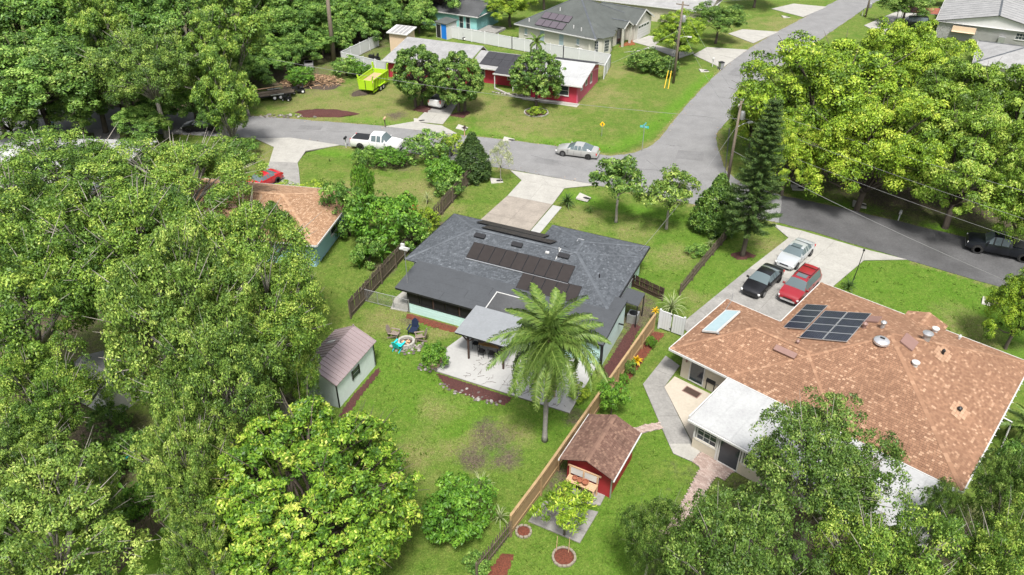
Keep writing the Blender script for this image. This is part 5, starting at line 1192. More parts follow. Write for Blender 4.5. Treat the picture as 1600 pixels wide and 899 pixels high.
    for s in (1, -1):
        mb = MB(); mb.box((L/2-0.15*scale, s*W*0.365, hz),(0.16,0.34,0.12),rz=-s*0.5); mb.build('headlight', 'lamp_clear', t)
        mb = MB(); mb.box((-L/2+0.06, s*W*0.40, tz),(0.12,0.24,0.18 if kind in ('sedan','coupe') else 0.4),rz=s*0.25); mb.build('taillight', 'lamp_red', t)
        mb = MB(); mb.box(((0.5-c0-0.03)*L, s*(W/2+0.09), zb0+0.05),(0.12,0.2,0.13)); mb.build('mirror', paint, t)
    mb = MB(); mb.box((L/2-0.07,0,lift+0.12),(0.16,W*0.66,0.16)); mb.build('front_bumper', paint if kind in ('sedan','coupe') else 'aluminium', t)
    mb = MB(); mb.box((L/2-0.045,0,lift+0.29),(0.12,W*0.42,0.12)); mb.build('grille', 'black_metal', t)
    mb = MB(); mb.box((-L/2+0.02,0,lift+0.14),(0.16,W*0.86,0.18)); mb.build('rear_bumper', paint if kind in ('sedan','coupe') else 'aluminium', t)
    mb = MB(); mb.box((-L/2-0.065,0,lift+0.2),(0.02,0.32,0.15)); mb.build('number_plate', 'white_paint', t)
    for s in (1, -1):
        for x in ((.44,.60) if kind != 'pickup' else (.40,.52)):
            mb = MB(); mb.box(((0.5-x)*L, s*(W/2*0.985+0.012), zb0-0.12),(0.18,0.03,0.035)); mb.build('door_handle', paint, t)
    for s in (1, -1):
        for x in ((.30,.455,.63) if kind != 'pickup' else (.26,.43,.59)):
            mb = MB(); mb.box(((0.5-x)*L, s*(W/2+0.001), lerp(lift, zb0, 0.55)),(0.018,0.012,(zb0-lift)*0.75)); mb.build('door_seam', 'black_trim', t)
    if kind == 'pickup':
        bz = S['tail'][0][1]*scale+0.062; mb = MB(); mb.box(((0.5-0.795)*L,0,bz),(0.345*L,W*0.80,0.03)); mb.build('bed_cover' if cover else 'bed_liner', 'black_trim', t)
        mb = MB(); mb.box((-L/2-0.012,0,0.95),(0.03,W*0.78,0.46)); mb.build('tailgate', paint, t)
    if kind == 'suv':
        for s in (1, -1): mb = MB(); mb.tube([((0.5-.42)*L, s*W*0.33, H+0.0),((0.5-.44)*L, s*W*0.33, H+0.07),((0.5-.9)*L, s*W*0.33, H+0.07),((0.5-.92)*L, s*W*0.33, H)],0.025,6); mb.build('roof_rail', 'black_metal', t)
        for x in (.55,.8): mb = MB(); mb.bar(((0.5-x)*L,-W*0.33,H+0.07),((0.5-x)*L,W*0.33,H+0.07),0.05,0.03); mb.build('roof_bar', 'black_metal', t)
    if kind in ('suv','sedan') and cover:
        mb = MB(); mb.box(((0.5-.48)*L,0,H+0.012),(0.55,0.85,0.02)); mb.build('sunroof', 'glass_car', t)
    return t
vehicle('pickup', 'white crew-cab pickup with black bed cover parked on the left street', 'pickup truck', (590,232), -14, 'car_white')
vehicle('sedan', 'beige-silver sedan parked on the street near the corner lawn', 'car', (902,242.5), 162, 'car_silver', cover=False)
vehicle('coupe', 'bright red compact car on the driveway of the tan-roofed house', 'car', (411,290), 236, 'car_red', cover=False)
vehicle('sedan', 'light silver sedan with dark sunroof nearest the street on the right driveway', 'car', (1241,405), 229, 'car_silver_cool')
vehicle('sedan', 'glossy black sedan on the right driveway', 'car', (1190,447), 229, 'car_black', cover=False)
vehicle('suv', 'dark red SUV with roof rails beside the brown-roofed house', 'car', (1247,458), 229, 'car_maroon')
vehicle('pickup', 'dark navy pickup parked under the street trees at the right edge', 'pickup truck', (1562,396), 155, 'car_navy')
vehicle('pickup', 'white pickup seen from behind between the two round trees', 'pickup truck', (696,160), 66, 'car_white', cover=False)
vehicle('sedan', 'dark car standing beside the rust-red carport', 'car', (1478,22), 200, 'car_black', cover=False)
vehicle('suv', 'dark vehicle parked beneath the rust-red carport roof', 'car', (1425,42), 170, 'car_navy', cover=False)
vehicle('sedan', 'dark car standing in for a cart, nearly hidden behind the vine-covered palm on the left street', 'car', (318,203), 185, 'car_black', cover=False)  # sedan shape stands in for a dark cart

def wheel_pair(t, x, ys, r=0.34):
    tm = MB().lathe([(r*0.55,-0.09),(r,-0.08),(r,0.08),(r*0.55,0.09)],16).mesh('tyre','tyre',40); rm_ = MB().lathe([(0.02,0.08),(r*0.5,0.085),(r*0.56,0.092)],16).mesh('rim','lamp_clear',40)
    for y in ys:
        s = 1 if y > 0 else -1; w_ = bpy.data.objects.new('wheel', tm); col.objects.link(w_); w_.parent = t; w_.location = (x, y, r); w_.rotation_euler = (-s*math.pi/2,0,0); ob('rim', rm_, w_)
# lime dump trailer: seen from the tailgate end
p = G(585,140); t = thing('dump_trailer', 'lime green dump trailer with high flared sides on the crimson house lawn', 'trailer', (p.x,p.y,0), R_(72))
def tub(mb, L, W0, W1, z0, z1):
    mb.add([(-L/2,-W0/2,z0),(L/2,-W0/2,z0),(L/2,W0/2,z0),(-L/2,W0/2,z0),(-L/2,-W1/2,z1),(L/2,-W1/2,z1),(L/2,W1/2,z1),(-L/2,W1/2,z1)],[(3,2,1,0),(0,1,5,4),(2,3,7,6)])
mb = MB(); tub(mb, 4.6, 2.0, 2.3, 0.75, 2.1); t0 = mb.build('tub', 'lime_paint', t)
for s in (1,-1):
    for i in range(6): mb = MB(); x = -2.2+i*0.88; mb.bar((x,s*1.03,0.75),(x,s*1.2,2.1),0.09,0.09); mb.build('rib', 'lime_paint', t0)
    mb = MB(); mb.bar((-2.3,s*1.17,2.12),(2.3,s*1.17,2.12),0.12,0.12); mb.build('top_rail', 'lime_paint', t0)
    mb = MB(); mb.bar((-2.0,s*0.9,0.4),(2.6,s*0.9,0.55),0.12,0.18); mb.build('chassis_rail', 'lime_paint', t)
    mb = MB(); mb.box((0.2,s*1.12,0.85),(1.9,0.3,0.05)); mb.build('fender', 'lime_paint', t)
    mb = MB(); mb.bar((2.28,s*1.0,2.0),(2.28,s*1.15,3.0),0.35,0.12); mb.build('corner_post', 'lime_paint', t0)
    mb = MB(); mb.bar((-2.25,s*0.95,2.0),(-2.25,s*1.15,2.7),0.25,0.1); mb.build('corner_post', 'lime_paint', t0)
for s in (1,-1): mb = MB(); mb.box((-2.33,s*0.53,1.4),(0.08,1.02,1.3)); mb.build('tailgate', 'lime_paint', t)
mb = MB(); mb.box((-2.38,0,1.4),(0.05,0.08,1.2)); mb.build('gate_gap', 'black_trim', t)
mb = MB(); mb.box((2.28,0,1.45),(0.08,2.1,1.4)); mb.build('head_board', 'lime_paint', t)
mb = MB(); mb.box((0,0,1.55),(4.4,2.0,0.04)); mb.build('load', 'brush_tan', t)
wheel_pair(t, -0.25, (1.05,-1.05), 0.38); wheel_pair(t, 0.6, (1.05,-1.05), 0.38)
mb = MB(); mb.bar((2.6,0.8,0.5),(3.8,0,0.5),0.1,0.1); mb.bar((2.6,-0.8,0.5),(3.8,0,0.5),0.1,0.1); mb.build('drawbar', 'lime_paint', t)
# flat landscaping trailer
p = G(432,152); t = thing('utility_trailer', 'black flatbed utility trailer with wooden deck by the wood edge', 'trailer', (p.x,p.y,0), R_(205))
for i in range(9): mb = MB(); mb.rng((-2.4,-1.0+i*0.222,0.6),(2.4,-0.79+i*0.222,0.65)); mb.build('plank', 'wood_old', t)
for s in (1,-1):
    mb = MB(); mb.bar((-2.45,s*1.03,0.6),(2.45,s*1.03,0.6),0.08,0.14); mb.build('chassis_rail', 'black_metal', t)
    mb = MB(); mb.bar((-2.4,s*1.03,1.05),(2.4,s*1.03,1.05),0.06,0.1); mb.build('side_board', 'wood_bare' if s < 0 else 'wood_old', t)
    for x in (-2.3,0,2.3): mb = MB(); mb.bar((x,s*1.03,0.6),(x,s*1.03,1.05),0.06,0.06); mb.build('stake', 'black_metal', t)
    mb = MB(); mb.box((0,s*1.2,0.75),(1.7,0.28,0.04)); mb.build('fender', 'aluminium', t)
mb = MB(); mb.box((2.45,0,0.85),(0.08,2.1,0.5)); mb.build('head_board', 'galv', t)
wheel_pair(t, -0.4, (1.18,-1.18)); wheel_pair(t, 0.4, (1.18,-1.18))
mb = MB(); mb.bar((2.45,0.7,0.55),(3.7,0,0.55),0.08,0.1); mb.bar((2.45,-0.7,0.55),(3.7,0,0.55),0.08,0.1); mb.build('drawbar', 'black_metal', t)
# small mower and junk by the brush pile
def mower(label, x, y, az, m='black_trim', s=1.0):
    p = G(x, y); t = thing('ride_on_mower', label, 'mower', (p.x,p.y,0), R_(az))
    mb = MB(); mb.box((0.45*s,0,0.62*s),(0.75*s,0.55*s,0.4*s)); mb.build('bonnet', m, t)
    mb = MB(); mb.box((-0.3*s,0,0.35*s),(1.0*s,1.0*s,0.16*s)); mb.build('deck', m, t)
    mb = MB(); mb.box((-0.45*s,0,0.72*s),(0.45*s,0.5*s,0.1*s)); mb.box((-0.66*s,0,0.95*s),(0.1*s,0.5*s,0.45*s)); mb.build('seat', 'tyre', t)
    mb = MB(); mb.tube([(0.1*s,0,0.7*s),(0.0,0,1.0*s)],0.03,6); mb.lathe([(0.16*s,0),(0.18*s,0.02),(0.16*s,0.04)],12,(0,0,1.0*s)); mb.build('steering_wheel', 'tyre', t)
    wheel_pair(t, -0.5*s, (0.45*s,-0.45*s), 0.27*s); wheel_pair(t, 0.65*s, (0.4*s,-0.4*s), 0.19*s); return t
mower('black ride-on mower between trailer and brush pile', 467, 145, 200)
mower('dark mower parked inside the white fence corner', 585, 95, 160)
mower('black machine beside the blue-doored shed', 730, 62, 10)
mower('small dark cart lying on the grass near the flatbed trailer', 449, 157, 170, s=0.7)

# ------------------------------------------------------------------ trees and plants
def unit(a): return a/np.maximum(np.linalg.norm(a, axis=-1, keepdims=True), 1e-9)
def leaf_quads(C, N, L, W, rg, jit=0.6, droop=0.0, fold=0.18):
    """one folded diamond (two triangles sharing the midrib) per point"""
    k = len(C); n = unit(N+jit*rg.normal(size=(k,3)))
    t = unit(np.cross(n, rg.normal(size=(k,3)))); t[:,2] -= droop; t = unit(t)
    b = unit(np.cross(n, t)); n = np.cross(t, b)
    l = (L*rg.uniform(0.7,1.3,k))[:,None]; w = (W*rg.uniform(0.7,1.3,k))[:,None]
    V = np.stack([C-t*l*0.5, C+b*w*0.5-n*w*fold, C+t*l*0.5-n*l*0.08, C-b*w*0.5-n*w*fold], 1).reshape(-1,3)
    return V, np.arange(4*k).reshape(k,4)
def crown_points(rg, R, rz, lobes, sub, per, lobe_r=0.42, sub_r=0.15, low=-0.35, up=0.5, hollow=0.55, even=False):
    """points in leafy tufts carried by lobes over an uneven crown; returns centres, normals, tint, lobe centres"""
    i = np.arange(lobes)+0.5; ph = np.arccos(1-(1-low)*i/lobes); th = math.pi*(1+5**0.5)*i+rg.uniform(0,6.28)
    D = np.stack([np.cos(th)*np.sin(ph), np.sin(th)*np.sin(ph), np.cos(ph)], 1)+rg.normal(size=(lobes,3))*0.16; D = unit(D)
    rr = rg.uniform(0.40, 0.90, lobes)[:,None]
    LC_ = D*rr*np.array([R,R,rz]); LR_ = R*lobe_r*rg.uniform(0.5,1.25,lobes)
    if even: LC_ = unit(D)*rg.uniform(0.76,0.88,(lobes,1))*np.array([R,R,rz]); LR_ = np.full(lobes, R*lobe_r)
    Cs, Ns, Ts = [], [], []
    for q in range(lobes):
        d = unit(rg.normal(size=(sub,3))*0.9+D[q]*0.7+np.array([0,0,0.35]))
        sc_ = LC_[q]+d*LR_[q]*np.where(rg.random((sub,1)) < 0.12, rg.uniform(1.05,1.3,(sub,1)), rg.uniform(0.6,1.05,(sub,1)))*np.array([1,1,0.85])
        lt = rg.uniform(-0.12,0.12); k = sub*per
        sr = np.repeat(R*sub_r*rg.uniform(0.55,1.35,sub), per)[:,None]
        e = unit(rg.normal(size=(k,3))*0.8+np.array([0,0,up])+np.repeat(d,per,0)*0.5)
        rad = np.where(rg.random((k,1)) < 0.86, rg.uniform(0.78,1.08,(k,1)), rg.uniform(hollow,0.85,(k,1)))
        Cs.append(np.repeat(sc_,per,0)+e*sr*rad*np.array([1,1,0.75])); Ns.append(e+np.array([0,0,0.15]))
        top_bright = (rg.random(k) < 0.22)*rg.uniform(0.1,0.4,k)*(e[:,2] > 0.3)  # young leaf tips plus painted brightness on upward-facing leaves
        Ts.append(np.clip(np.repeat(rg.uniform(0.1,0.75,sub),per)+lt+rg.normal(size=k)*0.14+top_bright,0,1))
    return np.concatenate(Cs), np.concatenate(Ns), np.concatenate(Ts), LC_
def limbs_mesh(name, rg, R, rz, zc, LC_, tr, barkm, fork=0.45, lean=0.0, n=8, trunks=1, twigs=2):
    mb = MB(); r = random.Random(int(rg.integers(1e6)))
    for k in range(trunks):
        bx, by = (0,0) if trunks == 1 else (r.uniform(-0.4,0.4)*tr*4, r.uniform(-0.4,0.4)*tr*4)
        fz = max(zc-rz*0.55, zc*fork); top = Vector((r.uniform(-1,1)*lean+bx*1.5, r.uniform(-1,1)*lean+by*1.5, fz))
        mb.tube([(bx,by,-0.15),(bx*1.0,by,0.25),((bx+top.x)/2+r.uniform(-1,1)*tr*0.6,(by+top.y)/2+r.uniform(-1,1)*tr*0.6,fz*0.5),top],[tr*1.5,tr*1.1,tr*0.9,tr*0.75],9)
        pts = [c for i, c in enumerate(LC_) if i % trunks == k]
        for c in pts:
            e = Vector((c[0],c[1],zc+c[2])); s = top.lerp(Vector((0,0,fz*0.7)), r.uniform(0,0.5)) if trunks == 1 else top
            m1 = s.lerp(e,0.45)+Vector((r.uniform(-1,1),r.uniform(-1,1),r.uniform(0,1)))*R*0.07; m2 = s.lerp(e,0.75)+Vector((r.uniform(-1,1),r.uniform(-1,1),r.uniform(-0.3,1)))*R*0.06
            b = tr*r.uniform(0.3,0.5); mb.tube([s,m1,m2,e],[b,b*0.7,b*0.45,b*0.15],6)
            for _ in range(twigs):
                q = e*1.0+(e-Vector((0,0,zc))).normalized()*R*r.uniform(0.1,0.4)+Vector((r.uniform(-1,1),r.uniform(-1,1),r.uniform(-0.2,0.9)))*R*0.25; mb.tube([m2,m2.lerp(q,0.5)+Vector((0,0,R*0.03)),q],[b*0.4,b*0.25,b*0.06],5)
    return mb.mesh(name, barkm, 180)
PROTO = {}
def proto(key, seed, R, rz, zc, lobes, sub, per, L, W, leafm, barkm='bark', tr=0.25, droop=0.15, jit=0.55, **kw):
    rg = np.random.default_rng(seed); lk = {k: kw.pop(k) for k in ('fork','lean','trunks','twigs') if k in kw}
    C, N, T, LC_ = crown_points(rg, R, rz, lobes, sub, per, **kw); C = C+np.array([0,0,zc])
    C[:,2] = np.maximum(C[:,2], 0.1)
    V, F_ = leaf_quads(C, N, L, W, rg, jit, droop)
    Re = float(np.percentile(np.hypot(C[:,0], C[:,1]), 95)); rze = float(np.percentile(C[:,2], 98))-zc
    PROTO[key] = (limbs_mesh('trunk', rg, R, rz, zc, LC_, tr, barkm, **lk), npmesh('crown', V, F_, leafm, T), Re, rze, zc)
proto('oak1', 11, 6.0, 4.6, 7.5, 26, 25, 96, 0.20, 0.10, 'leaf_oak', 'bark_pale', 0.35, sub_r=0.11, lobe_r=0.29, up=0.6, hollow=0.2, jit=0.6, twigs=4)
proto('oak2', 12, 6.0, 4.2, 7.5, 24, 26, 96, 0.20, 0.10, 'leaf_oak', 'bark_pale', 0.35, sub_r=0.105, lobe_r=0.31, up=0.6, hollow=0.2, jit=0.6, twigs=4)
proto('oak3', 13, 5.5, 4.0, 6.5, 22, 26, 96, 0.20, 0.10, 'leaf_olive', 'bark_pale', 0.3, sub_r=0.11, lobe_r=0.31, up=0.6, hollow=0.2, jit=0.6, twigs=5)
proto('deep1', 14, 6.0, 5.2, 8.0, 22, 16, 84, 0.32, 0.17, 'leaf_deep', 'bark', 0.3, lobe_r=0.32, sub_r=0.14, up=0.7, jit=0.5)
proto('wood1', 15, 5.0, 4.6, 7.0, 22, 16, 92, 0.31, 0.16, 'leaf_wood', 'bark', 0.25, lobe_r=0.32, sub_r=0.16, up=0.7, jit=0.5)
proto('wood2', 16, 5.0, 5.4, 8.0, 20, 16, 92, 0.31, 0.16, 'leaf_wood', 'bark', 0.25, lobe_r=0.32, sub_r=0.16, up=0.7, jit=0.5)
proto('wood3', 17, 4.5, 5.8, 8.5, 20, 16, 92, 0.30, 0.155, 'leaf_oak', 'bark_pale', 0.25, lobe_r=0.32, sub_r=0.15, up=0.7, jit=0.5)
proto('lime1', 18, 6.0, 4.8, 7.0, 30, 16, 150, 0.225, 0.115, 'leaf_lime', 'bark', 0.35, sub_r=0.125, lobe_r=0.29, up=0.85, hollow=0.3, jit=0.5)
proto('lime2', 19, 6.0, 4.4, 6.8, 27, 16, 150, 0.225, 0.115, 'leaf_lime', 'bark', 0.35, sub_r=0.125, lobe_r=0.31, up=0.85, hollow=0.3, jit=0.5)
proto('lime3', 33, 6.0, 4.6, 6.8, 28, 16, 150, 0.225, 0.115, 'leaf_lime_deep', 'bark', 0.35, sub_r=0.12, lobe_r=0.31, up=0.85, hollow=0.3, jit=0.5)
proto('oak4', 34, 5.5, 4.0, 6.5, 26, 23, 92, 0.20, 0.10, 'leaf_olive', 'bark_pale', 0.3, sub_r=0.10, lobe_r=0.31, up=0.6, hollow=0.2, jit=0.6, twigs=5)
proto('magnolia', 20, 5.2, 4.4, 5.4, 90, 15, 58, 0.225, 0.105, 'leaf_magnolia', 'bark', 0.3, even=True, sub_r=0.075, lobe_r=0.23, low=-0.55, up=0.8, hollow=0.3, jit=0.6, droop=-0.1)
proto('mango', 21, 2.6, 2.4, 3.6, 48, 9, 44, 0.24, 0.10, 'leaf_deep', 'bark', 0.16, even=True, sub_r=0.12, lobe_r=0.26, low=-0.65, hollow=0.3, jit=0.5, up=0.7)
proto('fine', 22, 4.6, 3.8, 5.5, 22, 26, 88, 0.18, 0.09, 'leaf_dark', 'bark_pale', 0.22, sub_r=0.12, hollow=0.2, jit=0.6, up=0.6, twigs=4)
proto('open', 23, 2.2, 1.9, 4.0, 13, 12, 30, 0.28, 0.14, 'leaf_deep', 'bark_pale', 0.12, sub_r=0.19, lobe_r=0.40, hollow=0.3)
proto('open2', 24, 2.4, 2.1, 3.6, 14, 14, 34, 0.26, 0.12, 'leaf_olive', 'bark_pale', 0.13, sub_r=0.18, lobe_r=0.42, hollow=0.3)
proto('round', 25, 2.7, 2.6, 4.2, 90, 8, 46, 0.19, 0.10, 'leaf_deep', 'bark', 0.2, even=True, sub_r=0.11, lobe_r=0.17, low=-0.8, up=0.7, jit=0.45, trunks=2, fork=0.3, twigs=0)
proto('shrub1', 26, 1.5, 1.2, 1.15, 14, 18, 20, 0.17, 0.085, 'leaf_wood', 'bark', 0.05, sub_r=0.16, trunks=3, low=-0.6, fork=0.2)
proto('shrub2', 27, 1.5, 1.3, 1.2, 16, 18, 20, 0.17, 0.085, 'leaf_bright', 'bark', 0.05, sub_r=0.15, trunks=3, low=-0.6, fork=0.2)
proto('shrub3', 28, 1.5, 1.2, 1.15, 14, 20, 20, 0.15, 0.08, 'leaf_lime', 'bark', 0.05, sub_r=0.16, trunks=3, low=-0.6, fork=0.2)
proto('hedge', 29, 1.5, 1.4, 1.3, 20, 20, 18, 0.16, 0.08, 'leaf_deep', 'bark', 0.05, sub_r=0.14, trunks=3, low=-0.8, fork=0.2)
proto('olive', 30, 1.6, 1.5, 2.2, 12, 14, 20, 0.15, 0.05, 'leaf_pale', 'bark_pale', 0.06, sub_r=0.17, hollow=0.2)
proto('sapling', 31, 1.25, 1.0, 1.9, 12, 9, 24, 0.26, 0.065, 'leaf_lime', 'bark', 0.05, sub_r=0.22, lobe_r=0.36, droop=0.6, hollow=0.15)
proto('fern', 32, 1.1, 0.9, 1.5, 12, 14, 22, 0.22, 0.07, 'leaf_bright', 'bark', 0.05, sub_r=0.2, droop=0.3, hollow=0.2)
# flame-shaped cedar
def cone_proto(key, seed, H, Rb, leafm, L, W, tufts, per, tr):
    rg = np.random.default_rng(seed); z = H*(0.06+0.94*rg.uniform(0,1,tufts)**1.25); f = 1-z/H; th = rg.uniform(0,6.28,tufts)
    r = Rb*np.minimum(1.0, f*1.5+0.05)*np.sqrt(np.clip(1.0-(np.clip(0.25-z/H,0,1)*2)**2,0.2,1))*rg.uniform(0.7,1.1,tufts)
    C0 = np.stack([r*np.cos(th), r*np.sin(th), z], 1); d = unit(np.stack([np.cos(th), np.sin(th), 0.5+0*th],1)); k = tufts*per
    e = unit(rg.normal(size=(k,3))+np.repeat(d,per,0)*0.8); C = np.repeat(C0,per,0)+e*0.26*rg.uniform(0.3,1,(k,1))*np.array([1,1,1.3])
    V, F_ = leaf_quads(C, np.repeat(d,per,0), L, W, rg, 0.7, -0.5); T = np.clip(np.repeat(rg.uniform(0.1,0.7,tufts),per)+rg.normal(size=k)*0.15,0,1)
    mb = MB(); mb.tube([(0,0,-0.1),(0,0,H*0.5),(0,0,H*0.95)],[tr,tr*0.6,0.02],8)
    PROTO[key] = (mb.mesh('trunk','bark',180), npmesh('crown', V, F_, leafm, T), Rb, H/2, H/2)
cone_proto('cedar', 41, 5.0, 1.35, 'leaf_pine', 0.22, 0.08, 620, 24, 0.12)
cone_proto('darktree', 42, 5.6, 1.9, 'leaf_deep', 0.24, 0.11, 700, 26, 0.14)
def tree(key, label, cx, cy, zc, rpx, hr=None, name='tree', cat='tree', group=None, rot=None, base=None, col_obj=None):
    """cx, cy: photo point of the crown's middle at height zc (m); rpx: crown half width in photo pixels; hr: crown half-height in metres"""
    tm, cm, R, rz, z0 = PROTO[key]
    if base is not None: p = G(*base); q = Vector((p.x, p.y, zc))
    else: q = G(cx, cy, zc)
    Rm = rpx*depth(q)/FOC; sx = Rm/R
    sz = zc/z0 if hr is None else hr/rz
    t = thing(name, label, cat, (q.x, q.y, 0), rnd.uniform(0,6.28) if rot is None else rot, group)
    tr_ = ob('trunk', tm, t); cr = ob('crown', cm, t)
    for o in (tr_, cr): o.scale = (sx, sx, sz); o.location = (0,0,zc-z0*sz)
    if zc-z0*sz > 0.05: # bring the stem down to the ground
        tr_.scale = (sx, sx, zc/z0); tr_.location = (0,0,0)
    elif zc-z0*sz < -0.05: pass
    return t
for a in [
 # big grove on the left
 ('oak1','broad pale-leaved oak nearest the left street, behind the tan roof',285,292,6.5,115),
 ('oak2','wide airy oak at the far left below the street',120,290,6.5,125),
 ('oak2','tall oak at the left edge in front of the white-roofed home',0,360,7.5,120),
 ('oak1','dense oak in the middle of the left grove',205,410,8.5,135),
 ('oak1','oak overhanging the tan roof at its lower left',375,425,8,115),
 ('oak2','oak crown at the left edge beside the pale shed',35,490,8.5,140),
 ('oak2','large oak leaning toward the mint shed',418,520,7.5,100),
 ('oak3','oak with bare limbs at the centre of the left grove',290,520,9,120),
 ('oak1','oak above the pale shed roof at the far left',80,635,6.0,85),
 ('oak3','grey-green oak between the grove and the mint shed',345,620,7.5,100),
 ('oak4','dark glossy tree at the left edge below the grove',30,740,5.0,85),
 ('oak4','feathery tree in the bottom left corner',70,850,6,140),
 ('oak4','shaggy tree right of the bottom left corner',140,800,4.0,52),
 ('oak4','pale-leaved tree directly left of the magnolia',300,755,6.5,75),
 ('oak4','drooping pale tree at the bottom edge left of the magnolia',318,885,5.0,58),
 ('oak2','oak crown touching the mint shed roof',455,592,5.0,50),
 ('magnolia','big round magnolia with shiny yellow-green leaves at the bottom',488,785,5.0,155,4.4),
 ('fine','dark tree over the sunroom roof at bottom right',1282,758,6.0,118,3.8),
 ('fine','pale-twigged tree at the bottom edge right of centre',1150,922,5.5,125,4.2),
 ('oak1','light green tree at the bottom right edge of the photo',1380,945,5.5,125,4.2),
 ('fine','tree beside the right end of the white sunroom roof',1578,800,5.0,58),
 ('oak2','tree in the bottom right corner',1570,910,6.0,100,4.2),
 ('fine','small-leaved tree over the brick path at the bottom',1018,845,4.0,50,2.8),
 ('fine','branch-tipped tree low over the sunroom roof',1462,815,3.4,34),
 # street trees on the right
 ('lime1','lime-green street tree with the widest crown at the right',1295,180,6.5,128,7.0),
 ('lime2','lime-green tree behind the street tree near the grey roof',1405,118,6.0,85,5.5),
 ('lime1','yellow-green tree on the right, left of the dark pickup',1365,248,5.5,95,5.6),
 ('lime3','yellow-green tree overhanging the dark pickup',1505,272,5.5,105,5.6),
 ('lime3','broad lime tree at the right edge above the street',1585,205,6.5,105,6.0),
 ('lime3','lime tree between the two widest street trees',1495,185,6.0,95,5.5),
 ('lime1','low lime-green tree at the street corner pole',1232,250,4.0,50,4.2),
 ('lime3','lime tree at the right edge above the dark pickup roof',1610,320,5.0,62,4.6),
 ('lime1','small lime-green tree at the right edge of the green lawn',1600,485,3.6,52,3.4),
 ('lime2','lime branches at the road edge left of the corner pole',1180,185,3.8,45,3.8),
 # wood at the upper left
 ('wood2','tall tree at the upper left corner',20,30,9,85),('wood1','leafy tree second from the upper left corner',95,25,9,80),
 ('deep1','dark dense tree above the left street',50,130,7.0,95),('wood3','slim yellow-green tree standing in the wood',158,55,9,42),
 ('deep1','dark tree leaning over the street in the left wood',140,125,6.5,78),('oak3','grey-green oak arching over the end of the street',235,118,7.5,82),
 ('wood1','tree behind the arching grey-green oak',205,35,8.5,72),('wood2','tree at the top edge left of the tall pale trunk',285,30,9,70),
 ('oak3','grey-leaved oak right of the arching street oak',305,115,6.5,62),('wood3','tall pale-trunked tree above the left street',362,55,10,58),
 ('wood2','shrubby tree at the far left behind the street',-15,150,7,80),('wood1','small tree in the wood just above the street shade',180,140,4,45),
 ('wood1','bright bushy tree before the street at the upper left',222,190,2.6,42),
 ('wood2','tree at the top edge above the leafy wood',345,-5,9.5,68),
 ('deep1','low dark tree hanging over the street at the far left',10,185,3.6,55),('deep1','low dark tree at the street end left of the bin',118,172,3.4,48),('wood1','leafy young tree behind the shaded street',300,160,3.2,42),
 ('wood1','low tree covering the foot of the arching oak',245,158,3.0,36),('wood1','bush hanging over the street left of the fan palm',330,178,2.4,26),
 ('deep1','dark undergrowth tree in the upper left wood',190,110,5,60),('wood2','leafy tree filling the gap in the upper left wood',95,90,6,65),('deep1','dark tree filling the wood right of the arching oak',335,110,5.5,52),
 ]: tree(*a)
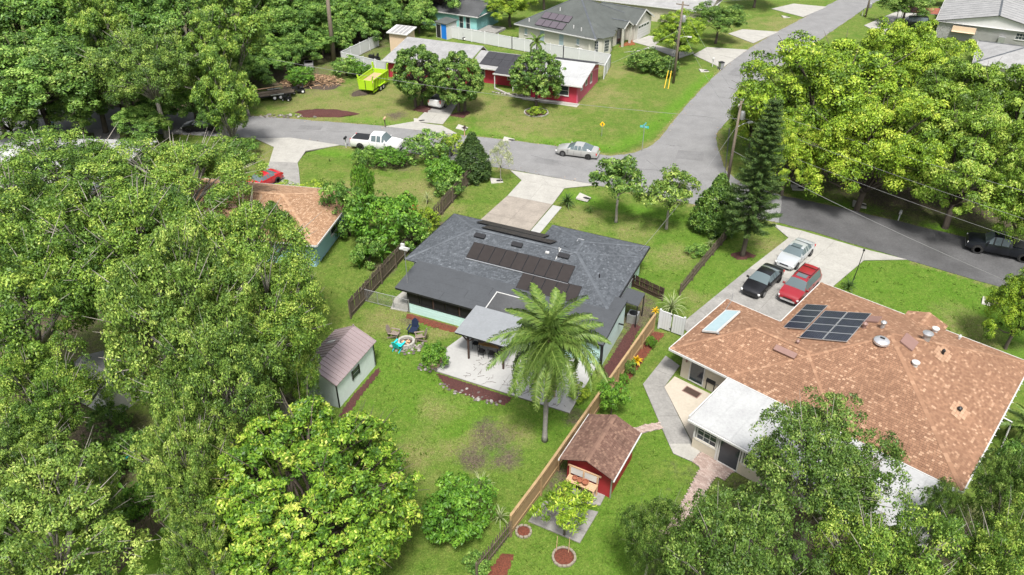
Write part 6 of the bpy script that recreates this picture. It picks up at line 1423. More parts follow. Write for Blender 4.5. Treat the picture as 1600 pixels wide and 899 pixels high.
for a in [   # placed by their foot: key, label, crown height, half width px, foot
 ('wood3','tall vine-draped tree mass climbing the fan palm by the left street',5.4,44,(368,238),5.6),('wood3','upper vine-draped crown above the road bend',9.0,40,(352,205),4.5),
 ('wood1','bushy tree at the wood edge by the flatbed trailer',4.6,52,(398,118)),('wood1','vine-draped tree behind the brush pile',4.6,48,(445,95)),
 ('wood2','leafy tree left of the bare leaning trunk',4.8,46,(485,80)),('wood1','leafy tree right of the bare leaning trunk',4.6,46,(552,66)),
 ('wood2','tree behind the white fence corner',4.6,42,(592,52)),('deep1','dark tree above the tan shed',5.4,44,(645,42)),
 ('wood1','tree overhanging the small blue-doored shed',5.6,38,(690,38)),('wood2','tree at the top edge above the wood',7.5,58,(425,75)),('wood1','tree at the top edge behind the wood edge',7.0,55,(520,52)),
 ('deep1','dark tree at the top edge near the teal house',6.5,50,(620,20)),('wood2','dense tree in the second row of the wood',6.5,52,(470,60)),('deep1','dark tree in the second row of the wood',6.5,50,(575,30)),
 ('wood1','distant tree behind the teal house',6,44,(725,-5)),('wood2','distant tree left of the beige house',5.5,40,(850,15)),('lime1','yellow-green round tree between teal and beige houses',3.6,38,(797,42)),
 ('wood1','distant tree at the top edge over the beige roof',6,44,(790,-12)),('wood2','distant tree at the top edge right of the beige roof',5,40,(950,-25)),
 ('wood1','low leafy tree behind the flatbed trailer',2.6,36,(425,125)),('wood2','leafy young tree beside the grey tank',2.6,32,(505,92)),
 ('wood1','low vine mound at the wood edge left of the grey tank',2.3,34,(462,104),2.6),('wood2','low vine mound behind the grey tank',2.5,34,(492,84),2.8),('wood1','vine mound at the foot of the bare leaning trunk',2.4,32,(528,82),2.6),
 ('wood1','low leafy mound behind the far white fence',2.4,34,(560,72),2.6),('wood2','low leafy mound behind the tan shed',2.6,32,(600,60),2.8),('wood1','low bush mass left of the blue-doored shed',2.6,32,(655,52),2.6),('deep1','dark low tree in the middle of the wood',3.0,40,(440,80),3.4),
 ('wood2','low leafy mass deep in the wood',3.2,40,(500,62),3.4),('wood1','leafy mass filling the wood behind the white fence',3.2,40,(545,50),3.4),('deep1','dark mass filling the wood by the street',3.2,44,(385,100),3.6),('wood1','leafy mass left of the wood edge trailer',2.4,38,(388,140),2.6),
 ('wood2','leafy filler tree between shed and teal house',3.4,36,(660,30),3.4),('deep1','dark filler tree high in the wood',4.0,44,(600,28),4.2),('wood1','leafy filler tree high in the wood',4.2,46,(540,30),4.4),('wood2','leafy filler tree at the top of the wood',4.4,48,(470,38),4.6),
 ('lime1','yellow-green tree beside the utility pole at the top',3.7,45,(1058,92)),('deep1','dark tree right of the yellow-green pole tree',3.7,38,(1118,68)),
 ('mango','dense round mango tree in front of the crimson house',3.9,42,(838,166),3.0),('wood2','tree at the top edge beside the far road',5,38,(1178,12)),
 ('deep1','dark tree at the top right beside the rust-red carport',3.6,40,(1408,40)),
 ('round','clipped round tree left of the white pickup',4.2,38,(656,166),3.2),('round','clipped round tree right of the white pickup',4.1,37,(720,174),3.1),
 ]: tree(a[0], a[1], 0, 0, a[2], a[3], a[5] if len(a) > 5 else None, base=a[4])
for a in [
 ('open','slender white-trunked tree on the front lawn',968,283,4.4,43),('open2','spreading front-lawn tree with yellowing leaves',1048,305,3.6,44),
 ('darktree','dark upright tree beside the tall pine',1122,318,2.8,35),
 ('cedar','dark cedar in the row of shrubs by the street',738,245,2.5,26),('olive','thin silvery young tree beside the main driveway',782,248,2.6,20),
 ('sapling','staked lime-green sapling in the round mulch ring',884,798,2.1,48),('fern','bright feathery young tree behind the red shed',957,622,1.6,27),
 ]: tree(*a)
for a in [
 ('shrub2','rounded green shrub nearest the white street pickup',612,246,1.0,27),('shrub1','reddish-tipped shrub left of the rounded green one',572,245,1.0,24),
 ('shrub1','large shrub in the row behind the white street pickup',665,232,1.5,36),('shrub3','light green shrub right of the large one',705,228,1.2,26),
 ('shrub2','bushy shrub in the middle of the shrub row',692,268,1.4,33),('shrub1','shrub at the head of the weathered fence',700,292,1.0,26),
 ('shrub2','big glossy bush against the tan-roofed house',600,345,2.6,58),('shrub1','tall bush beside the tan roof corner',540,330,2.6,40),('shrub2','small bush on top of the glossy hedge',568,292,2.6,18),
 ('shrub1','bush against the weathered fence below the glossy bush',640,365,1.6,34),('shrub3','small light bush beside the weathered fence',668,345,1.1,20),
 ('shrub3','yellow-green flower bush at the corner of the tan roof',445,298,0.7,24),('shrub3','ragged yellow-green bush by the tan roof front',490,298,0.6,28),
 ('hedge','dark clipped hedge bush left of the utility pole',1006,95,1.4,27),('hedge','dark hedge bush beside the yellow guy sleeves',1040,102,1.4,24),
 ('shrub2','feathery bright green shrub beside the dark picket fence',715,800,1.6,62),('shrub1','low plant under the feathery bright green shrub',745,880,0.5,22),
 ('shrub2','bushy plant in the tan pot on the patio corner',679,557,0.95,24),
 ('shrub3','small yellow shrub in the pale stone ring',838,174,0.45,15),('shrub1','low weed clump along the front fence',1090,392,0.4,18),
 ('shrub1','dark shrub at the foot of the vine-covered palm',375,235,1.0,32),('shrub2','young shrub along the new golden fence',1018,535,0.5,9),('shrub1','shrub between fence and red mulch',985,575,0.6,11),
 ('shrub2','ground plant in the middle of the red mulch strip',975,592,0.4,9),('shrub3','leafy weed at the foot of the big palm',905,615,0.6,18),
 ('shrub1','bush at the right edge near the areca palm',1590,720,1.2,30),('shrub1','shrub behind the chain-link fence',575,395,1.2,26),
 ('shrub2','leafy undergrowth mound at the bottom left fence',225,780,1.2,40),('shrub1','dark undergrowth mound in the left grove gap',150,725,1.3,45),('shrub1','undergrowth bush beside the pale shed',205,700,1.2,32),('shrub1','undergrowth bush under the left grove',170,655,1.0,30),
 ('shrub2','leafy shrub at the edge of the wood above the red mulch heap',470,120,1.2,26),('shrub1','shrub along the wood edge behind the brush pile',540,105,1.2,26),('shrub2','shrub at the white fence corner',560,108,1.0,20),
 ]: tree(*a, name='shrub', cat='shrub')

# ---- tall Norfolk pine: whorls of drooping foliage
def norfolk():
    rg = np.random.default_rng(77); H = 15.0
    p = G(1160, 400); t = thing('norfolk_pine', 'tall dark tiered pine with bare lower trunk beside the right driveway', 'tree', (p.x, p.y, 0))
    mb = MB(); mb.tube([(0,0,-0.1),(0,0,0.4),(0.1,0,5),(0.15,0.1,10),(0.2,0.15,H)],[0.30,0.22,0.17,0.10,0.02],10); mb.build('trunk', 'bark', t, 180)
    Cs, Ns, Ts = [], [], []; br = MB(); z = 3.0
    while z < H-0.2:
        f = (z-3.0)/(H-3.0); Rr = (2.8*(1-f)**0.75+0.2)*(0.75+0.25*min(1,(z-2.6)/2)); n = int(rg.integers(6,9)); ph = rg.uniform(0,6.28)
        for k in range(n):
            a = ph+2*math.pi*k/n+rg.uniform(-0.15,0.15); r_ = Rr*rg.uniform(0.75,1.08); d = np.array([math.cos(a),math.sin(a),0])
            m = max(5, int(r_*9)); s = np.linspace(0.12,1,m)
            P_ = np.array([0.1*z/5,0.05*z/5,z])+d*(s*r_)[:,None]; P_[:,2] += -0.10*r_*np.sin(s*2.6)+0.22*r_*np.maximum(0,s-0.6)
            br.tube([tuple(P_[0]),tuple(P_[m//2]),tuple(P_[-1])],[0.05*(1-f)+0.01,0.03*(1-f)+0.008,0.005],4,False)
            for q in range(m):
                w = 0.30*(1-0.5*s[q])+0.05; kk = 26
                sd_ = np.array([-d[1],d[0],0]); u = rg.uniform(-1,1,(kk,1))
                C = P_[q]+sd_*u*w+d*rg.uniform(-0.12,0.12,(kk,1)); C[:,2] += rg.normal(size=kk)*0.06+0.05-np.abs(u[:,0])*0.05
                Cs.append(C); Ns.append(np.tile([0,0,1.0],(kk,1))+sd_*u*0.5); Ts.append(np.clip(rg.uniform(0.2,0.75)+rg.normal(size=kk)*0.15+0.15*s[q],0,1))
        z += 0.70*(1-0.45*f)
    V, F_ = leaf_quads(np.concatenate(Cs), np.concatenate(Ns), 0.22, 0.055, rg, 0.5, -0.15)
    ob('crown', npmesh('crown', V, F_, 'leaf_pine', np.concatenate(Ts)), t); br.build('branches', 'bark', t, 180)
norfolk()
# ---- palms
def frond_mesh(name, L, lw, n, arch, m, hang=0.75, seed=0, tw=0.0):
    """feather frond from the origin along +x, drooping; leaflets hang"""
    rg = np.random.default_rng(seed); s = np.linspace(0,1,14)
    ax = lambda q: np.stack([L*(q-0.12*q**3*arch), 0*q, L*arch*(0.40*q-0.85*q**2.2)], -1)
    pts = ax(s); mb = MB(); mb.tube([tuple(p) for p in pts], list(0.045*(1-s*0.85)), 5)
    V = np.array(mb.v); nf = [f for f in mb.f if len(f) == 4]
    Q = np.repeat(np.linspace(0.12,1,n),2); sg = np.tile([1,-1],n); P0 = ax(Q)
    dT = unit(ax(np.minimum(Q+0.02,1.02))-ax(Q-0.02)); ll = lw*(np.sin(np.pi*np.clip(Q*0.85+0.12,0,1))**0.6)*rg.uniform(0.75,1.15,len(Q))
    lat = np.array([0,1.0,0])*sg[:,None]
    d1 = unit(lat*0.9+dT*0.55+np.array([0,0,0.15])+rg.normal(size=(len(Q),3))*0.18); d2 = unit(lat*0.45+dT*0.4+np.array([0,0,-hang*1.2])+rg.normal(size=(len(Q),3))*0.15)
    Pm = P0+d1*(ll*0.5)[:,None]; Pt = Pm+d2*(ll*0.5)[:,None]; wv = unit(np.cross(d1, [0,0,1.0]))*0.022
    A_ = np.stack([P0-wv,P0+wv,Pm+wv*1.2,Pm-wv*1.2,Pt+wv*0.2,Pt-wv*0.2],1).reshape(-1,3)
    o = len(V)+np.arange(len(Q))*6; F1 = np.stack([o,o+1,o+2,o+3],1); F2 = np.stack([o+3,o+2,o+4,o+5],1)
    F_ = np.concatenate([np.array(nf,dtype=int),F1,F2]); T = np.concatenate([np.full(len(nf),0.8), np.tile(rg.uniform(0.2,0.8,len(Q)),2)])
    return npmesh(name, np.concatenate([V,A_]), F_, m, T)
def palm(label, foot, h, nf, L, name='palm_tree', trunk_r=0.16, dead=0, m='leaf_palm', skirt=True, lean=(0,0), seed=5, thatch=False):
    r = random.Random(seed); p = G(*foot); t = thing(name, label, 'palm', (p.x,p.y,0))
    mb = MB(); k = 14; mb.tube([(lean[0]*(i/k)**2,lean[1]*(i/k)**2,-0.1+h*i/k) for i in range(k+1)],[trunk_r*(1.5 if i == 0 else 1.12 if i == 1 else 1.0 if i % 2 else 0.95) for i in range(k+1)],12); mb.build('trunk', 'palm_bark', t, 180)
    fm = [frond_mesh('frond', L, L*0.22, 110, 0.85+0.3*i, m, hang=1.4, seed=seed*10+i) for i in range(3)]
    for i in range(nf):
        f = i/nf; el = R_(80-120*f); o = ob('frond', fm[0 if f < 0.3 else 1 if f < 0.65 else 2], t, (lean[0],lean[1],h)); o.rotation_euler = (r.uniform(-0.35,0.35), -el, i*2.399+r.uniform(-0.2,0.2)); sc_ = r.uniform(0.82,1.08); o.scale = (sc_,)*3
    if dead:
        dm = MB(); dm.add([(0,-0.12,0),(0,0.12,0),(1.1,0.2,0.05),(1.1,-0.2,0.05),(2.9,0.05,-0.05),(2.9,-0.05,-0.05)],[(0,1,2,3),(3,2,4,5)]); dmm = dm.mesh('dead_sheath','thatch')
        for i in range(dead):
            o = ob('dead_sheath', dmm, t, (lean[0],lean[1],h-0.1)); o.rotation_euler = (r.uniform(-0.5,0.5), R_(66+r.uniform(-12,18)), i*2.399); s_ = r.uniform(0.8,1.35); o.scale = (s_,)*3
        mb = MB()
        for i in range(60):
            a, e = r.uniform(0,6.28), r.uniform(0.2,1.0); mb.tube([(0,0,0),(0.25*math.cos(a)*e,0.25*math.sin(a)*e,-0.15),(0.45*math.cos(a)*e,0.45*math.sin(a)*e,-0.55*r.uniform(0.6,1.1))],[0.02,0.016,0.012],4)
        mb.build('fruit_cluster', 'leaf_yellow_solid', t, loc=(lean[0]+0.1,lean[1]-0.5,h+0.15))
        mb = MB(); mb.tube([(0,0,0),(0.05,-0.1,0.5),(0.1,-0.15,0.95)],[0.14,0.12,0.02],8); mb.build('spathe', 'brown_metal', t, loc=(lean[0]-0.1,lean[1]-0.45,h+0.2))
    return t
mat('leaf_yellow_solid', (0.48,0.46,0.08), 0.7)
palm('big feathery palm with drooping fronds and pale trunk behind the patio', (851,688), 7.9, 46, 3.9, dead=16, lean=(0.1,0.1))
palm('leaning areca palm at the right eave of the brown roof', (1592,700), 1.6, 16, 2.2, trunk_r=0.08, seed=8, m='leaf_palm')
palm('vine-covered fan palm leaning over the left street', (352,225), 5.0, 22, 2.3, trunk_r=0.3, seed=9, m='leaf_wood')
palm('small feathery palm rising behind the crimson house roof', (838,100), 3.0, 14, 1.8, trunk_r=0.09, seed=10)
palm('young palm with yellow leaves in the shade beside the mint shed', (395,640), 2.6, 16, 2.6, trunk_r=0.14, seed=12)
# ---- rosette plants with large single leaves
def strap(L, w, arch, m, fold=0.12, n=7, wavy=0.0, tip=0.0):
    mb = MB(); vs = []; fs = []
    for i in range(n+1):
        s = i/n; x = L*s*(1-0.25*arch*s); z = L*arch*(0.55*s-0.9*s*s); ww = w*math.sin(math.pi*min(1,0.12+0.88*s)**0.7)*0.5+0.004
        if tip: ww = w*0.5*max(0.02,(1-s)**tip)
        vs += [(x,-ww,z+fold*w*(1+wavy*math.sin(i*2.1))),(x,0,z),(x,ww,z+fold*w*(1+wavy*math.cos(i*2.3)))]
    for i in range(n): fs += [(3*i,3*i+1,3*i+4,3*i+3),(3*i+1,3*i+2,3*i+5,3*i+4)]
    mb.add(vs, fs); mb.t = [0.3+0.4*((i//2) % 2)*0.3 for i in range(len(fs))]; return mb.mesh('leaf', m, 180, True)
def rosette(label, foot, n, L, w, m, arch=0.8, h=0.1, el=(75,10), name='plant', cat='plant', stem=0.0, seed=1, tip=0.0, stemm='bark'):
    r = random.Random(seed); p = G(*foot); t = thing(name, label, cat, (p.x,p.y,0)); lm = [strap(L,w,arch*k,m,tip=tip) for k in (0.6,1.0,1.4)]
    if stem or h > 0.3: mb = MB(); mb.tube([(0,0,-0.05),(0,0,h*0.5),(0,0,h)],[max(stem,0.05),max(stem,0.05)*0.9,max(stem,0.05)*0.8],8); mb.build('stem', stemm, t, 180)
    for i in range(n):
        f = i/max(1,n-1); o = ob('leaf', lm[min(2,int(f*3))], t, (0,0,h)); o.rotation_euler = (r.uniform(-0.2,0.2), -R_(lerp(el[0],el[1],f)+r.uniform(-8,8)), i*2.399+r.uniform(-0.2,0.2)); s_ = r.uniform(0.75,1.15); o.scale = (s_,)*3
    return t
for i, (x, y, n, hh, lab) in enumerate(((598,415,7,0.9,'banana plant with broad leaves against the weathered fence'),(575,412,6,0.7,'smaller banana plant left of the broad-leaved one'),(562,420,5,0.5,'low banana plant nearest the left grove'),(180,765,6,0.4,'broad paddle-leaved plant beneath the left grove'))):
    rosette(lab, (x,y), n, 1.8 if i < 3 else 1.3, 0.42, 'leaf_bright', 0.6, hh, (78,30), 'banana_plant', 'plant', 0.09, seed=i, stemm='leaf_bright')
rosette('tall arching pale-striped strap-leaf plant behind the white gate', (1048,492), 48, 1.9, 0.085, 'leaf_pale', 0.9, 0.5, (85,5), 'strap_leaf_plant', seed=21, tip=0.5)
rosette('pale spiky strap-leaf plant above the feathery shrub', (752,778), 34, 1.25, 0.07, 'leaf_pale', 0.8, 0.9, (80,-10), 'strap_leaf_plant', seed=22, tip=0.5)
rosette('dry tan-leaved spiky plant beside the feathery shrub', (742,798), 26, 0.9, 0.07, 'leaf_pale', 1.0, 0.5, (50,-30), 'strap_leaf_plant', seed=23, tip=0.5)
rosette('spiky strap-leaf plant growing at the dark picket fence', (782,815), 20, 1.2, 0.07, 'leaf_pale', 0.9, 0.2, (80,15), 'strap_leaf_plant', seed=24, tip=0.5)
rosette('round sago cycad right of the main driveway', (886,322), 40, 1.15, 0.16, 'leaf_pine', 0.7, 0.35, (80,5), 'cycad', seed=25, tip=0.4)
rosette('small spiky plant on the front lawn right of the cycad', (922,333), 18, 0.7, 0.09, 'leaf_deep', 0.6, 0.05, (80,25), 'spiky_plant', seed=26, tip=0.5)
rosette('small cycad at the foot of the lamp post on the right lawn', (1325,452), 26, 0.9, 0.13, 'leaf_pine', 0.6, 0.2, (75,5), 'cycad', seed=27, tip=0.4)
rosette('grass clump in front of the left street shrubs', (515,252), 26, 0.6, 0.03, 'leaf_olive', 0.6, 0.02, (85,35), 'grass_clump', seed=28, tip=0.5)
rosette('striped spiky plant against the fence at the bottom left', (208,815), 30, 1.2, 0.12, 'leaf_bright', 0.7, 0.6, (80,0), 'strap_leaf_plant', seed=29, tip=0.5)
rosette('pale strap-leaf plant beside the red-leaved bush', (668,318), 24, 1.0, 0.06, 'leaf_pale', 0.9, 0.5, (85,10), 'strap_leaf_plant', seed=30, tip=0.5)
rosette('red-leaved ti plant at the weathered fence', (648,338), 16, 0.7, 0.14, 'leaf_red', 0.6, 0.8, (70,10), 'ti_plant', seed=31)
rosette('pale grassy clump at the front fence right of the lawn', (1110,385), 40, 0.9, 0.05, 'leaf_pale', 0.9, 0.05, (80,5), 'grass_clump', seed=32, tip=0.5)
rosette('yellow-flowering croton in the red mulch strip', (994,572), 34, 0.55, 0.14, 'leaf_yellow', 0.6, 0.45, (80,-5), 'croton', seed=33)
rosette('yellow-leaved plant at the end of the golden fence', (1022,500), 16, 0.5, 0.14, 'leaf_yellow', 0.6, 0.8, (70,0), 'croton', seed=34)
rosette('yellow-flowering plant at the right edge', (1592,708), 26, 0.5, 0.18, 'leaf_yellow', 0.6, 1.2, (70,-10), 'croton', seed=35)

# ------------------------------------------------------------------ garden furniture
def adirondack(label, x, y, az, m, group=None, plastic=False):
    p = G(x, y); t = thing('garden_chair', label, 'chair', (p.x,p.y,0.0), R_(az), group)
    for i in range(5): mb = MB(); mb.box((0.06+i*0.11-0.25,0,0.38-0.025*(4-i)*-1-0.06),(0.10,0.52,0.025),ry=0.16); mb.build('seat_slat', m, t)
    for i in range(6):
        h = 0.78-0.045*abs(i-2.5)**1.6; mb = MB(); mb.box((-0.38-h*0.16,(i-2.5)*0.095,0.33+h*0.46),(0.025,0.088,h),ry=-0.32); mb.build('back_slat', m, t)
    for s in (1,-1):
        mb = MB(); mb.box((0.0,s*0.34,0.56),(0.75,0.13,0.025)); mb.build('arm', m, t)
        mb = MB(); mb.bar((0.28,s*0.30,0.0),(0.28,s*0.30,0.55),0.09,0.03); mb.build('leg', m, t)
        mb = MB(); mb.bar((0.30,s*0.27,0.36),(-0.55,s*0.27,0.02),0.03,0.11); mb.build('leg', m, t)
    return t
adirondack('taupe wooden garden chair left of the fire pit', 617, 527, -15, 'taupe_wood')
adirondack('navy garden chair behind the fire pit', 646, 521, 255, 'navy_plastic')
adirondack('taupe wooden garden chair right of the fire pit', 656, 532, 190, 'taupe_wood')
adirondack('turquoise garden chair with its back to us by the fire pit', 624, 545, 65, 'turquoise_plastic')
p = G(635, 538); t = thing('fire_pit', 'round white stone fire pit ringed by garden chairs', 'fire pit', (p.x,p.y,0))
bk = MB().box((0,0,0.09),(0.27,0.17,0.17)).mesh('stone_block','stone_pale')
for r_ in range(2):
    for i in range(13):
        a = 2*math.pi*(i+0.5*r_)/13; o = ob('stone_block', bk, t, (0.58*math.cos(a),0.58*math.sin(a),0.175*r_)); o.rotation_euler = (0,0,a+math.pi/2)
mb = MB(); mb.lathe([(0.5,0.0),(0.5,0.12),(0.1,0.16),(0.01,0.16)],20); mb.build('ash', 'soil', t)
mb = MB()
for i in range(9): a = rnd.uniform(0,6.28); mb.tube([(0.38*math.cos(a),0.38*math.sin(a),0.16),(-0.3*math.cos(a+0.4),-0.3*math.sin(a+0.4),0.24)],0.04,6)
mb.build('charred_logs', 'wood_bare', t)
def stone_scatter(name, label, cat, x, y, rx, ry, n, az=0, smin=0.08, smax=0.22, seed=1, m='stones'):
    r = random.Random(seed); p = G(x, y); t = thing(name, label, cat, (p.x,p.y,0), R_(az)); base = MB().lathe([(0.5,-0.4),(0.85,0.0),(0.7,0.35),(0.25,0.5)],7).mesh('stone', None)
    ms = []
    for k in range(3):
        me = base.copy(); a = me.attributes.new('tint','FLOAT','FACE'); a.data.foreach_set('value', np.full(len(me.polygons), 0.15+0.35*k, dtype=np.float32)); me.materials.append(MATS[m]); ms.append(me)
    for i in range(n):
        a, q = r.uniform(0,6.28), math.sqrt(r.random()); s_ = r.uniform(smin,smax)
        o = ob('stone', ms[r.randrange(3)], t, (rx*q*math.cos(a), ry*q*math.sin(a), s_*0.15)); o.scale = (s_*r.uniform(0.7,1.3), s_, s_*0.6); o.rotation_euler = (r.uniform(-0.3,0.3), r.uniform(-0.3,0.3), r.uniform(0,6.28))
    return t
stone_scatter('stone_apron', 'loose paving stones scattered around the fire pit', 'stones', 638, 540, 1.3, 1.1, 70, seed=3)
stone_scatter('stone_border', 'rough stone border below the edge of the white patio', 'stones', 735, 617, 2.6, 0.45, 45, az=-24, smin=0.06, smax=0.17, seed=4)
stone_scatter('stone_border', 'rocks in front of the crimson house porch', 'stones', 800, 148, 3.0, 0.4, 50, az=-22, smin=0.1, smax=0.25, seed=5)
stone_scatter('stone_border', 'stones around the foot of the potted patio bush', 'stones', 668, 575, 0.8, 0.5, 24, seed=6)
stone_scatter('stone_border', 'pale broken concrete along the verge by the left street', 'stones', 445, 182, 4.5, 0.6, 50, smin=0.1, smax=0.28, seed=7)
# dining set
p = G(766, 549); t = thing('patio_table', 'slatted wooden dining table on the white patio under the grey cover', 'table', (p.x,p.y,0.045), R_(AZA+6))
for i in range(8): mb = MB(); mb.rng((-0.8,-0.44+i*0.11,0.72),(0.8,-0.335+i*0.11,0.75)); mb.build('slat', 'wood_table', t)
for u in (-0.72,0.72):
    for v in (-0.38,0.38): mb = MB(); mb.rng((u-0.03,v-0.03,0),(u+0.03,v+0.03,0.72)); mb.build('leg', 'black_metal', t)
for k, (du, dv, ang, lab) in enumerate(((-0.4,-0.75,90,'black patio chair at the near left of the slatted table'),(0.4,-0.75,90,'black patio chair at the near right of the slatted table'),(-0.4,0.8,270,'black patio chair behind the slatted table, left'),(0.4,0.8,270,'black patio chair behind the slatted table, right'),(1.15,0,180,'black patio chair at the right end of the slatted table'),(-1.15,0,0,'black patio chair at the left end of the slatted table'))):
    a2 = R_(AZA+6); c = Vector((p.x+du*math.cos(a2)-dv*math.sin(a2), p.y+du*math.sin(a2)+dv*math.cos(a2), 0.045)); t2 = thing('patio_chair', lab, 'chair', c, a2+R_(ang))
    mb = MB(); mb.rng((-0.22,-0.23,0.43),(0.22,0.23,0.46)); mb.build('seat', 'black_metal', t2)
    for i in range(5): mb = MB(); mb.bar((-0.22,-0.2+i*0.1,0.46),(-0.27,-0.2+i*0.1,0.92),0.03,0.02); mb.build('back_slat', 'black_metal', t2)
    mb = MB(); mb.bar((-0.27,-0.23,0.92),(-0.27,0.23,0.92),0.04,0.05); mb.build('top_rail', 'black_metal', t2)
    for u in (-0.2,0.2):
        for v in (-0.2,0.2): mb = MB(); mb.rng((u-0.015,v-0.015,0),(u+0.015,v+0.015,0.43)); mb.build('leg', 'black_metal', t2)
mb = MB(); mb.lathe([(0.42,0),(0.55,0.42),(0.60,0.45),(0.60,0.52),(0.52,0.52),(0.48,0.4)],24); q = G(679,571); tag(mb.build('planter', 'pot_tan', None, 40, loc=(q.x,q.y,0)), 'large tan pot holding the bushy plant at the patio corner', 'pot')
for x, y, lab in ((735,523,'dark hanging basket under the left corner of the patio cover'),(752,532,'dark hanging basket under the middle of the patio cover')):
    q = G(x,y,1.75); mb = MB(); mb.lathe([(0.05,-0.2),(0.22,-0.1),(0.26,0.05),(0.2,0.08)],14); mb.tube([(0,0,0.0),(0,0,0.45)],0.01,4); tag(mb.build('hanging_basket', 'wood_dark', None, 40, loc=q), lab, 'basket')
# air conditioner, grill, mat
c = LA(19.0, 3.1); t = thing('air_conditioner', 'grey air conditioner under the lean-to beside the grey-roofed house', 'air conditioner', c, R_(AZA))
mb = MB(); mb.rng((-0.4,-0.4,0),(0.4,0.4,0.8)); mb.build('case', 'galv', t); mb = MB(); mb.lathe([(0.34,0.8),(0.34,0.82),(0.05,0.84)],16); mb.build('fan_grille', 'black_metal', t)
q = G(1110, 609); t = thing('barbecue_grill', 'small black barbecue grill against the cream wall', 'grill', q, R_(-42))
mb = MB(); mb.rng((-0.35,-0.22,0.7),(0.35,0.22,0.85)); mb.build('fire_box', 'black_metal', t); mb = MB(); mb.tube([(-0.34,0,0.86),(0.34,0,0.86)],0.2,12); mb.build('lid', 'black_metal', t)
for u in (-0.3,0.3):
    for v in (-0.18,0.18): mb = MB(); mb.rng((u-0.02,v-0.02,0),(u+0.02,v+0.02,0.7)); mb.build('leg', 'black_metal', t)
mb = MB(); mb.rng((0.36,-0.2,0.78),(0.65,0.2,0.81)); mb.build('side_shelf', 'galv', t)
q = G(1081, 613, 0.05); mb = MB(); mb.rng((-0.62,-0.35,0),(0.62,0.35,0.012)); t = tag(mb.build('door_mat', 'brown_metal', None, loc=q, rz=R_(-42)), 'dark brown door mat on the cream patio', 'mat')
mb = MB(); mb.rng((-0.55,-0.28,0.013),(0.55,0.28,0.018)); mb.build('pile', 'wood_dark', t)

# ------------------------------------------------------------------ street furniture
def pole(label, foot, h, r=0.16, arms=(), transformer=None, lamp=None, lean=(0,0), name='utility_pole'):
    p = G(*foot); t = thing(name, label, 'utility pole', (p.x,p.y,0))
    mb = MB(); mb.tube([(0,0,-0.2),(lean[0]*0.5,lean[1]*0.5,h*0.5),(lean[0],lean[1],h)],[r*1.15,r,r*0.7],12); mb.build('post', 'wood_pole', t, 180)
    for z, L, az in arms:
        d = Vector((math.cos(R_(az)),math.sin(R_(az)),0))*L/2; mb = MB(); mb.bar(Vector((lean[0],lean[1],z))-d, Vector((lean[0],lean[1],z))+d, 0.1, 0.12); ar = mb.build('crossarm', 'wood_pole', t)
        for f in (-0.9,0.0,0.9):
            q = Vector((lean[0],lean[1],z))+d*f; s = MB(); s.lathe([(0.03,0.06),(0.07,0.1),(0.04,0.16),(0.07,0.2),(0.02,0.26)],8,q); s.build('insulator', 'galv', ar)
    if transformer: mb = MB(); mb.lathe([(0.24,0),(0.26,0.05),(0.26,0.75),(0.2,0.85),(0.05,0.88)],14,(0.36,-0.1,transformer)); mb.build('transformer', 'galv', t, 40)
    if lamp:
        z, az, L = lamp; d = Vector((math.cos(R_(az)),math.sin(R_(az)),0)); mb = MB(); mb.tube([Vector((0,0,z)),Vector((0,0,z+0.3))+d*L*0.6,Vector((0,0,z+0.35))+d*L],0.035,6); b = mb.build('lamp_arm', 'galv', t); s = MB(); s.box(Vector((0,0,z+0.33))+d*(L+0.25),(0.55,0.25,0.14),rz=R_(az)); s.build('lamp_head', 'white_paint', b)
    return p
P1 = pole('wooden utility pole with transformer beside the far road', (1052,130), 11.0, arms=((10.6,1.8,-30),), transformer=8.4, lamp=(6.2,-20,1.2), r=0.17)
P2 = pole('wooden utility pole with transformer at the street corner by the tall pine', (1137,282), 8.8, arms=((8.5,1.8,60),), transformer=6.9, lamp=(6.0,20,1.3), r=0.15)
P3 = pole('short utility pole with black box at the top right road end', (1352,27), 7.0, transformer=1.6, r=0.15)
pole('bare leaning grey trunk rising out of the wood at the top', (522,97), 13.0, 0.3, lean=(0.3,0.2), name='dead_trunk')
def wire(label, a, b, sag, r=0.012, m='wire', name='overhead_wire'):
    a, b = Vector(a), Vector(b); pts = []
    for i in range(21): s = i/20; q = a.lerp(b, s); q.z -= sag*4*s*(1-s); pts.append(q)
    mb = MB(); o0 = a.copy(); mb.tube([q-o0 for q in pts], r, 5); return tag(mb.build(name, m, None, loc=o0), label, 'wire')
v = lambda p, z: Vector((p.x,p.y,z))
wire('top overhead wire from the corner pole across the lime trees', v(P2,8.6), G(1900,378,8.2), 0.5)
wire('middle overhead wire from the corner pole across the lime trees', v(P2,7.2), G(1900,436,7.2), 0.5)
wire('lowest overhead wire from the corner pole across the right street', v(P2,5.2), G(1900,474,6.2), 0.5)
wire('slack cable over the right street toward the lawn', v(P2,3.4), G(1640,468,4.0), 0.4, 0.02)
wire('overhead wire from the corner pole to the wood at the left', v(P2,6.9), G(340,76,7.5), 1.0, 0.018)
wire('overhead wire from the corner pole to the far road pole', v(P2,8.6), v(P1,10.7), 0.5)
wire('lower overhead wire between the corner pole and far road pole', v(P2,6.4), v(P1,8.0), 0.7)
wire('overhead wire from the far road pole toward the top edge', v(P1,10.7), v(P3,6.8), 0.8)
wire('thin service wire from the far road pole to the crimson house', v(P1,7.4), G(905,118,3.4), 0.4, 0.015)
wire('service wire from the corner pole to the grey-roofed house', v(P2,6.2), G(1000,392,3.0), 0.5, 0.014)
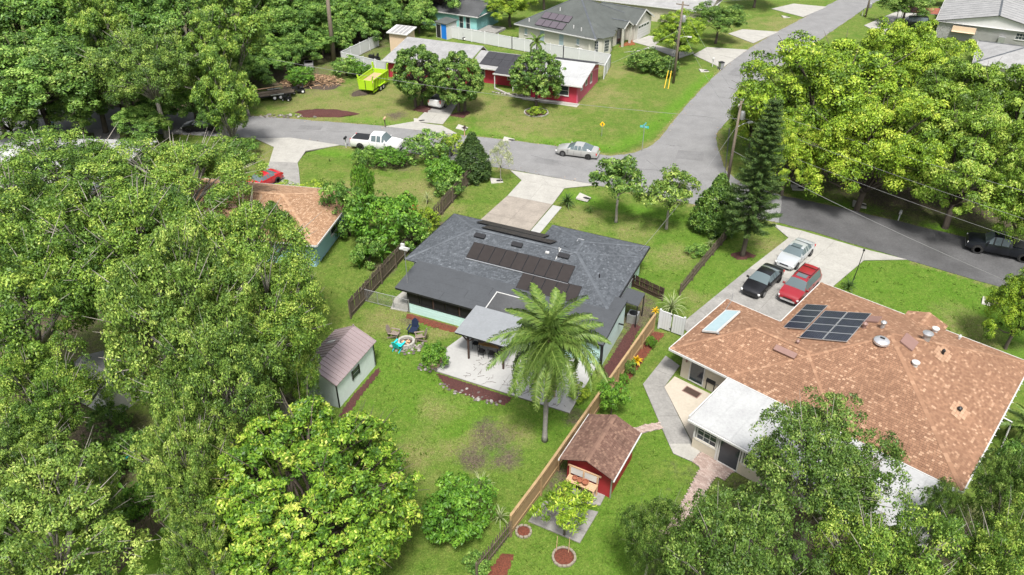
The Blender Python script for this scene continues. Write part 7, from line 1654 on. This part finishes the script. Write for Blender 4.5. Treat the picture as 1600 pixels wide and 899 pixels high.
for k, (x, y, sx, lab) in enumerate(((1038,138,0,'left yellow guy-wire sleeve beside the far utility pole'),(1044,139,0,'right yellow guy-wire sleeve beside the far utility pole'))):
    q = G(x,y); top = v(P1,9.5); d = (top-q).normalized(); mb = MB(); mb.tube([(0,0,0),d*2.4],0.06,6); t = tag(mb.build('guy_wire', 'yellow_sleeve', None, loc=q), lab, 'guy wire'); s = MB(); s.tube([d*2.4,top-q],0.012,4); s.build('cable', 'wire', t)
q = G(1003,237); t = thing('street_sign', 'teal street-name sign on a thin pole at the corner lawn', 'sign', q)
mb = MB(); mb.tube([(0,0,0),(0,0,3.1)],0.035,8); mb.build('pole', 'galv', t)
for az, z in ((-25,3.0),(60,3.25)):
    mb = MB(); mb.box((0,0,z),(1.0,0.03,0.24),rz=R_(az)); b = mb.build('name_blade', 'sign_teal', t)
    s = MB(); d = Vector((math.cos(R_(az)),math.sin(R_(az)),0)); nn_ = Vector((d.y,-d.x,0)); 
    for i in range(6): c = d*(-0.32+0.12*i)+nn_*0.018+Vector((0,0,z)); s.bar(c-d*0.035, c+d*0.035, 0.004, 0.10 if i % 2 else 0.07)
    s.build('lettering', 'white_paint', b)
q = G(940,213); t = thing('marker_sign', 'yellow diamond marker sign on the corner lawn', 'sign', q)
mb = MB(); mb.tube([(0,0,0),(0,0,1.5)],0.03,8); mb.build('pole', 'galv', t)
mb = MB(); mb.add([(-0.32,0,1.5),(0,0,1.15),(0.32,0,1.5),(0,0,1.85),(-0.32,0.02,1.5),(0,0.02,1.15),(0.32,0.02,1.5),(0,0.02,1.85)],[(0,1,2,3),(7,6,5,4),(0,4,5,1),(1,5,6,2),(2,6,7,3),(3,7,4,0)]); b = mb.build('plate', 'sign_yellow', t)
mb = MB(); mb.add([(-0.05,-0.006,1.4),(0.1,-0.006,1.35),(0.05,-0.006,1.6),(-0.1,-0.006,1.65)],[(0,1,2,3)]); mb.build('symbol', 'black_trim', b)
def mailbox(label, x, y, az, bm='black_metal', pm='white_paint', h=1.05):
    q = G(x,y); t = thing('mailbox', label, 'mailbox', q, R_(az)); mb = MB(); mb.rng((-0.05,-0.05,-0.1),(0.05,0.05,h)); mb.build('post', pm, t)
    mb = MB(); mb.tube([(-0.28,0,h+0.11),(0.28,0,h+0.11)],0.12,10); mb.rng((-0.28,-0.12,h),(0.28,0.12,h+0.11)); mb.build('box', bm, t); return t
mailbox('black mailbox on a white post by the left driveway', 541, 230, 80); mailbox('brown mailbox at the left of the crimson house driveway', 602, 199, 80, 'wood_bare', 'wood_old')
mailbox('brown mailbox post at the right of the crimson house driveway', 726, 213, 80, 'wood_dark', 'wood_bare'); mailbox('white mailbox beside the far driveway', 1113, 104, 60, 'white_paint')
mailbox('low white mailbox post beside the right street', 1404, 343, 60, 'white_paint', h=0.7); mailbox('grey mailbox beside the top right road', 1347, 25, 60, 'galv')
def bin_(label, x, y, az, m, lid):
    q = G(x,y); t = thing('wheeled_bin', label, 'bin', q, R_(az)); mb = MB(); mb.add([(-0.24,-0.27,0.08),(0.24,-0.27,0.08),(0.24,0.27,0.08),(-0.24,0.27,0.08),(-0.3,-0.34,0.95),(0.3,-0.34,0.95),(0.3,0.34,0.95),(-0.3,0.34,0.95)],[(3,2,1,0),(0,1,5,4),(1,2,6,5),(2,3,7,6),(3,0,4,7)]); mb.build('bin_body', m, t)
    mb = MB(); mb.box((0,0,1.0),(0.66,0.74,0.08)); mb.build('lid', lid, t); wheel_pair(t, -0.26, (0.28,-0.28), 0.11); return t
bin_('dark green bin with a blue lid by the shaded left street', 83, 205, 10, 'plastic_green', 'plastic_blue'); bin_('grey bin by the far driveway', 1126, 108, 20, 'galv', 'black_trim')
bin_('blue-lidded bin beside the white house at the top right', 1474, 56, 0, 'black_trim', 'plastic_blue')
def headwall(label, x, y, az, L=1.3):
    q = G(x,y); t = thing('culvert_headwall', label, 'culvert', q, R_(az)); mb = MB(); mb.add([(-L/2,-0.5,-0.1),(L/2,-0.5,-0.1),(L/2,0.5,-0.1),(-L/2,0.5,-0.1),(-L/2,-0.45,0.05),(L/2,-0.4,0.0),(L/2,0.4,0.0),(-L/2,0.45,0.22)],[(3,2,1,0),(4,5,6,7),(0,1,5,4),(1,2,6,5),(2,3,7,6),(3,0,4,7)]); mb.build('slab', 'stone_pale', t)
    mb = MB(); mb.lathe([(0.22,-0.02),(0.28,0.0)],14,(0,0,0)); o = mb.build('pipe_mouth', 'shade_black', t, loc=(L*0.25,0.0,0.045)); o.scale = (1.4,0.7,1); return t  # black disc paints the shade inside the pipe
for a in (('pale culvert headwall right of the main driveway apron',912,309,-30),('pale culvert headwall left of the main driveway apron',776,283,10),('white culvert slab right of the crimson house driveway',722,200,-20),('white culvert slab left of the crimson house driveway',655,189,10),
          ('pale culvert slab under the lime trees near the corner',1247,294,-5),('pale culvert slab beneath the low lime branches',1343,320,-20),('pale culvert slab on the right lawn edge',1548,474,-30),('white culvert block by the far driveway',1100,111,10),('pale slab on the verge before the grey sedan',795,219,-10),('white culvert block beside the far upper driveway',1228,27,10)): headwall(*a)
q = G(1330,446); t = thing('lamp_post', 'thin leaning black lamp post on the right lawn', 'lamp post', q); mb = MB(); mb.tube([(0,0,0),(0.12,0,1.6),(0.25,0.1,3.3)],[0.05,0.035,0.03],8); mb.build('pole', 'black_metal', t); mb = MB(); mb.lathe([(0.03,0),(0.09,0.1),(0.07,0.25),(0.02,0.3)],8,(0.25,0.1,3.3)); mb.build('lantern', 'black_metal', t)
# ------------------------------------------------------------------ heaps on the far lawn
def heap(name, label, x, y, rx, ry, h, m, az=0, seed=1, cat='heap'):
    r = random.Random(seed); q = G(x,y); n, k = 26, 7; mb = MB(); vs = []
    for j in range(k):
        f = 1-j/k
        for i in range(n): a = 2*math.pi*i/n; w_ = f*(1+0.14*math.sin(3*a+seed)+0.1*math.sin(5*a)+r.uniform(-0.04,0.04)); vs.append((rx*w_*math.cos(a), ry*w_*math.sin(a), -0.06 if j == 0 else h*(1-f*f)*r.uniform(0.85,1.15)))
    vs.append((0,0,h)); fs = [(j*n+i,j*n+(i+1) % n,(j+1)*n+(i+1) % n,(j+1)*n+i) for j in range(k-1) for i in range(n)]+[((k-1)*n+i,(k-1)*n+(i+1) % n,k*n) for i in range(n)]
    mb.add(vs, fs); return tag(mb.build(name, m, None, 180, loc=q, rz=R_(az)), label, cat)
heap('mulch_heap', 'long heap of dark red mulch beside the left street', 506, 178, 3.8, 1.2, 0.55, 'mulch_brown', -3, 1)
heap('dirt_heap', 'small grey dirt heap in front of the lime trailer', 562, 147, 1.2, 0.8, 0.45, 'soil', 10, 2)
heap('brush_heap', 'broad mound under the cut branches', 487, 132, 4.2, 2.2, 0.5, 'soil', -5, 3)
q = G(487,130); r = random.Random(5); mb = MB()
for i in range(520):
    a, d = r.uniform(0,6.28), math.sqrt(r.random()); c = Vector((4.4*d*math.cos(a), 2.4*d*math.sin(a), 0.15+0.9*(1-d*d)*r.uniform(0.3,1.1))); th, L = r.uniform(0,3.14), r.uniform(0.3,1.5); e = Vector((math.cos(th),math.sin(th),r.uniform(-0.35,0.35)))*L/2
    mb.tube([c-e,c+e],[r.uniform(0.02,0.07),r.uniform(0.015,0.04)],5,True,r.random())
tag(mb.build('brush_pile', 'brush_pile', None, tint=True, loc=q), 'big tangled pile of cut tan branches at the wood edge', 'brush pile')
q = G(484,110); t = thing('water_tank', 'translucent grey cube tank at the wood edge behind the brush pile', 'tank', q, 0.2); mb = MB(); mb.rng((-0.6,-0.6,0.15),(0.6,0.6,1.25)); mb.build('tank', 'grey_membrane', t)
for z_ in (0.2,0.55,0.9,1.22): mb = MB(); mb.rng((-0.63,-0.63,z_),(0.63,0.63,z_+0.03)); mb.build('cage_bar', 'galv', t)
mb = MB(); mb.rng((-0.62,-0.62,0),(0.62,0.62,0.14)); mb.build('pallet', 'wood_old', t)
for k, (x, y, m, lab) in enumerate(((195,735,'car_maroon','long red board leaning under the left grove'),(190,728,'turquoise_plastic','pale teal board beside the long red one'),(178,733,'stone_pale','grey plank left of the teal board'))):
    q = G(x,y); mb = MB(); mb.box((0,0,0.35),(2.6-k*0.5,0.22,0.05),rz=R_(52),ry=-0.1); tag(mb.build('board', m, None, loc=q), lab, 'board')
for x, y, lab in ((869,862,'left thin stake beside the lime sapling'),(888,864,'right thin stake beside the lime sapling')):
    q = G(x,y); mb = MB(); mb.tube([(0,0,-0.1),(0.02,0,0.7),(0.03,0.02,1.3)],[0.025,0.022,0.018],6); tag(mb.build('stake', 'wood_bare', None, loc=q), lab, 'stake')
# litter of dead palm leaves on the patio and lawns
mb = MB(); r = random.Random(9)
for i in range(90):
    c = LA(r.uniform(10,18), r.uniform(-8.7,-5.5), 0.055); th = r.uniform(0,6.28); e = Vector((math.cos(th),math.sin(th),0))*r.uniform(0.05,0.28); mb.bar(c-e, c+e, 0.02, 0.012)
o = mb.build('leaf_litter', 'wood_dark'); o['kind'] = 'stuff'
for x, y, wv in ((820,245,0.5),(700,225,0.6),(1000,262,0.7),(1080,210,0.8)): pass

# ------------------------------------------------------------------ grass tufts on the lawns (one mass)
for o_, az_, w_ in ((oA, AZA, [(0.4,-3.6),(18.8,-3.6),(18.8,8.5),(17.5,10),(9.4,10),(9.4,8.3),(0.4,8.3)]), (oB, AZB, [(0.6,0.6),(4.8,0.6),(4.8,-4.9),(18.4,-4.9),(18.6,14.7),(5,14.7),(5,7.6),(0.6,7.6)])):
    a_ = R_(az_); excl([(o_.x+u*math.cos(a_)-v_*math.sin(a_), o_.y+u*math.sin(a_)+v_*math.cos(a_)) for u, v_ in w_])
excl([LA(7.2,-6.2), LA(7.75,-8.9), LA(18.3,-8.9), LA(18.3,-3.25), LA(7.9,-3.4)])
def inside_np(P_, poly):
    c = np.zeros(len(P_), bool); n = len(poly)
    for i in range(n):
        (x1,y1),(x2,y2) = poly[i], poly[i-1]
        if y1 == y2: continue
        c ^= ((y1 > P_[:,1]) != (y2 > P_[:,1])) & (P_[:,0] < (x2-x1)*(P_[:,1]-y1)/(y2-y1)+x1)
    return c
rg = np.random.default_rng(99)
N_t = 330000; yy = 26+(1-np.sqrt(rg.random(N_t)))*80; half = 0.70*np.hypot(yy, 0)*1.0+6; xx = rg.uniform(-1,1,N_t)*half
pp = np.stack([xx,yy],1)
keep = ~((xx < -13) & (yy < 55) & (xx < -0.55*yy+13))
for e in EX:
    b = (pp[:,0] > e[:,0].min()) & (pp[:,0] < e[:,0].max()) & (pp[:,1] > e[:,1].min()) & (pp[:,1] < e[:,1].max())
    if b.any(): ii = np.where(b)[0]; keep[ii[inside_np(pp[ii], e)]] = False
def sample(arr):
    i = np.clip(np.searchsorted(ys, pp[:,1])-1, 0, ny-2); j = np.clip(np.searchsorted(xs, pp[:,0])-1, 0, nx-2); return arr[i,j]
keep &= (sample(soil)*0.9 < rg.random(N_t)); lushv, dryv = sample(lush), sample(dry); zg = sample(ZZ)
pp, lushv, dryv, zg = pp[keep], lushv[keep], dryv[keep], zg[keep]; k = len(pp)
th = rg.uniform(0,6.28,k); hgt = rg.uniform(0.02,0.055,k)*(1+0.4*lushv); wd = rg.uniform(0.012,0.03,k)*(1+pp[:,1]/60); ln = rg.uniform(0.03,0.10,k); t2 = rg.uniform(0,6.28,k)
clump = np.sin(pp[:,0]*2.1+3*np.sin(pp[:,1]*0.7))*np.sin(pp[:,1]*2.6+2*np.sin(pp[:,0]*0.9)); wk = (clump > 0.72) & (rg.random(k) < 0.5); hgt[wk] *= 2.4; wd[wk] *= 1.5
B0 = np.stack([pp[:,0],pp[:,1],zg],1); dx = np.stack([np.cos(th)*wd,np.sin(th)*wd,0*wd],1)
V = np.stack([B0-dx,B0+dx,B0+np.stack([np.cos(t2)*ln,np.sin(t2)*ln,hgt],1)],1).reshape(-1,3)
T = np.clip(0.42+0.35*rg.normal(size=k)*0.6+0.25*dryv-0.05*lushv,0,1); T[wk] = np.clip(T[wk]-0.5,0,1)
gs = ob('grass', npmesh('grass', V, np.arange(3*k).reshape(k,3), 'grass_blades', T), kind='stuff'); gs['label'] = 'short uneven lawn grass around the houses'

# ------------------------------------------------------------------ groups of look-alikes
GR = {'garden_chair': 'garden chairs around the fire pit', 'patio_chair': 'chairs around the patio table', 'overhead_wire': 'overhead wires', 'culvert_headwall': 'culvert headwalls along the verges', 'mailbox': 'mailboxes along the streets',
      'utility_pole': 'utility poles', 'guy_wire': 'guy wires', 'shrub': 'garden shrubs', 'banana_plant': 'banana plants', 'flower_pot': 'pots on the potting bench', 'hanging_basket': 'baskets under the patio cover', 'board': 'boards under the left grove',
      'stake': 'stakes of the sapling', 'wheeled_bin': 'wheeled bins', 'strap_leaf_plant': 'strap-leaf plants', 'cycad': 'cycads', 'croton': 'yellow crotons', 'mulch_ring': 'ringed mulch beds', 'ride_on_mower': 'mowers and machines', 'house': 'houses of the neighbourhood', 'garden_shed': 'garden sheds', 'wooden_fence': 'wooden fences', 'vinyl_fence': 'white vinyl fences', 'stone_border': 'loose stone borders', 'car': 'parked cars', 'pickup_truck': 'parked pickups', 'carport': 'carports', 'palm_tree': 'palms', 'grass_clump': 'grass clumps'}
for o in list(col.objects):
    if o.parent is None and 'category' in o:
        k = o.name.split('.')[0]
        if k in GR: o['group'] = GR[k]
        elif k == 'tree':
            x, y = o.location.x, o.location.y
            o['group'] = 'trees of the left grove' if x < -8 and y < 72 else 'trees of the upper left wood' if x < 0 and y > 84 else 'trees at the bottom right' if y < 46 else 'street trees on the right' if x > 22 and y > 46 else 'garden and lawn trees'
